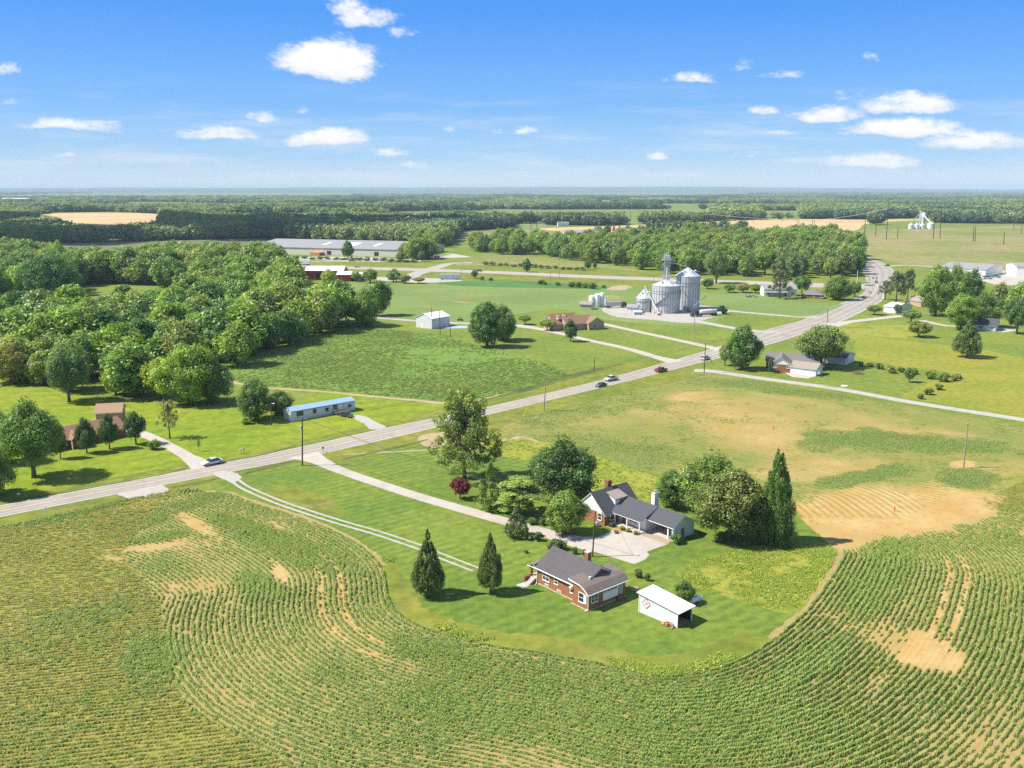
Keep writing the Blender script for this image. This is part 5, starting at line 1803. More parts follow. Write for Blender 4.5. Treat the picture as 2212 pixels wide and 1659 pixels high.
    def window(self, side, s, z, w, h, bars=1, frame=TRIM, shutters=None):
        m = MB()
        f = .09
        self.rect(side, s - f, s + w + f, -.05, .06, z - f, z, m)
        self.rect(side, s - f, s + w + f, -.05, .06, z + h, z + h + f, m)
        self.rect(side, s - f, s, -.05, .06, z, z + h, m)
        self.rect(side, s + w, s + w + f, -.05, .06, z, z + h, m)
        for k in range(bars):
            c = s + w * (k + 1) / (bars + 1)
            self.rect(side, c - .045, c + .045, .016, .055, z, z + h, m)
        self.rect(side, s, s + w, .016, .045, z + h * .5 - .03, z + h * .5 + .03, m)
        fr = m.build('window', frame, self.root)
        self.rect(side, s, s + w, -.04, .014, z, z + h, MB2 := MB())
        MB2.build('pane', GLASS, fr)
        m2 = MB()
        self.rect(side, s - f - .05, s + w + f + .05, .062, .12, z - f - .05, z - f + .02, m2)
        m2.build('sill', frame, fr)
        return fr

    def door(self, side, s, w, h, mat=TRIM, z=0.0, name='door'):
        m = MB()
        self.rect(side, s, s + w, -.04, .05, z, z + h, m)
        d = m.build(name, mat, self.root)
        if w > 2:
            k = MB()
            for i in range(1, 4):
                self.rect(side, s + .05, s + w - .05, .051, .056, z + h * i / 4 - .015, z + h * i / 4 + .015, k)
            k.build('panel_joint', plain('joint', (.4, .4, .4)), d)
        else:
            k = MB()
            self.rect(side, s + w * .82, s + w * .9, .052, .10, z + 1.0, z + 1.08, k)
            k.build('handle', CHROME, d)
        return d

    def part(self, name, mb, mat, parent=None, **kw):
        return mb.build(name, mat, parent or self.root, **kw)


def hz(x, y, v):
    lo, hi = 0.0, 120.0
    for _ in range(40):
        md = (lo + hi) / 2
        lo, hi = (md, hi) if pj(np.array([[x, y, md]]))[1][0] > v else (lo, md)
    return lo


# ---- the brick bungalow nearest the camera
def brick_bungalow():
    A = Vector((12.15, 136.04, 0))
    H = House('brick_bungalow', 'orange brick bungalow with dark grey roof and front chimney, nearest house to the camera', 'house', A, None, 13.4, 3.0, L=8.6, ang=40.3)
    # x runs along the shaded end wall, y along the sunny long wall
    b = MB().prism([(0, 0), (8.6, 0), (8.6, 3.6), (8.9, 3.6), (8.9, 13.2), (.9, 13.2), (.9, 3.6), (0, 3.6)], -.2, 3.0)
    H.part('wall', b, B_ORANGE)
    H.part('wall', MB().extrude([(.95, 3.0), (8.85, 3.0), (4.9, 5.35)], 'y', 2.25, 13.15), B_RED)
    # main roof, ridge along y
    o, e, rz, rx = .45, 2.95, 5.55, 4.9
    pr = [(.9 - o, e), (rx, rz), (8.9 + o, e), (8.9 + o, e - .07), (rx, rz - .07), (.9 - o, e - .07)]
    rf = H.part('roof', MB().extrude([(p, q + .1) for p, q in pr][::-1], 'y', 1.9, 13.6), R_PURPLE)
    pt = [(.9 - o + .04, e), (rx, rz - .03), (8.9 + o - .04, e), (8.9 + o - .04, e - .2), (rx, rz - .23), (.9 - o + .04, e - .2)]
    H.part('fascia', MB().extrude(pt[::-1], 'y', 1.95, 13.55), TRIM, rf)
    H.part('gutter', MB().box(.30, .43, 3.9, 13.6, 2.86, 2.99), TRIM, rf)
    # lower roof over the rear wing, bent like a bell
    lo = [(-.42, 2.92), (.6, 3.72), (1.5, 4.05), (4.2, 4.35), (4.2, 4.25), (1.5, 3.93), (.62, 3.58), (-.42, 2.80)]
    lr = H.part('rear_roof', MB().extrude([(p, q + .1) for p, q in lo], 'x', -.42, 9.0), R_BROWNISH)
    lt = [(p + .01, q - .02) for p, q in lo[:4]] + [(p + .01, q - .10) for p, q in lo[4:]]
    H.part('fascia', MB().extrude(lt, 'x', -.45, 9.03), TRIM, lr)
    H.part('gutter', MB().box(-.45, 9.0, -.56, -.44, 2.78, 2.92), TRIM, lr)
    H.part('vent_pipe', MB().lathe([(.12, 3.9), (.12, 4.45), (.2, 4.5), (.2, 4.6)], 10, (2.2, 1.9)), TRIM, lr)
    H.part('gable_end', MB().extrude([(.3, 2.9), (.02, 2.9), (.02, 3.55), (1.0, 4.0), (3.6, 4.2), (3.6, 2.9)][::-1], 'x', -.02, 0.02), B_ORANGE)
    # eave return and porch roof at the far end
    H.part('eave_return', MB().box(-.45, .9, 3.55, 4.0, 2.82, 2.98), TRIM)
    pf = H.part('porch_roof', MB().extrude([(13.4, 3.55), (15.3, 2.85), (15.3, 2.75), (13.4, 3.4)][::-1], 'x', .5, 5.2), R_BROWNISH)
    H.part('fascia', MB().box(.47, .5, 13.6, 15.3, 2.7, 2.86).box(.5, 5.2, 15.3, 15.33, 2.68, 2.86), TRIM, pf)
    H.part('porch_post', MB().box(.75, 1.15, 14.6, 15.0, -.1, 2.75), B_ORANGE)
    H.part('porch_post', MB().box(4.6, 5.0, 14.6, 15.0, -.1, 2.75), B_ORANGE)
    H.part('porch_floor', MB().box(.9, 5.1, 13.2, 15.1, -.1, .95), CONCRETE)
    st = MB()
    for k in range(5):
        st.box(-.95 + k * .34, .9, 13.35, 14.5, -.1, .18 + k * .18)
    H.part('steps', st, CONCRETE)
    H.part('step_wall', MB().box(-.7, .88, 14.55, 14.95, -.1, 1.1), B_RED)
    H.part('walk', MB().box(-2.4, -.5, 13.2, 14.9, -.05, .06), CONCRETE)
    ch = H.part('chimney', MB().box(5.1, 5.9, 5.3, 6.1, 4.2, 6.75), B_ORANGE, rf)
    H.part('chimney_cap', MB().box(5.02, 5.98, 5.22, 6.18, 6.752, 6.9), CONCRETE, ch)
    H.part('flashing', MB().box(4.98, 6.02, 5.12, 6.22, 4.75, 5.35), TRIM, ch)
    # windows: long sunny wall
    H.ox = (.9, 8.9, 0, 13.2)
    for s, z, w, h in ((10.2, 1.25, 1.5, 1.45), (8.1, 1.5, .75, .95), (4.0, 1.25, 1.0, 1.35)):
        H.window('l', s, z, w, h, 1 if w > 1 else 0)
    for s in (10.4, 7.4):
        H.window('l', s, .1, .7, .45, 0)
    H.ox = (0, 8.6, 0, 3.6)
    H.window('l', 1.0, 1.05, 1.1, 1.45, 0)
    H.part('shutter', MB().box(-.09, -.04, .35, .98, 1.0, 2.55), TRIM)
    H.window('f', .75, 1.2, 1.35, 1.2, 1)
    H.part('porch_panel', MB().box(3.3, 6.6, -.10, -.02, .75, 2.0), W_BOARD)
    for k in range(4):
        H.window('f', 3.4 + k * .82, 2.1, .68, .55, 0)
    d = H.door('f', 6.75, .95, 2.0, plain('glazed_porch_door', (.30, .34, .38), .3), .75)
    H.part('frame', MB().box(6.62, 6.74, -.10, -.03, .7, 2.85).box(7.71, 7.83, -.10, -.03, .7, 2.85), TRIM, d)
    st = MB()
    for k in range(3):
        st.box(6.4, 7.9, -.35 * (3 - k), -.02 - .35 * 0, -.1, .2 + k * .2) if k == 2 else st.box(6.4, 7.9, -.35 * (3 - k), -.35 * (2 - k), -.1, .2 + k * .2)
    H.part('steps', st, B_RED)
    for x, y, pts in ((0, 0, [(-.1, -.1, 2.85), (-.1, -.1, .35), (-.7, .1, .12)]), (.5, 13.0, [(.75, 13.1, 2.8), (.75, 13.1, .3), (.1, 12.7, .1)])):
        H.part('downspout', MB().tube(pts, .06, 6), TRIM)
    H.part('foundation', MB().prism([(-.12, -.12), (8.72, -.12), (8.72, 3.5), (9.02, 3.5), (9.02, 13.3), (.78, 13.3), (.78, 3.72), (-.12, 3.72)], -.2, .12), CONCRETE)


brick_bungalow()


def white_house():
    A = Vector((18.47, 173.72, 0))
    H = House('white_house', 'white gabled house with brick base, charcoal roof, dormer and long carport wing', 'house', A, None, 7.6, 2.7, L=10.0, ang=40.0)
    H.part('wall', MB().box(0, 10, 0, 7.6, -.1, 2.7), B_ORANGE)
    H.part('gable_wall', MB().extrude([(-.06, 2.55), (7.66, 2.55), (3.8, 5.95)], 'x', -.03, 10.03), W_WHITE)
    H.ox = (0, 10, 0, 7.6)
    rf = H.gable(R_DARK, 6.1, 'x', .45, .3, y0=0, y1=7.6)
    ch = H.part('chimney', MB().box(5.0, 6.1, 4.1, 4.95, 4.6, 7.25), B_RED, rf)
    H.part('chimney_cap', MB().box(4.93, 6.17, 4.03, 5.02, 7.252, 7.4), B_RED, ch)
    # dormer on the front slope
    d = H.part('dormer', MB().extrude([(.7, 3.1), (.7, 4.72), (3.2, 5.5), (3.2, 4.0)], 'x', 3.7, 6.9), W_BOARD)
    H.part('dormer_roof', MB().extrude([(.4, 4.66), (.4, 4.78), (3.5, 5.73), (3.5, 5.61)][::-1], 'x', 3.5, 7.1), R_LTBROWN, d)
    w0 = H.ox
    H.ox = (0, 10, .7, 7.6)
    w = H.window('f', 5.1, 3.7, .65, .75, 0)
    H.ox = w0
    H.window('l', 3.5, 3.55, .75, 1.0, 0)
    H.window('l', .9, 1.0, .9, 1.3, 0)
    H.window('f', 1.7, .95, .95, 1.35, 0)
    # wing and carport to the right front (y negative)
    H.part('wing_wall', MB().prism([(4.1, -7.2), (10.5, -7.2), (10.5, 0.05), (4.1, 0.05)], -.1, 2.6), W_BOARD)
    H.part('carport_floor', MB().box(4.3, 10.5, -14.0, -7.25, -.05, .05), CONCRETE)
    H.part('storage_wall', MB().box(4.9, 10.5, -14.05, -12.9, -.1, 2.6).box(10.38, 10.5, -12.88, -7.22, -.1, 2.6), W_BLUE)
    H.part('end_gable', MB().extrude([(3.9, 2.6), (10.7, 2.6), (7.2, 4.35)], 'y', -14.08, -13.9), W_BLUE)
    e0, e1, rx, rz = 3.9, 10.9, 7.2, 4.5
    k = (rz - 2.75) / (rx - e0)
    cp = [(e0, 2.75), (rx, rz), (e1, rz - k * (e1 - rx)), (e1, rz - k * (e1 - rx) - .07), (rx, rz - .07), (e0, 2.68)]
    cr = H.part('carport_roof', MB().extrude([(p, q + .06) for p, q in cp][::-1], 'y', -14.5, 1.8), R_DARK)
    ct = [(p + (.04 if p == e0 else -.04 if p == e1 else 0), q - (.02 if i < 3 else .14)) for i, (p, q) in enumerate(cp)]
    H.part('fascia', MB().extrude(ct[::-1], 'y', -14.45, 1.7), TRIM, cr)
    # porch roof: the same ridge with a gentler slope, running lower
    pp = [(1.9, 2.62), (rx, rz + .05), (rx, rz - .03), (1.9, 2.53)]
    pr = H.part('porch_roof', MB().extrude([(p, q + .09) for p, q in pp][::-1], 'y', -7.75, .6), R_DARK)
    pt = [(1.95, 2.6), (rx - .1, rz), (rx - .1, rz - .2), (1.95, 2.42)]
    H.part('fascia', MB().extrude(pt[::-1], 'y', -7.7, .55), TRIM, pr)
    H.part('porch_floor', MB().box(1.7, 4.05, -7.5, -.05, -.05, .18), CONCRETE)
    for y in (-.7, -4.0, -7.3):
        H.part('porch_post', MB().box(2.12, 2.3, y - .09, y + .09, .15, 2.5), TRIM)
    H.part('carport_post', MB().box(4.25, 4.5, -12.85, -12.6, -.05, 2.7), TRIM)
    H.part('carport_post', MB().box(4.25, 4.45, -14.0, -13.8, -.05, 2.65), TRIM)
    H.ox = (4.1, 10.5, -14.05, 0)
    H.window('l', -5.0, 1.1, 1.9, .8, 2)
    dd = H.door('l', -2.0, .95, 2.05, WOODM, .15)
    H.door('f', 6.6, .9, 2.0, plain('brown_door', (.16, .12, .10), .6), 0)
    wc = H.part('chimney', MB().box(8.4, 9.7, -5.6, -4.7, 3.0, 6.3), W_BOARD, cr)
    H.part('chimney_cap', MB().box(8.35, 9.75, -5.65, -4.65, 6.302, 6.42), CONCRETE, wc)
    H.part('flue', MB().lathe([(.2, 6.4), (.2, 6.85), (.3, 6.87), (.3, 6.95)], 10, (9.0, -5.2)), STEEL, wc)
    H.part('brick_edging', MB().prism([(-.2, -4.6), (1.4, -3.4), (1.5, -.2), (.2, -.2)], -.03, .07), paving('brick_edging', (.34, .19, .12), (.40, .27, .18)))
    H.part('electric_meter', MB().box(-.14, -.03, .5, .85, 1.0, 1.6).tube([(-.08, .65, 1.6), (-.08, .65, 3.6)], .03, 6), STEEL)
    x, y = H.w(-1.2, 1.0)
    t = thing('air_conditioner', 'light grey air conditioner unit on the ground at the brick corner of the white house', 'air conditioner', (x, y, 0), H.ang)
    MB().box(-.42, .42, -.42, .42, .08, .95).build('case', plain('ac_case', (.55, .56, .56), .5), t, bevel=.04)
    MB().lathe([(.36, .95), (.36, .99), (.1, .99)], 14).build('fan_guard', plain('ac_guard', (.2, .2, .2), .5), t)


white_house()


def white_shed():
    A, B = Vector((20.25, 135.73, 0)), Vector((25.35, 130.22, 0))
    H = House('metal_shed', 'small white metal shed with open end and a red diamond sign', 'shed', A, B, 3.6, 3.2)
    L = H.L
    zl, zr = 3.25, 2.55
    m = MB()
    m.extrude([(0, -.1), (L, -.1), (L, zr), (0, zl)], 'y', 0, .06)
    m.extrude([(0, -.1), (L, -.1), (L, zr), (0, zl)], 'y', 3.54, 3.6)
    m.box(0, .06, .062, 3.538, -.1, zl - .01)
    H.part('wall', m, W_METAL)
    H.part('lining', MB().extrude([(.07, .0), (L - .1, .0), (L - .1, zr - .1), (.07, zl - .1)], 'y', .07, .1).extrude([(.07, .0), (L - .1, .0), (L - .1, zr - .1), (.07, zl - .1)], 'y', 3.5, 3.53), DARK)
    for x, y in ((0, 0), (L, 0), (L, 3.6)):
        H.part('corner_post', MB().box(x - .07, x + .07, y - .07, y + .07, -.1, (zl if x == 0 else zr) - .06), TRIM)
    s = (zr - zl) / L
    H.part('roof', MB().extrude([(-.4, zl - s * .4 + .1), (-.4, zl - s * .4), (L + .5, zr + s * .5), (L + .5, zr + s * .5 + .1)], 'y', -.3, 3.9), W_METAL_R)
    H.part('floor', MB().box(.1, L - .1, .12, 3.48, -.05, .03), M_DIRT)
    sg = H.part('quilt_sign', MB().extrude([(1.45, 1.15), (2.2, 1.95), (1.45, 2.75), (.7, 1.95)], 'y', -.05, -.012), plain('sign_white', (.75, .73, .72), .6))
    red = plain('sign_red', (.33, .025, .05), .6)
    m = MB()

    def bar(a, b, w, d):
        a, b = Vector((a[0], a[1])), Vector((b[0], b[1]))
        n = (b - a).normalized()
        n = Vector((-n.y, n.x)) * w / 2
        m.extrude([tuple(a + n), tuple(b + n), tuple(b - n), tuple(a - n)][::-1], 'y', -.05 - d, -.051)
    c = (1.45, 1.95)
    q = [(1.45, 1.15), (2.2, 1.95), (1.45, 2.75), (.7, 1.95)]
    for i in range(4):
        bar(q[i], q[(i + 1) % 4], .09, .012)
    for dx, dz in ((.22, .24), (-.22, .24), (.22, -.24), (-.22, -.24)):
        bar((c[0] + dx * .1, c[1] + dz * .1), (c[0] + dx, c[1] + dz), .09, .016)
    for dx, dz in ((.3, 0), (0, .32), (-.3, 0), (0, -.32)):
        m.extrude([(c[0] + dx * 1.0 + .07, c[1] + dz), (c[0] + dx, c[1] + dz + .08), (c[0] + dx - .07, c[1] + dz), (c[0] + dx, c[1] + dz - .08)][::-1], 'y', -.064, -.0515)
    H.part('sign_pattern', m, red, sg)
    # firewood bricks against the wall
    x, y = H.w(L - 1.3, -.55)
    t = thing('brick_pile', 'untidy pile of orange bricks against the white metal shed', 'brick pile', (x, y, 0), H.ang)
    random.seed(4)
    k = MB()
    kk = MB()
    for i in range(70):
        a, b, zz = random.uniform(-1.1, 1.0), random.uniform(-.35, .4), 0
        zz = max(0, .55 * (1 - abs(a) / 1.3)) * random.random() + (.15 if b > 0 else 0)
        tgt = k if random.random() < .8 else kk
        r = random.uniform(-.4, .4)
        c_, s_ = math.cos(r), math.sin(r)
        pr = [(a + c_ * p - s_ * q, b + s_ * p + c_ * q) for p, q in ((-.14, -.06), (.14, -.06), (.14, .06), (-.14, .06))]
        tgt.prism(pr, zz, zz + .1)
    k.build('bricks', B_ORANGE, t)
    kk.build('pale_bricks', plain('pale_brick_face', (.55, .38, .25), .9), t)
    # propane tank beyond the shed
    P = gp(1503, 1303)
    t = thing('propane_tank', 'silver white propane tank lying behind the white metal shed', 'tank', (P.x, P.y, 0), math.radians(33))
    pts = [(-1.25, 0, .75), (-1.2, 0, .75), (-1.05, 0, .75), (1.05, 0, .75), (1.2, 0, .75), (1.25, 0, .75)]
    MB().tube(pts, [.1, .33, .46, .46, .33, .1], 18).build('shell', plain('tank_paint', (.62, .64, .68), .4), t, smooth=True)
    MB().lathe([(.2, 1.15), (.2, 1.38), (.12, 1.45)], 12, (.1, 0)).build('dome', plain('tank_dome', (.55, .57, .6), .4), t)
    for s in (-.7, .7):
        MB().box(s - .1, s + .1, -.3, .3, 0, .4).build('foot', CONCRETE, t)
    P = gp(1391, 1288)
    # cellar lid on the lawn between bungalow and shed
    P = gp(1355, 1283)
    t = thing('cistern_lid', 'square brown cistern lid in the lawn between bungalow and shed', 'lid', (gp(1370, 1273).x, gp(1370, 1273).y, 0), math.radians(35))
    MB().box(-.8, .8, -.5, .5, 0, .28).build('curb', CONCRETE, t, bevel=.04)
    MB().box(-.65, .65, -.38, .38, .282, .34).build('cover', plain('lid', (.33, .20, .14), .9, .25), t)


white_shed()


def mobile_home():
    A, B = Vector((-63.89, 257.84, 0)), Vector((-47.77, 272.04, 0))
    H = House('mobile_home', 'long white mobile home with blue metal roof and wooden deck', 'mobile home', A, B, 4.4, 3.0)
    H.walls(W_METAL, 3.75, 'x')
    H.gable(R_BLUEM, 3.8, 'x', .12, .1, trim=plain('blue_trim', (.07, .13, .26), .5))
    H.part('skirting', MB().box(-.05, H.L + .05, -.05, H.W + .05, -.1, .55), plain('skirt', (.56, .56, .58), .6))
    for s, w, h in ((1.9, 2.0, 1.1), (7.2, 1.0, 1.1), (11.4, .9, .8), (14.0, 1.2, 1.25), (19.2, .9, .7)):
        H.window('f', s, 1.45, w, h, 1 if w > 1.5 else 0, frame=plain('dark_frame', (.12, .12, .13)))
    H.door('f', 15.9, .95, 2.0, TRIM, .75)
    dk = H.part('deck', MB().box(13.6, 17.6, -2.2, -.06, .7, .82), WOODM)
    H.part('railing', MB().box(13.6, 17.6, -2.22, -2.14, 1.55, 1.65).box(13.6, 13.68, -2.14, -.1, 1.55, 1.65).box(13.6, 17.6, -2.2, -2.16, .3, .69), WOODM, dk)
    p = MB()
    for i in range(15):
        p.box(13.6 + i * .28, 13.65 + i * .28, -2.21, -2.15, .82, 1.55)
    H.part('balusters', p, WOODM, dk)
    s = MB()
    for k in range(4):
        s.box(17.62 + k * .3, 17.92 + k * .3, -2.0, -.9, .0, .68 - k * .17)
    H.part('steps', s, WOODM, dk)


mobile_home()


def simple_house(name, label, cat, A, B, W, h, ridge, wall, roof, kind='gable', axis='x', wins=(), doors=(), o=.45, L=None, ang=None, trim=TRIM, gw=None):
    H = House(name, label, cat, A, B, W, h, L=L, ang=ang)
    if kind == 'gable':
        H.walls(wall, ridge, axis)
        H.gable(roof, ridge, axis, o, min(o, .35), trim=trim)
    else:
        H.walls(wall)
        H.hip(roof, ridge, o, trim=trim)
    for w in wins:
        H.window(*w)
    for d in doors:
        H.door(*d)
    return H


# ---- left: the brown roofed ranch behind the row of maples
H = simple_house('ranch_house', 'long ranch house with brown roof behind the row of dark maples', 'house', (108, 978), (272, 942), 8.5, 2.6, 4.9, B_RED, R_BROWN, wins=[('f', 3.0, 1.0, 1.4, 1.2), ('f', 14.0, 1.0, 1.8, 1.2, 2), ('r', 3.5, 1.0, 1.2, 1.2)], doors=[('f', 9.5, 1.0, 2.05, WOODM)])
H.part('front_gable', MB().extrude([(5.2, -.1), (9.0, -.1), (9.0, 2.6), (7.1, 3.9), (5.2, 2.6)], 'y', -1.6, .02), B_RED)
fr = H.part('porch_roof', MB().extrude([(4.8, 2.5), (7.1, 4.15), (9.4, 2.5), (9.4, 2.38), (7.1, 4.02), (4.8, 2.38)][::-1], 'y', -2.0, 3.2), R_BROWN)
for s in (5.0, 9.2):
    H.part('porch_post', MB().box(s - .1, s + .1, -1.95, -1.75, 0, 2.4), TRIM)
H = simple_house('garage', 'tan gabled garage behind the brown roofed ranch house', 'garage', (209, 918), (264, 915), 6.5, 3.6, 5.4, B_PINK, R_TAN, doors=[('f', 3.3, 2.9, 2.2, plain('brown_garage_door', (.13, .065, .04), .7))], wins=[('l', 2.5, 1.6, .8, .9, 0)])
# ---- pole barn, hidden brick house, tan house
H = House('pole_barn', 'plain white pole barn at the edge of the bean field', 'barn', (901, 700), (934, 709), 10, 5)
A0 = gp(934, 709)
H = None
bpy.data.objects.remove(bpy.data.objects['pole_barn'])


def pole_barn():
    A, B, C = gp(899, 707), gp(933, 711), gp(980, 705)
    W = (B - A).length
    L = (C - B).length
    ang = math.degrees(math.atan2(B.y - A.y, B.x - A.x))
    H = House('pole_barn', 'plain white pole barn at the edge of the bean field', 'barn', A, B, L * .98, 5.0)
    H.walls(W_METAL, 7.0, 'y', z0=-.1)
    H.gable(W_METAL_R, 7.1, 'y', .25, .25)
    H.door('f', H.L * .35, .95, 2.1, TRIM, 0)
    H.door('r', 1.2, 3.4, 3.2, plain('barn_door', (.66, .67, .69), .5), 0)
    H.part('base_trim', MB().box(-.03, H.L + .03, -.03, H.W + .03, -.1, .35), plain('barn_base', (.45, .45, .46), .7))


pole_barn()
H = simple_house('brick_house', 'orange brick house with grey roof half hidden by the big dark tree', 'house', (1012, 716), (1036, 717), 12, 2.9, 5.2, B_ORANGE, R_GREY, 'gable', 'y', wins=[('f', 1.2, 1.0, 1.2, 1.2)])
H = simple_house('brick_house', 'grey roofed wing of brick rising right behind the big dark tree', 'house', (1060, 712), (1106, 707), 9, 2.8, 5.2, B_RED, R_GREY, 'gable', 'x', wins=[('f', 8, 1.0, 1.2, 1.2)], doors=[('r', 3.0, 2.6, 2.2, TRIM)])


def tan_house():
    # the long front with a forward wing on the right
    H = House('tan_house', 'tan brick house with brown roof and two dormers', 'house', (1206, 715), None, 9.5, 3.3, L=23, ang=27)
    L = H.L
    H.walls(B_TAN, 7.0, 'x', x0=-1.5, x1=L * .52, y0=2, y1=11.5)
    rf = H.gable(R_BROWN, 7.2, 'x', .45, .35, x0=-1.5, x1=L * .52, y0=2, y1=11.5)
    H.walls(B_TAN, 6.1, 'x', x0=L * .15, x1=L - 4, y0=-1.5, y1=7.5)
    H.gable(R_BROWN, 6.3, 'x', .45, .35, x0=L * .15, x1=L - 4, y0=-1.5, y1=7.5)
    H.walls(B_TAN, 5.6, 'y', x0=L - 8.5, x1=L, y0=-4, y1=5)
    H.gable(R_BROWN, 5.8, 'y', .45, .35, x0=L - 8.5, x1=L, y0=-4, y1=5)
    H.ox = (-1.5, L, -4, 11)
    for k in (1.5, 5.0):
        d = H.part('dormer', MB().extrude([(k, 5.0), (k + 1.7, 5.0), (k + 1.7, 6.1), (k + .85, 6.9), (k, 6.1)], 'y', 3.1, 6.2), W_BOARD)
        H.part('dormer_roof', MB().extrude([(k - .2, 6.05), (k + .85, 7.05), (k + 1.9, 6.05), (k + 1.9, 5.95), (k + .85, 6.95), (k - .2, 5.95)][::-1], 'y', 2.9, 6.5), R_BROWN, d)
    H.window('l', 4.2, 1.0, 1.0, 1.3, 0)
    H.window('l', 6.0, 4.2, .9, 1.2, 0)
    H.window('f', L - 6.0, .9, 1.6, 1.3, 1)
    H.window('r', -1.5, .9, 1.2, 1.3, 0)
    H.part('flower_box', MB().box(L - 8.3, L - 6.3, -4.6, -4.05, 0, .7), plain('red_flowers', (.4, .05, .04), .9, .4, 6))


tan_house()
# ---- by the tanks
H = simple_house('garden_shed', 'tan shed with brown roof beside the white tanks', 'shed', (1252, 668), (1277, 669), 5, 3.0, 4.3, W_TANM, R_LTBROWN, doors=[('r', 1.0, 2.2, 2.2, TRIM)], wins=[('f', 1.0, 1.2, .8, .8, 0)])


def tank(name, label, u, v, wpx, top, c, group=None):
    P = gp(u, v)
    r = wpx * mpp(v) / 2
    P.y += r
    h = hz(P.x, P.y - r * .5, top)
    t = thing(name, label, 'tank', (P.x, P.y, 0), 0, group)
    MB().lathe([(r * .98, 0), (r, .1), (r, h * .9), (r * .85, h * .97), (r * .3, h)], 22).build('shell', plain(name + '_skin', c, .45, .05), t, smooth=True)
    MB().lathe([(r * .18, h * .99), (r * .18, h + .35), (r * .1, h + .4)], 10).build('lid', plain('tank_lid', (.6, .62, .62), .5), t)
    rg = MB()
    for k in range(4):
        z = h * (.18 + .2 * k)
        rg.lathe([(r * 1.002, z), (r * 1.012, z + .04), (r * 1.012, z + .1), (r * 1.002, z + .14)], 22)
    rg.build('band', plain('tank_band', tuple(x * .88 for x in c), .5), t)


tank('liquid_tank', 'leftmost of the three tall white tanks behind the tan shed', 1279, 664, 13, 638, (.76, .78, .77), 'tall white tanks')
tank('liquid_tank', 'middle one of the three tall white tanks behind the tan shed', 1290, 664, 13, 635, (.78, .79, .78), 'tall white tanks')
tank('liquid_tank', 'rightmost of the three tall white tanks, beside the turquoise tank', 1300, 663, 13, 633, (.78, .79, .79), 'tall white tanks')
tank('small_tank', 'short turquoise tank right of the tall white tanks', 1308, 660, 7, 647, (.42, .68, .68))


# ---- grain bins
def bin_metal():
    t = NT('corrugated_steel')
    P = t.pos(True)
    s = t.N.new('ShaderNodeSeparateXYZ')
    t.L.new(P, s.inputs[0])
    ang = t.math('ARCTAN2', s.outputs[1], s.outputs[0])
    c = t.N.new('ShaderNodeCombineXYZ')
    t.L.new(t.math('MULTIPLY', ang, 3.5), c.inputs[0])
    t.L.new(t.math('MULTIPLY', s.outputs[2], .9), c.inputs[1])
    ch = t.N.new('ShaderNodeTexVoronoi')
    ch.inputs['Scale'].default_value = .8
    t.L.new(c.outputs[0], ch.inputs['Vector'])
    sc = t.N.new('ShaderNodeSeparateColor')
    t.L.new(ch.outputs['Color'], sc.inputs[0])
    col = t.mix(t.math('MULTIPLY', sc.outputs[0], .8), (.60, .61, .63), (.46, .475, .50))
    col = t.mix(t.ramp(t.noise(P, .5, 5, .7), .45, .75, 0, .4), col, (.66, .67, .68))
    w = t.math('SINE', t.math('MULTIPLY', s.outputs[2], 2 * math.pi / .6))
    t.bump(w, .04, .5)
    return t.done(col, .42, .25)


M_BIN = bin_metal()
M_BINROOF = plain('bin_roof_steel', (.56, .575, .60), .42, .12, .8, .25)
M_RIB = plain('bin_stiffener', (.33, .34, .36), .5, .1, 2, .1)


def grain_bin(label, x, y, r, eave_v, apex_v, ribs, group):
    h = hz(x, y - r, eave_v)
    top = hz(x, y, apex_v)
    t = thing('grain_bin', label, 'grain bin', (x, y, 0), 0, group)
    MB().lathe([(r, 0), (r, h)], 56).build('shell', M_BIN, t, smooth=True)
    MB().lathe([(r + .15, h - .05), (r + .15, h + .05), (r * .1, top - .3), (.45, top - .25), (.45, top)], 40).build('roof', M_BINROOF, t)
    rb, rr = MB(), MB()
    for k in range(ribs):
        a = 2 * math.pi * (k + .5) / ribs
        c, s = math.cos(a), math.sin(a)
        p = [((r + .01) * c - .09 * s, (r + .01) * s + .09 * c), ((r + .01) * c + .09 * s, (r + .01) * s - .09 * c), ((r + .16) * c + .09 * s, (r + .16) * s - .09 * c), ((r + .16) * c - .09 * s, (r + .16) * s + .09 * c)]
        rb.prism(p[::-1] if (p[1][0] - p[0][0]) * (p[2][1] - p[0][1]) - (p[1][1] - p[0][1]) * (p[2][0] - p[0][0]) < 0 else p, 0, h)
        rr.tube([((r + .1) * c, (r + .1) * s, h + .1), (.5 * c, .5 * s, top - .22)], .05, 4, False)
    rb.build('stiffeners', M_RIB, t)
    rr.build('roof_ribs', plain('roof_rib', (.38, .40, .44), .5, .1, 1, .3), t)
    rg = MB()
    for z in (h * .72, h * .80):
        rg.lathe([(r + .17, z), (r + .24, z), (r + .24, z + .08), (r + .17, z + .08)], 48)
    rg.build('wind_ring', M_RIB, t)
    for a in (-2.2, -1.1, -.4):
        q = (.55 * r * math.cos(a), .55 * r * math.sin(a))
        zz = h + (top - h) * .47
        MB().tube([(q[0], q[1], zz), (q[0] * 1.0, q[1] * 1.0, zz + .7), (q[0] * 1.25, q[1] * 1.25, zz + .75)], .38, 8).build('roof_vent', STEEL, t)
    MB().box(-.6, .6, -r - .12, -r + .1, .5, 2.2).build('door', plain('bin_door', (.4, .42, .45), .5), t)
    return t, h, top


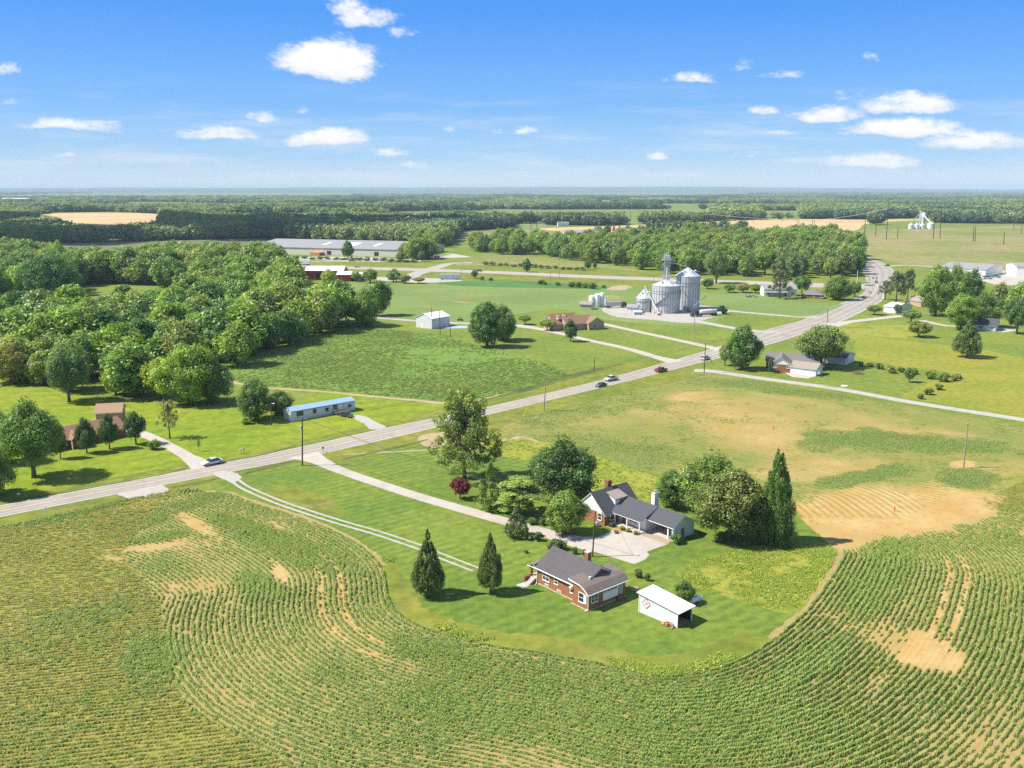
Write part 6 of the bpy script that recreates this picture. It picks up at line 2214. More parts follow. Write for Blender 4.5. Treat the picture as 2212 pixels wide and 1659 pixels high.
g = 'corrugated steel grain bins of the farm yard'
t1, h1, T1 = grain_bin('smallest steel grain bin on the left of the farm yard', 72.7, 503.4, 4.35, 664.0 - 18.8, 622.5, 18, g)
t2, h2, T2 = grain_bin('wide middle steel grain bin with a staircase across its front', 83.7, 500.2, 7.5, 618.8, 603, 30, g)
t3, h3, T3 = grain_bin('tallest steel grain bin behind the wide middle one', 98.2, 515.0, 6.9, 598, 577, 28, g)
sp_ = MB()
pts = []
for k in range(13):
    a = math.radians(-140 + k * 4.2)
    pts.append((8.1 * math.cos(a), 8.1 * math.sin(a), h2 * (.30 + .34 * k / 12)))
sp_.tube(pts, .42, 6)
sp_.build('staircase', plain('stair_steel', (.12, .12, .13), .6), t2)


def elevator_leg():
    y = 511.0
    x = (1441 - CX) / FPX * (y * math.cos(PITCH) + 40 * math.sin(PITCH))
    top = hz(x, y, 546)
    t = thing('elevator_tower', 'tall lattice grain elevator tower with platform behind the middle bin', 'tower', (x, y, 0))
    a = 1.45
    m = MB()
    for sx in (-a, a):
        for sy in (-a, a):
            m.box(sx - .12, sx + .12, sy - .12, sy + .12, 0, top - 1)
    z = 0
    while z < top - 4:
        for sx, sy, ex, ey in ((-a, -a, a, -a), (a, -a, a, a), (a, a, -a, a), (-a, a, -a, -a)):
            m.tube([(sx, sy, z), (ex, ey, z + 3.2)], .05, 4, False)
            m.tube([(sx, sy, z), (ex, ey, z)], .05, 4, False)
        z += 3.2
    m.build('lattice', STEEL, t)
    MB().box(-.75, -.3, -.3, .3, 0, top).box(.3, .75, -.3, .3, 0, top).build('bucket_trunks', plain('trunk_steel', (.55, .57, .6), .45, .1, 1, .3), t)
    hd = MB().box(-2.7, 2.7, -2.2, 2.2, top - 4.0, top - 3.8).build('platform', STEEL, t)
    r = MB()
    for zz in (top - 3.2, top - 2.7):
        for b in ((-2.7, 2.7, -2.22, -2.14), (-2.7, 2.7, 2.14, 2.22), (-2.72, -2.64, -2.2, 2.2), (2.64, 2.72, -2.2, 2.2)):
            r.box(b[0], b[1], b[2], b[3], zz, zz + .08)
    r.build('railing', plain('orange_rail', (.45, .22, .08), .6), hd)
    MB().box(-1.6, 1.6, -.8, .8, top - 3.78, top - 1.2).build('head_house', plain('head_house', (.6, .6, .6), .5), t, bevel=.3)
    MB().box(-2.3, 2.3, -2.1, 2.1, T2 + .2, T2 + .5).build('low_platform', STEEL, t)
    ld = MB()
    for k in range(int((top - T2) / 1.4)):
        ld.box(-3.2, -2.4, -.5, .5, T2 + 1 + k * 1.4, T2 + 1.12 + k * 1.4)
    ld.box(-3.24, -3.12, -.5, -.4, T2 + .3, top * .78).box(-2.5, -2.4, -.5, -.4, T2 + .3, top * .78)
    ld.build('ladder', STEEL, t)
    sx, sy = 98.2 - x, 515.0 - y
    MB().tube([(1.2, 0, top - 5), (sx, sy, T3 + .1)], .2, 8).build('spout', STEEL, t)
    MB().tube([(0, -.8, top - 8), (83.7 - x, 500.2 - y, T2)], .2, 8).build('spout', STEEL, t)


elevator_leg()


def auger(label, foot, top, r=.22):
    P = gp(*foot)
    t = thing('grain_auger', label, 'auger', (P.x, P.y, 0))
    q = Vector(top) - P
    MB().tube([(0, 0, .6), tuple(q)], r, 10).build('tube', STEEL, t)
    mid = q * .42 + Vector((0, 0, .35))
    MB().tube([(mid.x - 1.1, mid.y, .5), (mid.x * .9, mid.y, mid.z), (mid.x + 1.1, mid.y, .5)], .07, 6).build('undercarriage', STEEL, t)
    for s in (-1.1, 1.1):
        MB().tube([(mid.x + s - .12, mid.y, .5), (mid.x + s + .12, mid.y, .5)], .5, 14).build('wheel', BLACK, t)
    MB().box(-.9, .9, -.7, .7, .1, .9).build('hopper', RUST, t)


auger('long white auger leaning up to the smallest grain bin', (1424, 681), (72.7, 503.4, T1 + 1.0))
auger('short auger pointing up to the right beside the tallest bin', (1487, 673), (gp(1525, 668).x, gp(1525, 668).y, 7.5), .2)
simple_house('utility_shed', 'little white box shed at the foot of the smallest grain bin', 'shed', (1354, 676), (1376, 677), 5, 3.4, 4.6, W_METAL, R_GREYM, doors=[('f', 1, 1.0, 2.0, TRIM)])

# ---- right of the road
H = simple_house('brick_ranch', 'orange brick ranch house with grey roof and white gable', 'house', (1661, 803), (1711, 806), 11, 3.0, 5.4, B_ORANGE, R_GREY, 'gable', 'y', wins=[('f', 1.5, 1.7, 1.3, .9), ('f', 6.2, 1.7, 1.3, .9)])
H.part('gable_panel', MB().extrude([(-.1, 3.0), (H.L + .1, 3.0), (H.L / 2, 5.25)], 'y', -.06, -.01), TRIM)
H.walls(B_RED, 5.2, 'x', x0=-1.5, x1=H.L + 9, y0=7, y1=16)
H.gable(R_GREY, 5.4, 'x', x0=-1.5, x1=H.L + 9, y0=7, y1=16)
H = simple_house('garage', 'low white garage with light brown roof joined to the brick ranch', 'garage', (1707, 806), (1762, 813), 6.5, 2.7, 4.2, W_WHITE, R_LTBROWN, 'gable', 'x', doors=[('f', .8, 2.6, 2.15, TRIM), ('f', 4.2, 5.0, 2.15, plain('white_garage_door', (.66, .66, .66), .5))], wins=[('f', 10.2, 1.3, .6, .7, 0)])
H = simple_house('white_shed', 'white shed with dark roof in the shade behind the wide tree', 'shed', (1826, 789), (1845, 781), 11, 2.8, 4.4, W_WHITE, R_DARK, 'gable', 'y', wins=[('f', 1.2, 1.0, .8, 1.0, 0)])
H = simple_house('white_house', 'white two-storey house with pale roof behind the dark pine', 'house', (1650, 640), (1720, 640), 9, 4.6, 7.0, W_WHITE, R_GREYM, 'gable', 'x', wins=[('f', 2, 1.0, 1.6, 1.4), ('f', 9, 1.0, 1.6, 1.4), ('f', 17, 1.0, 1.6, 1.4), ('r', 3, 1.4, 1.2, 1.4)], doors=[('f', 13, 1.1, 2.1, DARK)])
H.part('porch_roof', MB().extrude([(-3.0, 2.7), (0, 3.3), (0, 3.2), (-3.0, 2.6)][::-1], 'x', 0, H.L * .7), R_GREYM)
H = simple_house('grey_ranch', 'small grey hip-roofed ranch house by the big round roadside tree', 'house', (1731, 644), (1776, 646), 10, 2.8, 5.0, B_RED, R_GREY, 'hip', wins=[('f', 1.2, 1.0, 2.0, 1.3), ('f', 6.5, 1.0, 1.4, 1.3), ('f', 11, 1.0, 2.2, 1.3)])
H = simple_house('garage', 'white painted garage with white metal roof and tan end beside the lane', 'garage', (1934, 677), (1970, 672), 7, 3.4, 4.9, W_BOARD, W_METAL_R, 'gable', 'y', wins=[], doors=[('f', 2.6, 3.2, 2.5, plain('grey_blue_door', (.38, .43, .46), .5))])
H = simple_house('cottage', 'pinkish tan cottage with light brown roof behind the lane garage', 'house', (1957, 657), (1990, 663), 10, 3.0, 5.2, B_PINK, R_LTBROWN, 'gable', 'x', wins=[('f', 3, 1.0, 1.2, 1.2)])
H = simple_house('blue_house', 'pale blue house with dark roof half hidden between trees', 'house', (2098, 712), (2150, 716), 10, 2.8, 5.4, W_BLUE, R_DARK, 'gable', 'x', wins=[('f', 3, .9, 2.0, 1.4), ('f', 8, .9, 1.6, 1.3)], doors=[('f', 6, 1.0, 2.1, TRIM)])
H = simple_house('truck_depot', 'long grey roofed depot behind the trees at the truck yard', 'warehouse', (2030, 592), (2128, 598), 40, 5.5, 8.5, W_METAL, R_GREYM, 'gable', 'x')
H = simple_house('truck_depot', 'white depot building cut by the right picture edge', 'warehouse', (2194, 598), (2290, 600), 30, 8, 9.5, W_BOARD, R_GREYM, 'gable', 'x')


# ---- warehouse and red sheds
def warehouse():
    A = gp(878 + 53 * 0, 559)
    A = gp(737.3 + 848 / 6, 388.8 + 1003 / 6)
    B = gp(737.3 + 1292 / 6, 388.8 + 925 / 6)
    Lf = gp(640, 549.6)
    d = (Lf - A)
    e = (B - A)
    W = e.length
    L = (gp(545, 547.0) - A).length
    ang = math.atan2(-d.y, -d.x)
    h = hz(A.x, A.y, 388.8 + 908 / 6)
    H = House('warehouse', 'very long cream warehouse with grey roof beyond the highway', 'warehouse', A + d.normalized() * L, A, W, h)
    H.walls(W_CREAM, h + 5.5, 'x')
    rf = H.gable(R_GREYM, h + 5.7, 'x', .6, .5, trim=W_CREAM)
    sl = (5.7) / (W / 2)
    sk = MB()
    for s in (L * .42, L * .55, L * .75):
        sk.extrude([(W * .15, h + sl * W * .15 + .3), (W * .33, h + sl * W * .33 + .3), (W * .33, h + sl * W * .33 + .4), (W * .15, h + sl * W * .15 + .4)], 'x', s, s + (16 if s == L * .55 else 4))
    H.part('roof_light', sk, TRIM, rf)
    for s in (L * .5, L * .6, L * .8):
        H.door('f', s, 5, 4, DARK, 0.5)
    H.door('r', W * .55, 10, 5, plain('canopy_dark', (.07, .07, .08), .6), 0)
    H.part('canopy', MB().box(H.L, H.L + 6, W * .5, W * .68, 5.2, 6.0), R_GREYM)
    H.part('dock', MB().box(L * .42, L * .48, -9, -.1, 0, 3.2), plain('orange_dock', (.46, .24, .10), .7))


warehouse()
H = simple_house('red_shed', 'largest red metal shed with white roof and sliding doors', 'shed', (660, 605), (742, 605), 18, 7.0, 9.6, W_RED, W_METAL_R, 'gable', 'x', doors=[('f', 8, 6, 5, DARK), ('f', 16.5, 4, 4.6, TRIM)])
H = simple_house('red_shed', 'middle red shed with white roof, stepped down from the largest', 'shed', (728, 608), (758, 608), 12, 5.0, 6.8, W_RED, W_METAL_R, 'gable', 'x')
H = simple_house('red_shed', 'low red shed with white roof at the right end of the red sheds', 'shed', (762, 607), (787, 606), 11, 3.8, 5.6, W_RED, W_METAL_R, 'gable', 'x', doors=[('f', 2, 4, 3, TRIM)])
H = simple_house('red_shed', 'red roofed building just showing above the left end of the red sheds', 'shed', (640, 596), (662, 596), 10, 4.5, 6.5, W_RED, plain('red_roof', (.4, .06, .05), .5), 'gable', 'x')


# ---- far farmstead with white bins
def far_bins():
    P0 = gp(1978, 494)
    k = mpp(494)
    for u, w, h, lb in ((1967, 10, 12, 'far white grain bin, leftmost of the cluster'), (1980, 10, 12, 'far white grain bin under the peaked spouts'), (1992, 10, 12, 'far white grain bin right of the spouts'), (2010, 15, 15, 'wide far white grain bin standing apart on the right')):
        P = gp(u, 494.5)
        r = w * k / 2
        hh = h * k
        t = thing('grain_bin', lb, 'grain bin', (P.x, P.y, 0), 0, 'white bins of the far farmstead')
        m = plain('far_bin_white', (.62, .63, .62), .5, .08, .2)
        MB().lathe([(r, 0), (r, hh * .75)], 24).build('shell', m, t, smooth=True)
        MB().lathe([(r + .2, hh * .74), (.6, hh), (.3, hh)], 24).build('roof', plain('far_bin_roof', (.55, .56, .57), .5), t)
    P = gp(1987, 493)
    t = thing('elevator_tower', 'far elevator mast with spreading spouts over white bins', 'tower', (P.x, P.y, 0))
    z = hz(P.x, P.y, 456)
    MB().box(-1.0, 1.0, -1.0, 1.0, 0, z).box(-2.2, 2.2, -2, 2, z * .94, z).build('leg', plain('far_leg', (.6, .58, .56), .5), t)
    for u in (1966, 1979, 1993, 2009):
        q = gp(u, 494.5)
        MB().tube([(0, 0, z * .93), (q.x - P.x, q.y - P.y, 13 * k)], .6, 6).build('spout', STEEL, t)
    P = gp(1993, 488)
    t = thing('feed_tank', 'rounded pale tank rising behind the far bins', 'tank', (P.x, P.y, 0))
    MB().lathe([(3, 0), (4, 6), (5.5, 14), (5.5, 19), (3.5, 23), (.5, 24)], 18).build('shell', plain('feed_tank', (.6, .55, .5), .5), t, smooth=True)


far_bins()
for (u, v, L_, W_, h_, m, r, lb) in [(1218, 508, 36, 12, 4, W_WHITE, R_GREYM, 'far white barn with grey roof at the left of the field farmstead'), (1275, 507, 24, 12, 4, W_WHITE, R_GREY, 'far house with grey roof in the middle of the field farmstead'), (1330, 508, 30, 14, 6, W_RED, R_BROWN, 'far red building under conifers at the field farmstead'),
                                     (1205, 489, 20, 12, 5, W_WHITE, R_GREY, 'far white house at the edge of the woods above the pasture'), (0, 434, 160, 60, 12, W_BOARD, W_METAL_R, 'far white factory roof at the left edge above the woods'), (108, 438, 60, 40, 12, W_BOARD, W_METAL_R, 'small far white roof in the woods on the left')]:
    P = gp(u, v)
    H = House('far_building', lb, 'building', P, None, W_, h_, L=L_, ang=4)
    H.walls(m, h_ + 3, 'x')
    H.gable(r, h_ + 3.2, 'x')
for k, (u, v, t_, w, p) in enumerate([(1290, 505, 486, 24, 'far_a'), (1312, 506, 484, 20, 'far_b'), (1326, 500, 482, 8, 'spruce'), (1338, 505, 484, 10, 'spruce'), (1356, 507, 484, 20, 'far_c'), (1381, 503, 486, 14, 'spruce'), (1412, 508, 487, 22, 'far_a'), (1512, 508, 479, 30, 'far_a'), (1567, 512, 492, 50, 'far_c'), (1600, 497, 474, 36, 'far_a'), (1562, 497, 474, 34, 'far_b'), (1540, 495, 476, 26, 'far_b')]):
    T('farm_tree', p, u, v, t_, w, (.045, .08, .028), 'dark tree grouped at the far farmstead or field corner', 'tree', 'trees of the far farmsteads')

# ------------------------------------------------------------------ vehicles
def paint(name, c, rough=.25):
    t = NT(name)
    t.p.inputs['Specular IOR Level'].default_value = .6
    t.p.inputs['Coat Weight'].default_value = .6
    n = t.noise(t.pos(True), 3, 3)
    return t.done(t.mix(t.ramp(n, .3, .7), tuple(x * .94 for x in c), c), rough)


def wheel(parent, x, y, r, w):
    s = 1 if y > 0 else -1
    k = MB().tube([(x, y - w / 2, r), (x, y + w / 2, r)], r, 16).build('wheel', BLACK, parent)
    MB().tube([(x, y + s * (w / 2 - .02), r), (x, y + s * (w / 2 + .015), r)], r * .6, 12).build('rim', CHROME, k)


def car(name, label, cat, u, v, head, kind, c, group=None, scale=1.0):
    P = gp(u, v)
    t = thing(name, label, cat, (P.x, P.y, .034), head, group)
    t.scale = (scale,) * 3
    m = paint(name + '_paint', c)
    lens = {'sedan': 4.7, 'suv': 4.7, 'pickup': 5.7, 'van': 5.0}
    L, W = lens[kind], 1.85 if kind != 'pickup' else 1.98
    h = L / 2
    if kind == 'sedan':
        low = [(-h, .35), (h, .35), (h, .62), (h - .15, .72), (1.0, .86), (-1.5, .92), (-h + .1, .88), (-h, .7)]
        cab, ct = [(1.05, .86), (.25, 1.40), (-.95, 1.43), (-1.75, .92)], .62
    elif kind in ('suv', 'van'):
        low = [(-h, .4), (h, .4), (h, .8), (h - .15, .95), (1.15, 1.05), (-h + .05, 1.1), (-h, .9)]
        cab, ct = [(1.2, 1.05), (.5, 1.66), (-h + .35, 1.72), (-h + .08, 1.1)], .68
    else:
        low = [(-h, .5), (h, .5), (h, .95), (h - .15, 1.08), (1.1, 1.15), (-h + .03, 1.12), (-h, .9)]
        cab, ct = [(1.15, 1.14), (.5, 1.78), (-.75, 1.82), (-.95, 1.14)], .72
    MB().extrude([(p, q) for p, q in low][::-1], 'y', -W / 2, W / 2).build('body', m, t, bevel=.09, smooth=True)
    # cabin: tapered to the roof
    n = len(cab)
    V = []
    for s in (-1, 1):
        for i, (p, q) in enumerate(cab):
            V.append((p, s * (W / 2 - .06 if i in (0, n - 1) else W / 2 * ct + .12), q))
    cb = MB()
    cb.v = V
    cb.f = [(0, 1, 2, 3)[::-1], (4, 5, 6, 7), (0, 1, 5, 4), (1, 2, 6, 5), (2, 3, 7, 6), (0, 4, 7, 3)]
    cb.build('cabin', GLASS, t, bevel=.06, smooth=True)
    rx0, rx1 = cab[2][0] - .04, cab[1][0] + .04
    z = cab[1][1]
    MB().extrude([(rx1 + .1, z - .06), (rx1 - .1, z + .03), (rx0 + .1, cab[2][1] + .03), (rx0 - .1, cab[2][1] - .06)], 'y', -(W / 2 * ct + .14), W / 2 * ct + .14).build('roof', m, t, bevel=.05, smooth=True)
    if kind == 'pickup':
        MB().box(-h + .12, -1.02, -W / 2 + .12, W / 2 - .12, 1.1, 1.16).build('bed_liner', BLACK, t)
        MB().box(-h, -.97, -W / 2, -W / 2 + .12, 1.08, 1.28).box(-h, -.97, W / 2 - .12, W / 2, 1.08, 1.28).box(-h, -h + .1, -W / 2 + .12, W / 2 - .12, 1.08, 1.28).build('bed', m, t)
    for x in (-L * .31, L * .31):
        for s in (-1, 1):
            wheel(t, x, s * (W / 2 - .1), .33 if kind == 'sedan' else .39, .24)
    for s in (-1, 1):
        MB().box(h - .04, h + .02, s * .62 - .2, s * .62 + .2, low[2][1] - .14, low[2][1] + .02).build('headlight', plain('lamp_glass', (.7, .7, .68), .2), t)
        MB().box(-h - .02, -h + .04, s * .68 - .16, s * .68 + .16, .74, .9).build('tail_light', plain('tail_red', (.3, .01, .01), .3), t)
    return t


RD = math.radians(43.5)
car('silver_sedan', 'silver sedan on the main road at the left driveway', 'car', 459, 1003, RD + math.pi, 'sedan', (.55, .57, .60), scale=1.12)
car('grey_sedan', 'dark grey sedan in front of the silver pickup on the road', 'car', 1298, 835, RD + math.pi, 'sedan', (.10, .11, .12))
car('silver_pickup', 'silver pickup close behind the dark grey sedan on the road', 'pickup truck', 1320, 822, RD + math.pi, 'pickup', (.52, .54, .56))
car('red_pickup', 'red pickup on the main road before the junction', 'pickup truck', 1428, 803, RD, 'pickup', (.38, .02, .025))
car('silver_minivan', 'silver minivan turning at the road junction', 'van', 1524, 777, RD + .1, 'van', (.5, .5, .5))
car('green_sedan', 'dark green sedan parked beside the mobile home deck', 'car', 748, 900, math.radians(-32), 'sedan', (.015, .05, .04))
car('black_sedan', 'black sedan parked left of the brick ranch house', 'car', 1668, 803, math.radians(-12), 'sedan', (.02, .022, .026))
car('white_suv', 'white car parked at the right end of the tan house', 'car', 1288, 698, math.radians(8), 'suv', (.7, .7, .71))
car('dark_suv', 'dark car driving up towards the intersection, nearest to the camera', 'car', 1866, 645, math.radians(60), 'suv', (.03, .03, .035))
car('white_car', 'white car just below the intersection', 'car', 1878, 633, math.radians(60), 'sedan', (.65, .65, .65))
car('silver_car', 'silver car on the highway before the warehouse', 'car', 772, 578, math.radians(-3), 'sedan', (.35, .35, .36))
car('black_pickup', 'black pickup on the highway right of the container', 'pickup truck', 1034, 587, math.radians(177), 'pickup', (.02, .02, .02))
car('black_car', 'black car at the side road by the far pasture', 'car', 1916, 575, math.radians(185), 'sedan', (.02, .02, .022))
car('red_car', 'dark red car in the middle of the intersection', 'car', 1893, 611, math.radians(70), 'suv', (.12, .03, .03))
car('grey_car', 'grey car half behind the roadside pine at the intersection', 'car', 1903, 622, math.radians(60), 'sedan', (.3, .3, .3))
car('white_van', 'white van in the truck yard at the right', 'van', 2132, 603, math.radians(5), 'van', (.66, .66, .66), scale=1.5)
car('teal_pickup', 'teal pickup parked in the truck yard', 'pickup truck', 2150, 600, math.radians(-20), 'pickup', (.02, .25, .28), scale=1.3)
for k, (u, v, c) in enumerate([(655 + 0, 557, (.1, .1, .1)), (760, 557.5, (.6, .6, .6)), (792, 557.5, (.1, .1, .12)), (797, 558.5, (.25, .04, .04)), (808, 558.5, (.6, .6, .6)), (825, 560, (.6, .6, .6)), (830, 559, (.08, .08, .1)), (690, 556.5, (.4, .4, .4))]):
    car('parked_car', 'small car parked in the row before the long warehouse', 'car', u, v, math.radians(85), 'sedan', c, 'cars parked before the warehouse')


def semi():
    P = gp(641, 573.5)
    t = thing('semi_truck', 'green lorry cab with a long white trailer on the highway', 'truck', (P.x, P.y, .05), math.radians(177))
    g_ = paint('lorry_green', (.03, .20, .13))
    MB().extrude([(4.0, .6), (7.6, .6), (7.6, 1.9), (6.4, 2.1), (6.0, 3.3), (4.0, 3.6)][::-1], 'y', -1.2, 1.2).build('cab', g_, t, bevel=.12, smooth=True)
    MB().box(-12.0, 3.4, -1.3, 1.3, 1.25, 4.1).build('trailer', W_BOARD, t, bevel=.05)
    MB().box(-11.5, 7.2, -.5, .5, .7, 1.2).build('chassis', BLACK, t)
    for x in (-10.6, -9.3, 2.0, 3.3, 6.6):
        for s in (-1, 1):
            wheel(t, x, s * 1.05, .52, .3)
    MB().box(6.05, 6.35, -1.0, 1.0, 2.2, 3.1).build('windscreen', GLASS, t)


semi()


def container():
    P = gp(972, 604)
    t = thing('container', 'pale grey trailer box standing in the gravel lot by the highway', 'container', (P.x, P.y, .05), math.radians(-2))
    m = ribbed('container_side', (.42, .48, .52), 0, .6, .1)
    MB().box(-7.5, 7.5, -1.3, 1.3, .9, 3.9).build('box', m, t, bevel=.04)
    MB().box(-7.3, 7.3, -1.0, 1.0, .6, .89).build('chassis', BLACK, t)
    for x in (-5.5, 5.0, 6.2):
        for s in (-1, 1):
            wheel(t, x, s * 1.05, .5, .3)
    for x in (-2.5, 2.5):
        MB().box(x - .04, x + .04, -1.34, -1.305, 1.0, 3.8).build('door_seam', BLACK, t)


container()


def tanker():
    P = gp(1523, 683)
    t = thing('tanker_truck', 'black truck with a silver tanker trailer in the bin yard', 'truck', (P.x, P.y, .03), math.radians(200))
    MB().extrude([(4.2, .7), (8.6, .7), (8.6, 1.9), (6.9, 2.1), (6.5, 3.3), (4.2, 3.4)][::-1], 'y', -1.2, 1.2).build('cab', paint('truck_black', (.03, .032, .04)), t, bevel=.12, smooth=True)
    MB().tube([(-7.2, 0, 2.4), (-7.0, 0, 2.4), (-6.6, 0, 2.4), (2.6, 0, 2.4), (3.0, 0, 2.4), (3.2, 0, 2.4)], [.4, .9, 1.2, 1.2, .9, .4], 20).build('tank', plain('tanker_skin', (.62, .60, .56), .4, .08, 1, .2), t, smooth=True)
    MB().box(-7, 8.2, -.5, .5, .7, 1.2).build('chassis', BLACK, t)
    for x in (-6.2, -4.9, 3.0, 4.3, 7.6):
        for s in (-1, 1):
            wheel(t, x, s * 1.05, .52, .3)
    MB().box(6.55, 6.85, -1.0, 1.0, 2.2, 3.05).build('windscreen', GLASS, t)
    P = gp(1553, 679)
    t = thing('farm_sprayer', 'green and red farm sprayer machine behind the tanker truck', 'farm machine', (P.x, P.y, .03), math.radians(15))
    gm = paint('machine_green', (.015, .16, .055))
    MB().extrude([(-4.5, 1.6), (4.6, 1.6), (4.6, 2.6), (2.8, 3.0), (-4.5, 2.8)][::-1], 'y', -1.1, 1.1).build('body', gm, t, bevel=.12)
    MB().box(.6, 2.7, -1.0, 1.0, 3.0, 4.6).build('cab', GLASS, t, bevel=.15)
    MB().box(-6.6, -4.6, -1.4, 1.4, .9, 3.2).build('tool_frame', paint('machine_red', (.45, .03, .03)), t, bevel=.15)
    b = MB()
    for s in (-1, 1):
        b.tube([(-3.6, s * 1.4, 3.0), (4.8, s * 1.9, 3.7)], .16, 6).tube([(-3.6, s * 1.5, 2.3), (4.0, s * 2.0, 3.0)], .12, 6)
    b.build('boom', gm, t)
    for x in (-3.0, 3.2):
        for s in (-1, 1):
            wheel(t, x, s * 1.35, .95, .5)
    P = gp(1326, 665)
    t = thing('grain_trailer', 'grey open grain trailer with a dark truck beyond the tan house', 'trailer', (P.x, P.y, .03), math.radians(14))
    MB().extrude([(-5.0, 1.2), (3.6, 1.2), (4.2, 3.4), (-5.6, 3.4)][::-1], 'y', -1.25, 1.25).build('hopper', plain('hopper_grey', (.46, .45, .45), .5), t)
    MB().box(-5.3, 3.9, -1.0, 1.0, 3.402, 3.5).build('tarp', plain('tarp_grey', (.3, .29, .28), .8), t)
    MB().extrude([(4.8, .7), (8.6, .7), (8.6, 1.9), (7.2, 2.1), (6.9, 3.2), (4.8, 3.3)][::-1], 'y', -1.15, 1.15).build('cab', paint('truck_dark', (.04, .035, .035)), t, bevel=.12)
    for x in (-4.0, -2.8, 5.2, 7.8):
        for s in (-1, 1):
            wheel(t, x, s * 1.0, .5, .3)
    P = gp(1378, 680)
    t = thing('nurse_tank', 'pale blue nurse tank wagon before the smallest grain bin', 'tank', (P.x, P.y, .03), 0)
    MB().tube([(-2.4, 0, 1.5), (-2.2, 0, 1.5), (2.2, 0, 1.5), (2.4, 0, 1.5)], [.5, .85, .85, .5], 18).build('tank', plain('nurse_tank', (.60, .70, .76), .4), t, smooth=True)
    MB().box(-2.0, 2.9, -.6, .6, .5, .66).build('frame', BLACK, t)
    for x in (-1.3, 1.3):
        for s in (-1, 1):
            wheel(t, x, s * .8, .42, .26)


tanker()
P = gp(994, 693)
t = thing('utility_cart', 'small dark utility cart beside the pole barn', 'cart', (P.x, P.y, 0), .2)
MB().extrude([(-1.5, .45), (1.5, .45), (1.5, .95), (.6, 1.0), (-1.5, 1.05)][::-1], 'y', -.7, .7).build('body', paint('cart_dark', (.03, .035, .03)), t, bevel=.06)
MB().box(-.7, .6, -.65, .65, 1.85, 1.92).build('canopy', BLACK, t)
for x, y in ((-.68, -.6), (.58, -.6), (.58, .6), (-.68, .6)):
    MB().box(x - .03, x + .03, y - .03, y + .03, .95, 1.85).build('post', BLACK, t)
for x in (-1.0, 1.0):
    for s in (-1, 1):
        wheel(t, x, s * .62, .33, .22)

# pool with its tarp, beside the pole barn
t = thing('swimming_pool', 'covered pale blue swimming pool with white slide between barn and brick house', 'pool', (gp(985, 707).x, gp(985, 707).y, 0), math.radians(6))
a_, b_ = 9.0, 3.4
ov = [(a_ * math.cos(k * math.pi / 16) + (1.2 if math.cos(k * math.pi / 16) > 0 else 0), b_ * math.sin(k * math.pi / 16)) for k in range(32)]
MB().prism([(x * 1.13, y * 1.25) for x, y in ov], -.02, .08).build('deck', CONCRETE, t)
MB().prism(ov, -.02, .16).build('cover', plain('pool_cover', (.30, .42, .52), .5, .2, .4), t)
MB().tube([(-6.5, 1.0, .2), (-6.5, 1.0, 2.4), (-5.6, .8, 2.3), (-4.2, .2, .7)], .22, 6).build('slide', TRIM, t)


# ------------------------------------------------------------------ poles, wires, small things
M_POLE = plain('pole_wood', (.10, .075, .055), .95, .25, 3)
M_POLE_P = plain('pale_pole_wood', (.30, .25, .19), .95, .2, 3)
WIRE_TOP = {}


def pole(key, label, u, v, ut, vt, r=.14, arm=2.4, arm_ang=None, mat=None, transformer=False, group='utility poles', name='utility_pole', lamp=False, double=False):
    P = gp(u, v)
    h = hz(P.x, P.y, vt)
    f = P.y * math.cos(PITCH) - (h - CAM_H) * math.sin(PITCH)
    xt = (ut - CX) / FPX * f
    lean = xt - P.x
    t = thing(name, label, 'utility pole' if name == 'utility_pole' else 'pole', (P.x, P.y, 0), 0, group)
    MB().tube([(0, 0, -.2), (lean * .5, 0, h * .5), (lean, 0, h)], [r * 1.15, r, r * .78], 9).build('pole', mat or M_POLE, t)
    a = math.radians(arm_ang if arm_ang is not None else 134)
    if arm:
        for k in range(2 if double else 1):
            z = h - .35 - k * 1.6
            c, s = math.cos(a) * arm / 2, math.sin(a) * arm / 2
            ar = MB().tube([(lean - c, -s, z), (lean + c, s, z)], .07, 6).build('crossarm', M_POLE_P, t)
            ins = MB()
            for q in (-.92, -.45, .92):
                ins.lathe([(.045, z + .05), (.06, z + .2), (.02, z + .28)], 6, (lean + c * q, s * q))
            ins.build('insulators', plain('porcelain', (.55, .55, .55), .3), ar)
    if transformer:
        MB().lathe([(.05, h - 2.9), (.27, h - 2.85), (.27, h - 1.95), (.2, h - 1.85), (.05, h - 1.8)], 14, (lean - .42, .1)).build('transformer', plain('transformer_grey', (.5, .51, .52), .45), t)
    if lamp:
        l = MB().tube([(lean, 0, h - .3), (lean + .9, -.2, h - .1)], .035, 6).build('lamp_arm', STEEL, t)
        MB().lathe([(.06, h - .22), (.2, h - .2), (.12, h - .02)], 10, (lean + 1.0, -.2)).build('lamp', plain('lamp_head', (.6, .62, .62), .4), l)
    WIRE_TOP[key] = Vector((P.x + lean, P.y, h - .1))
    return t


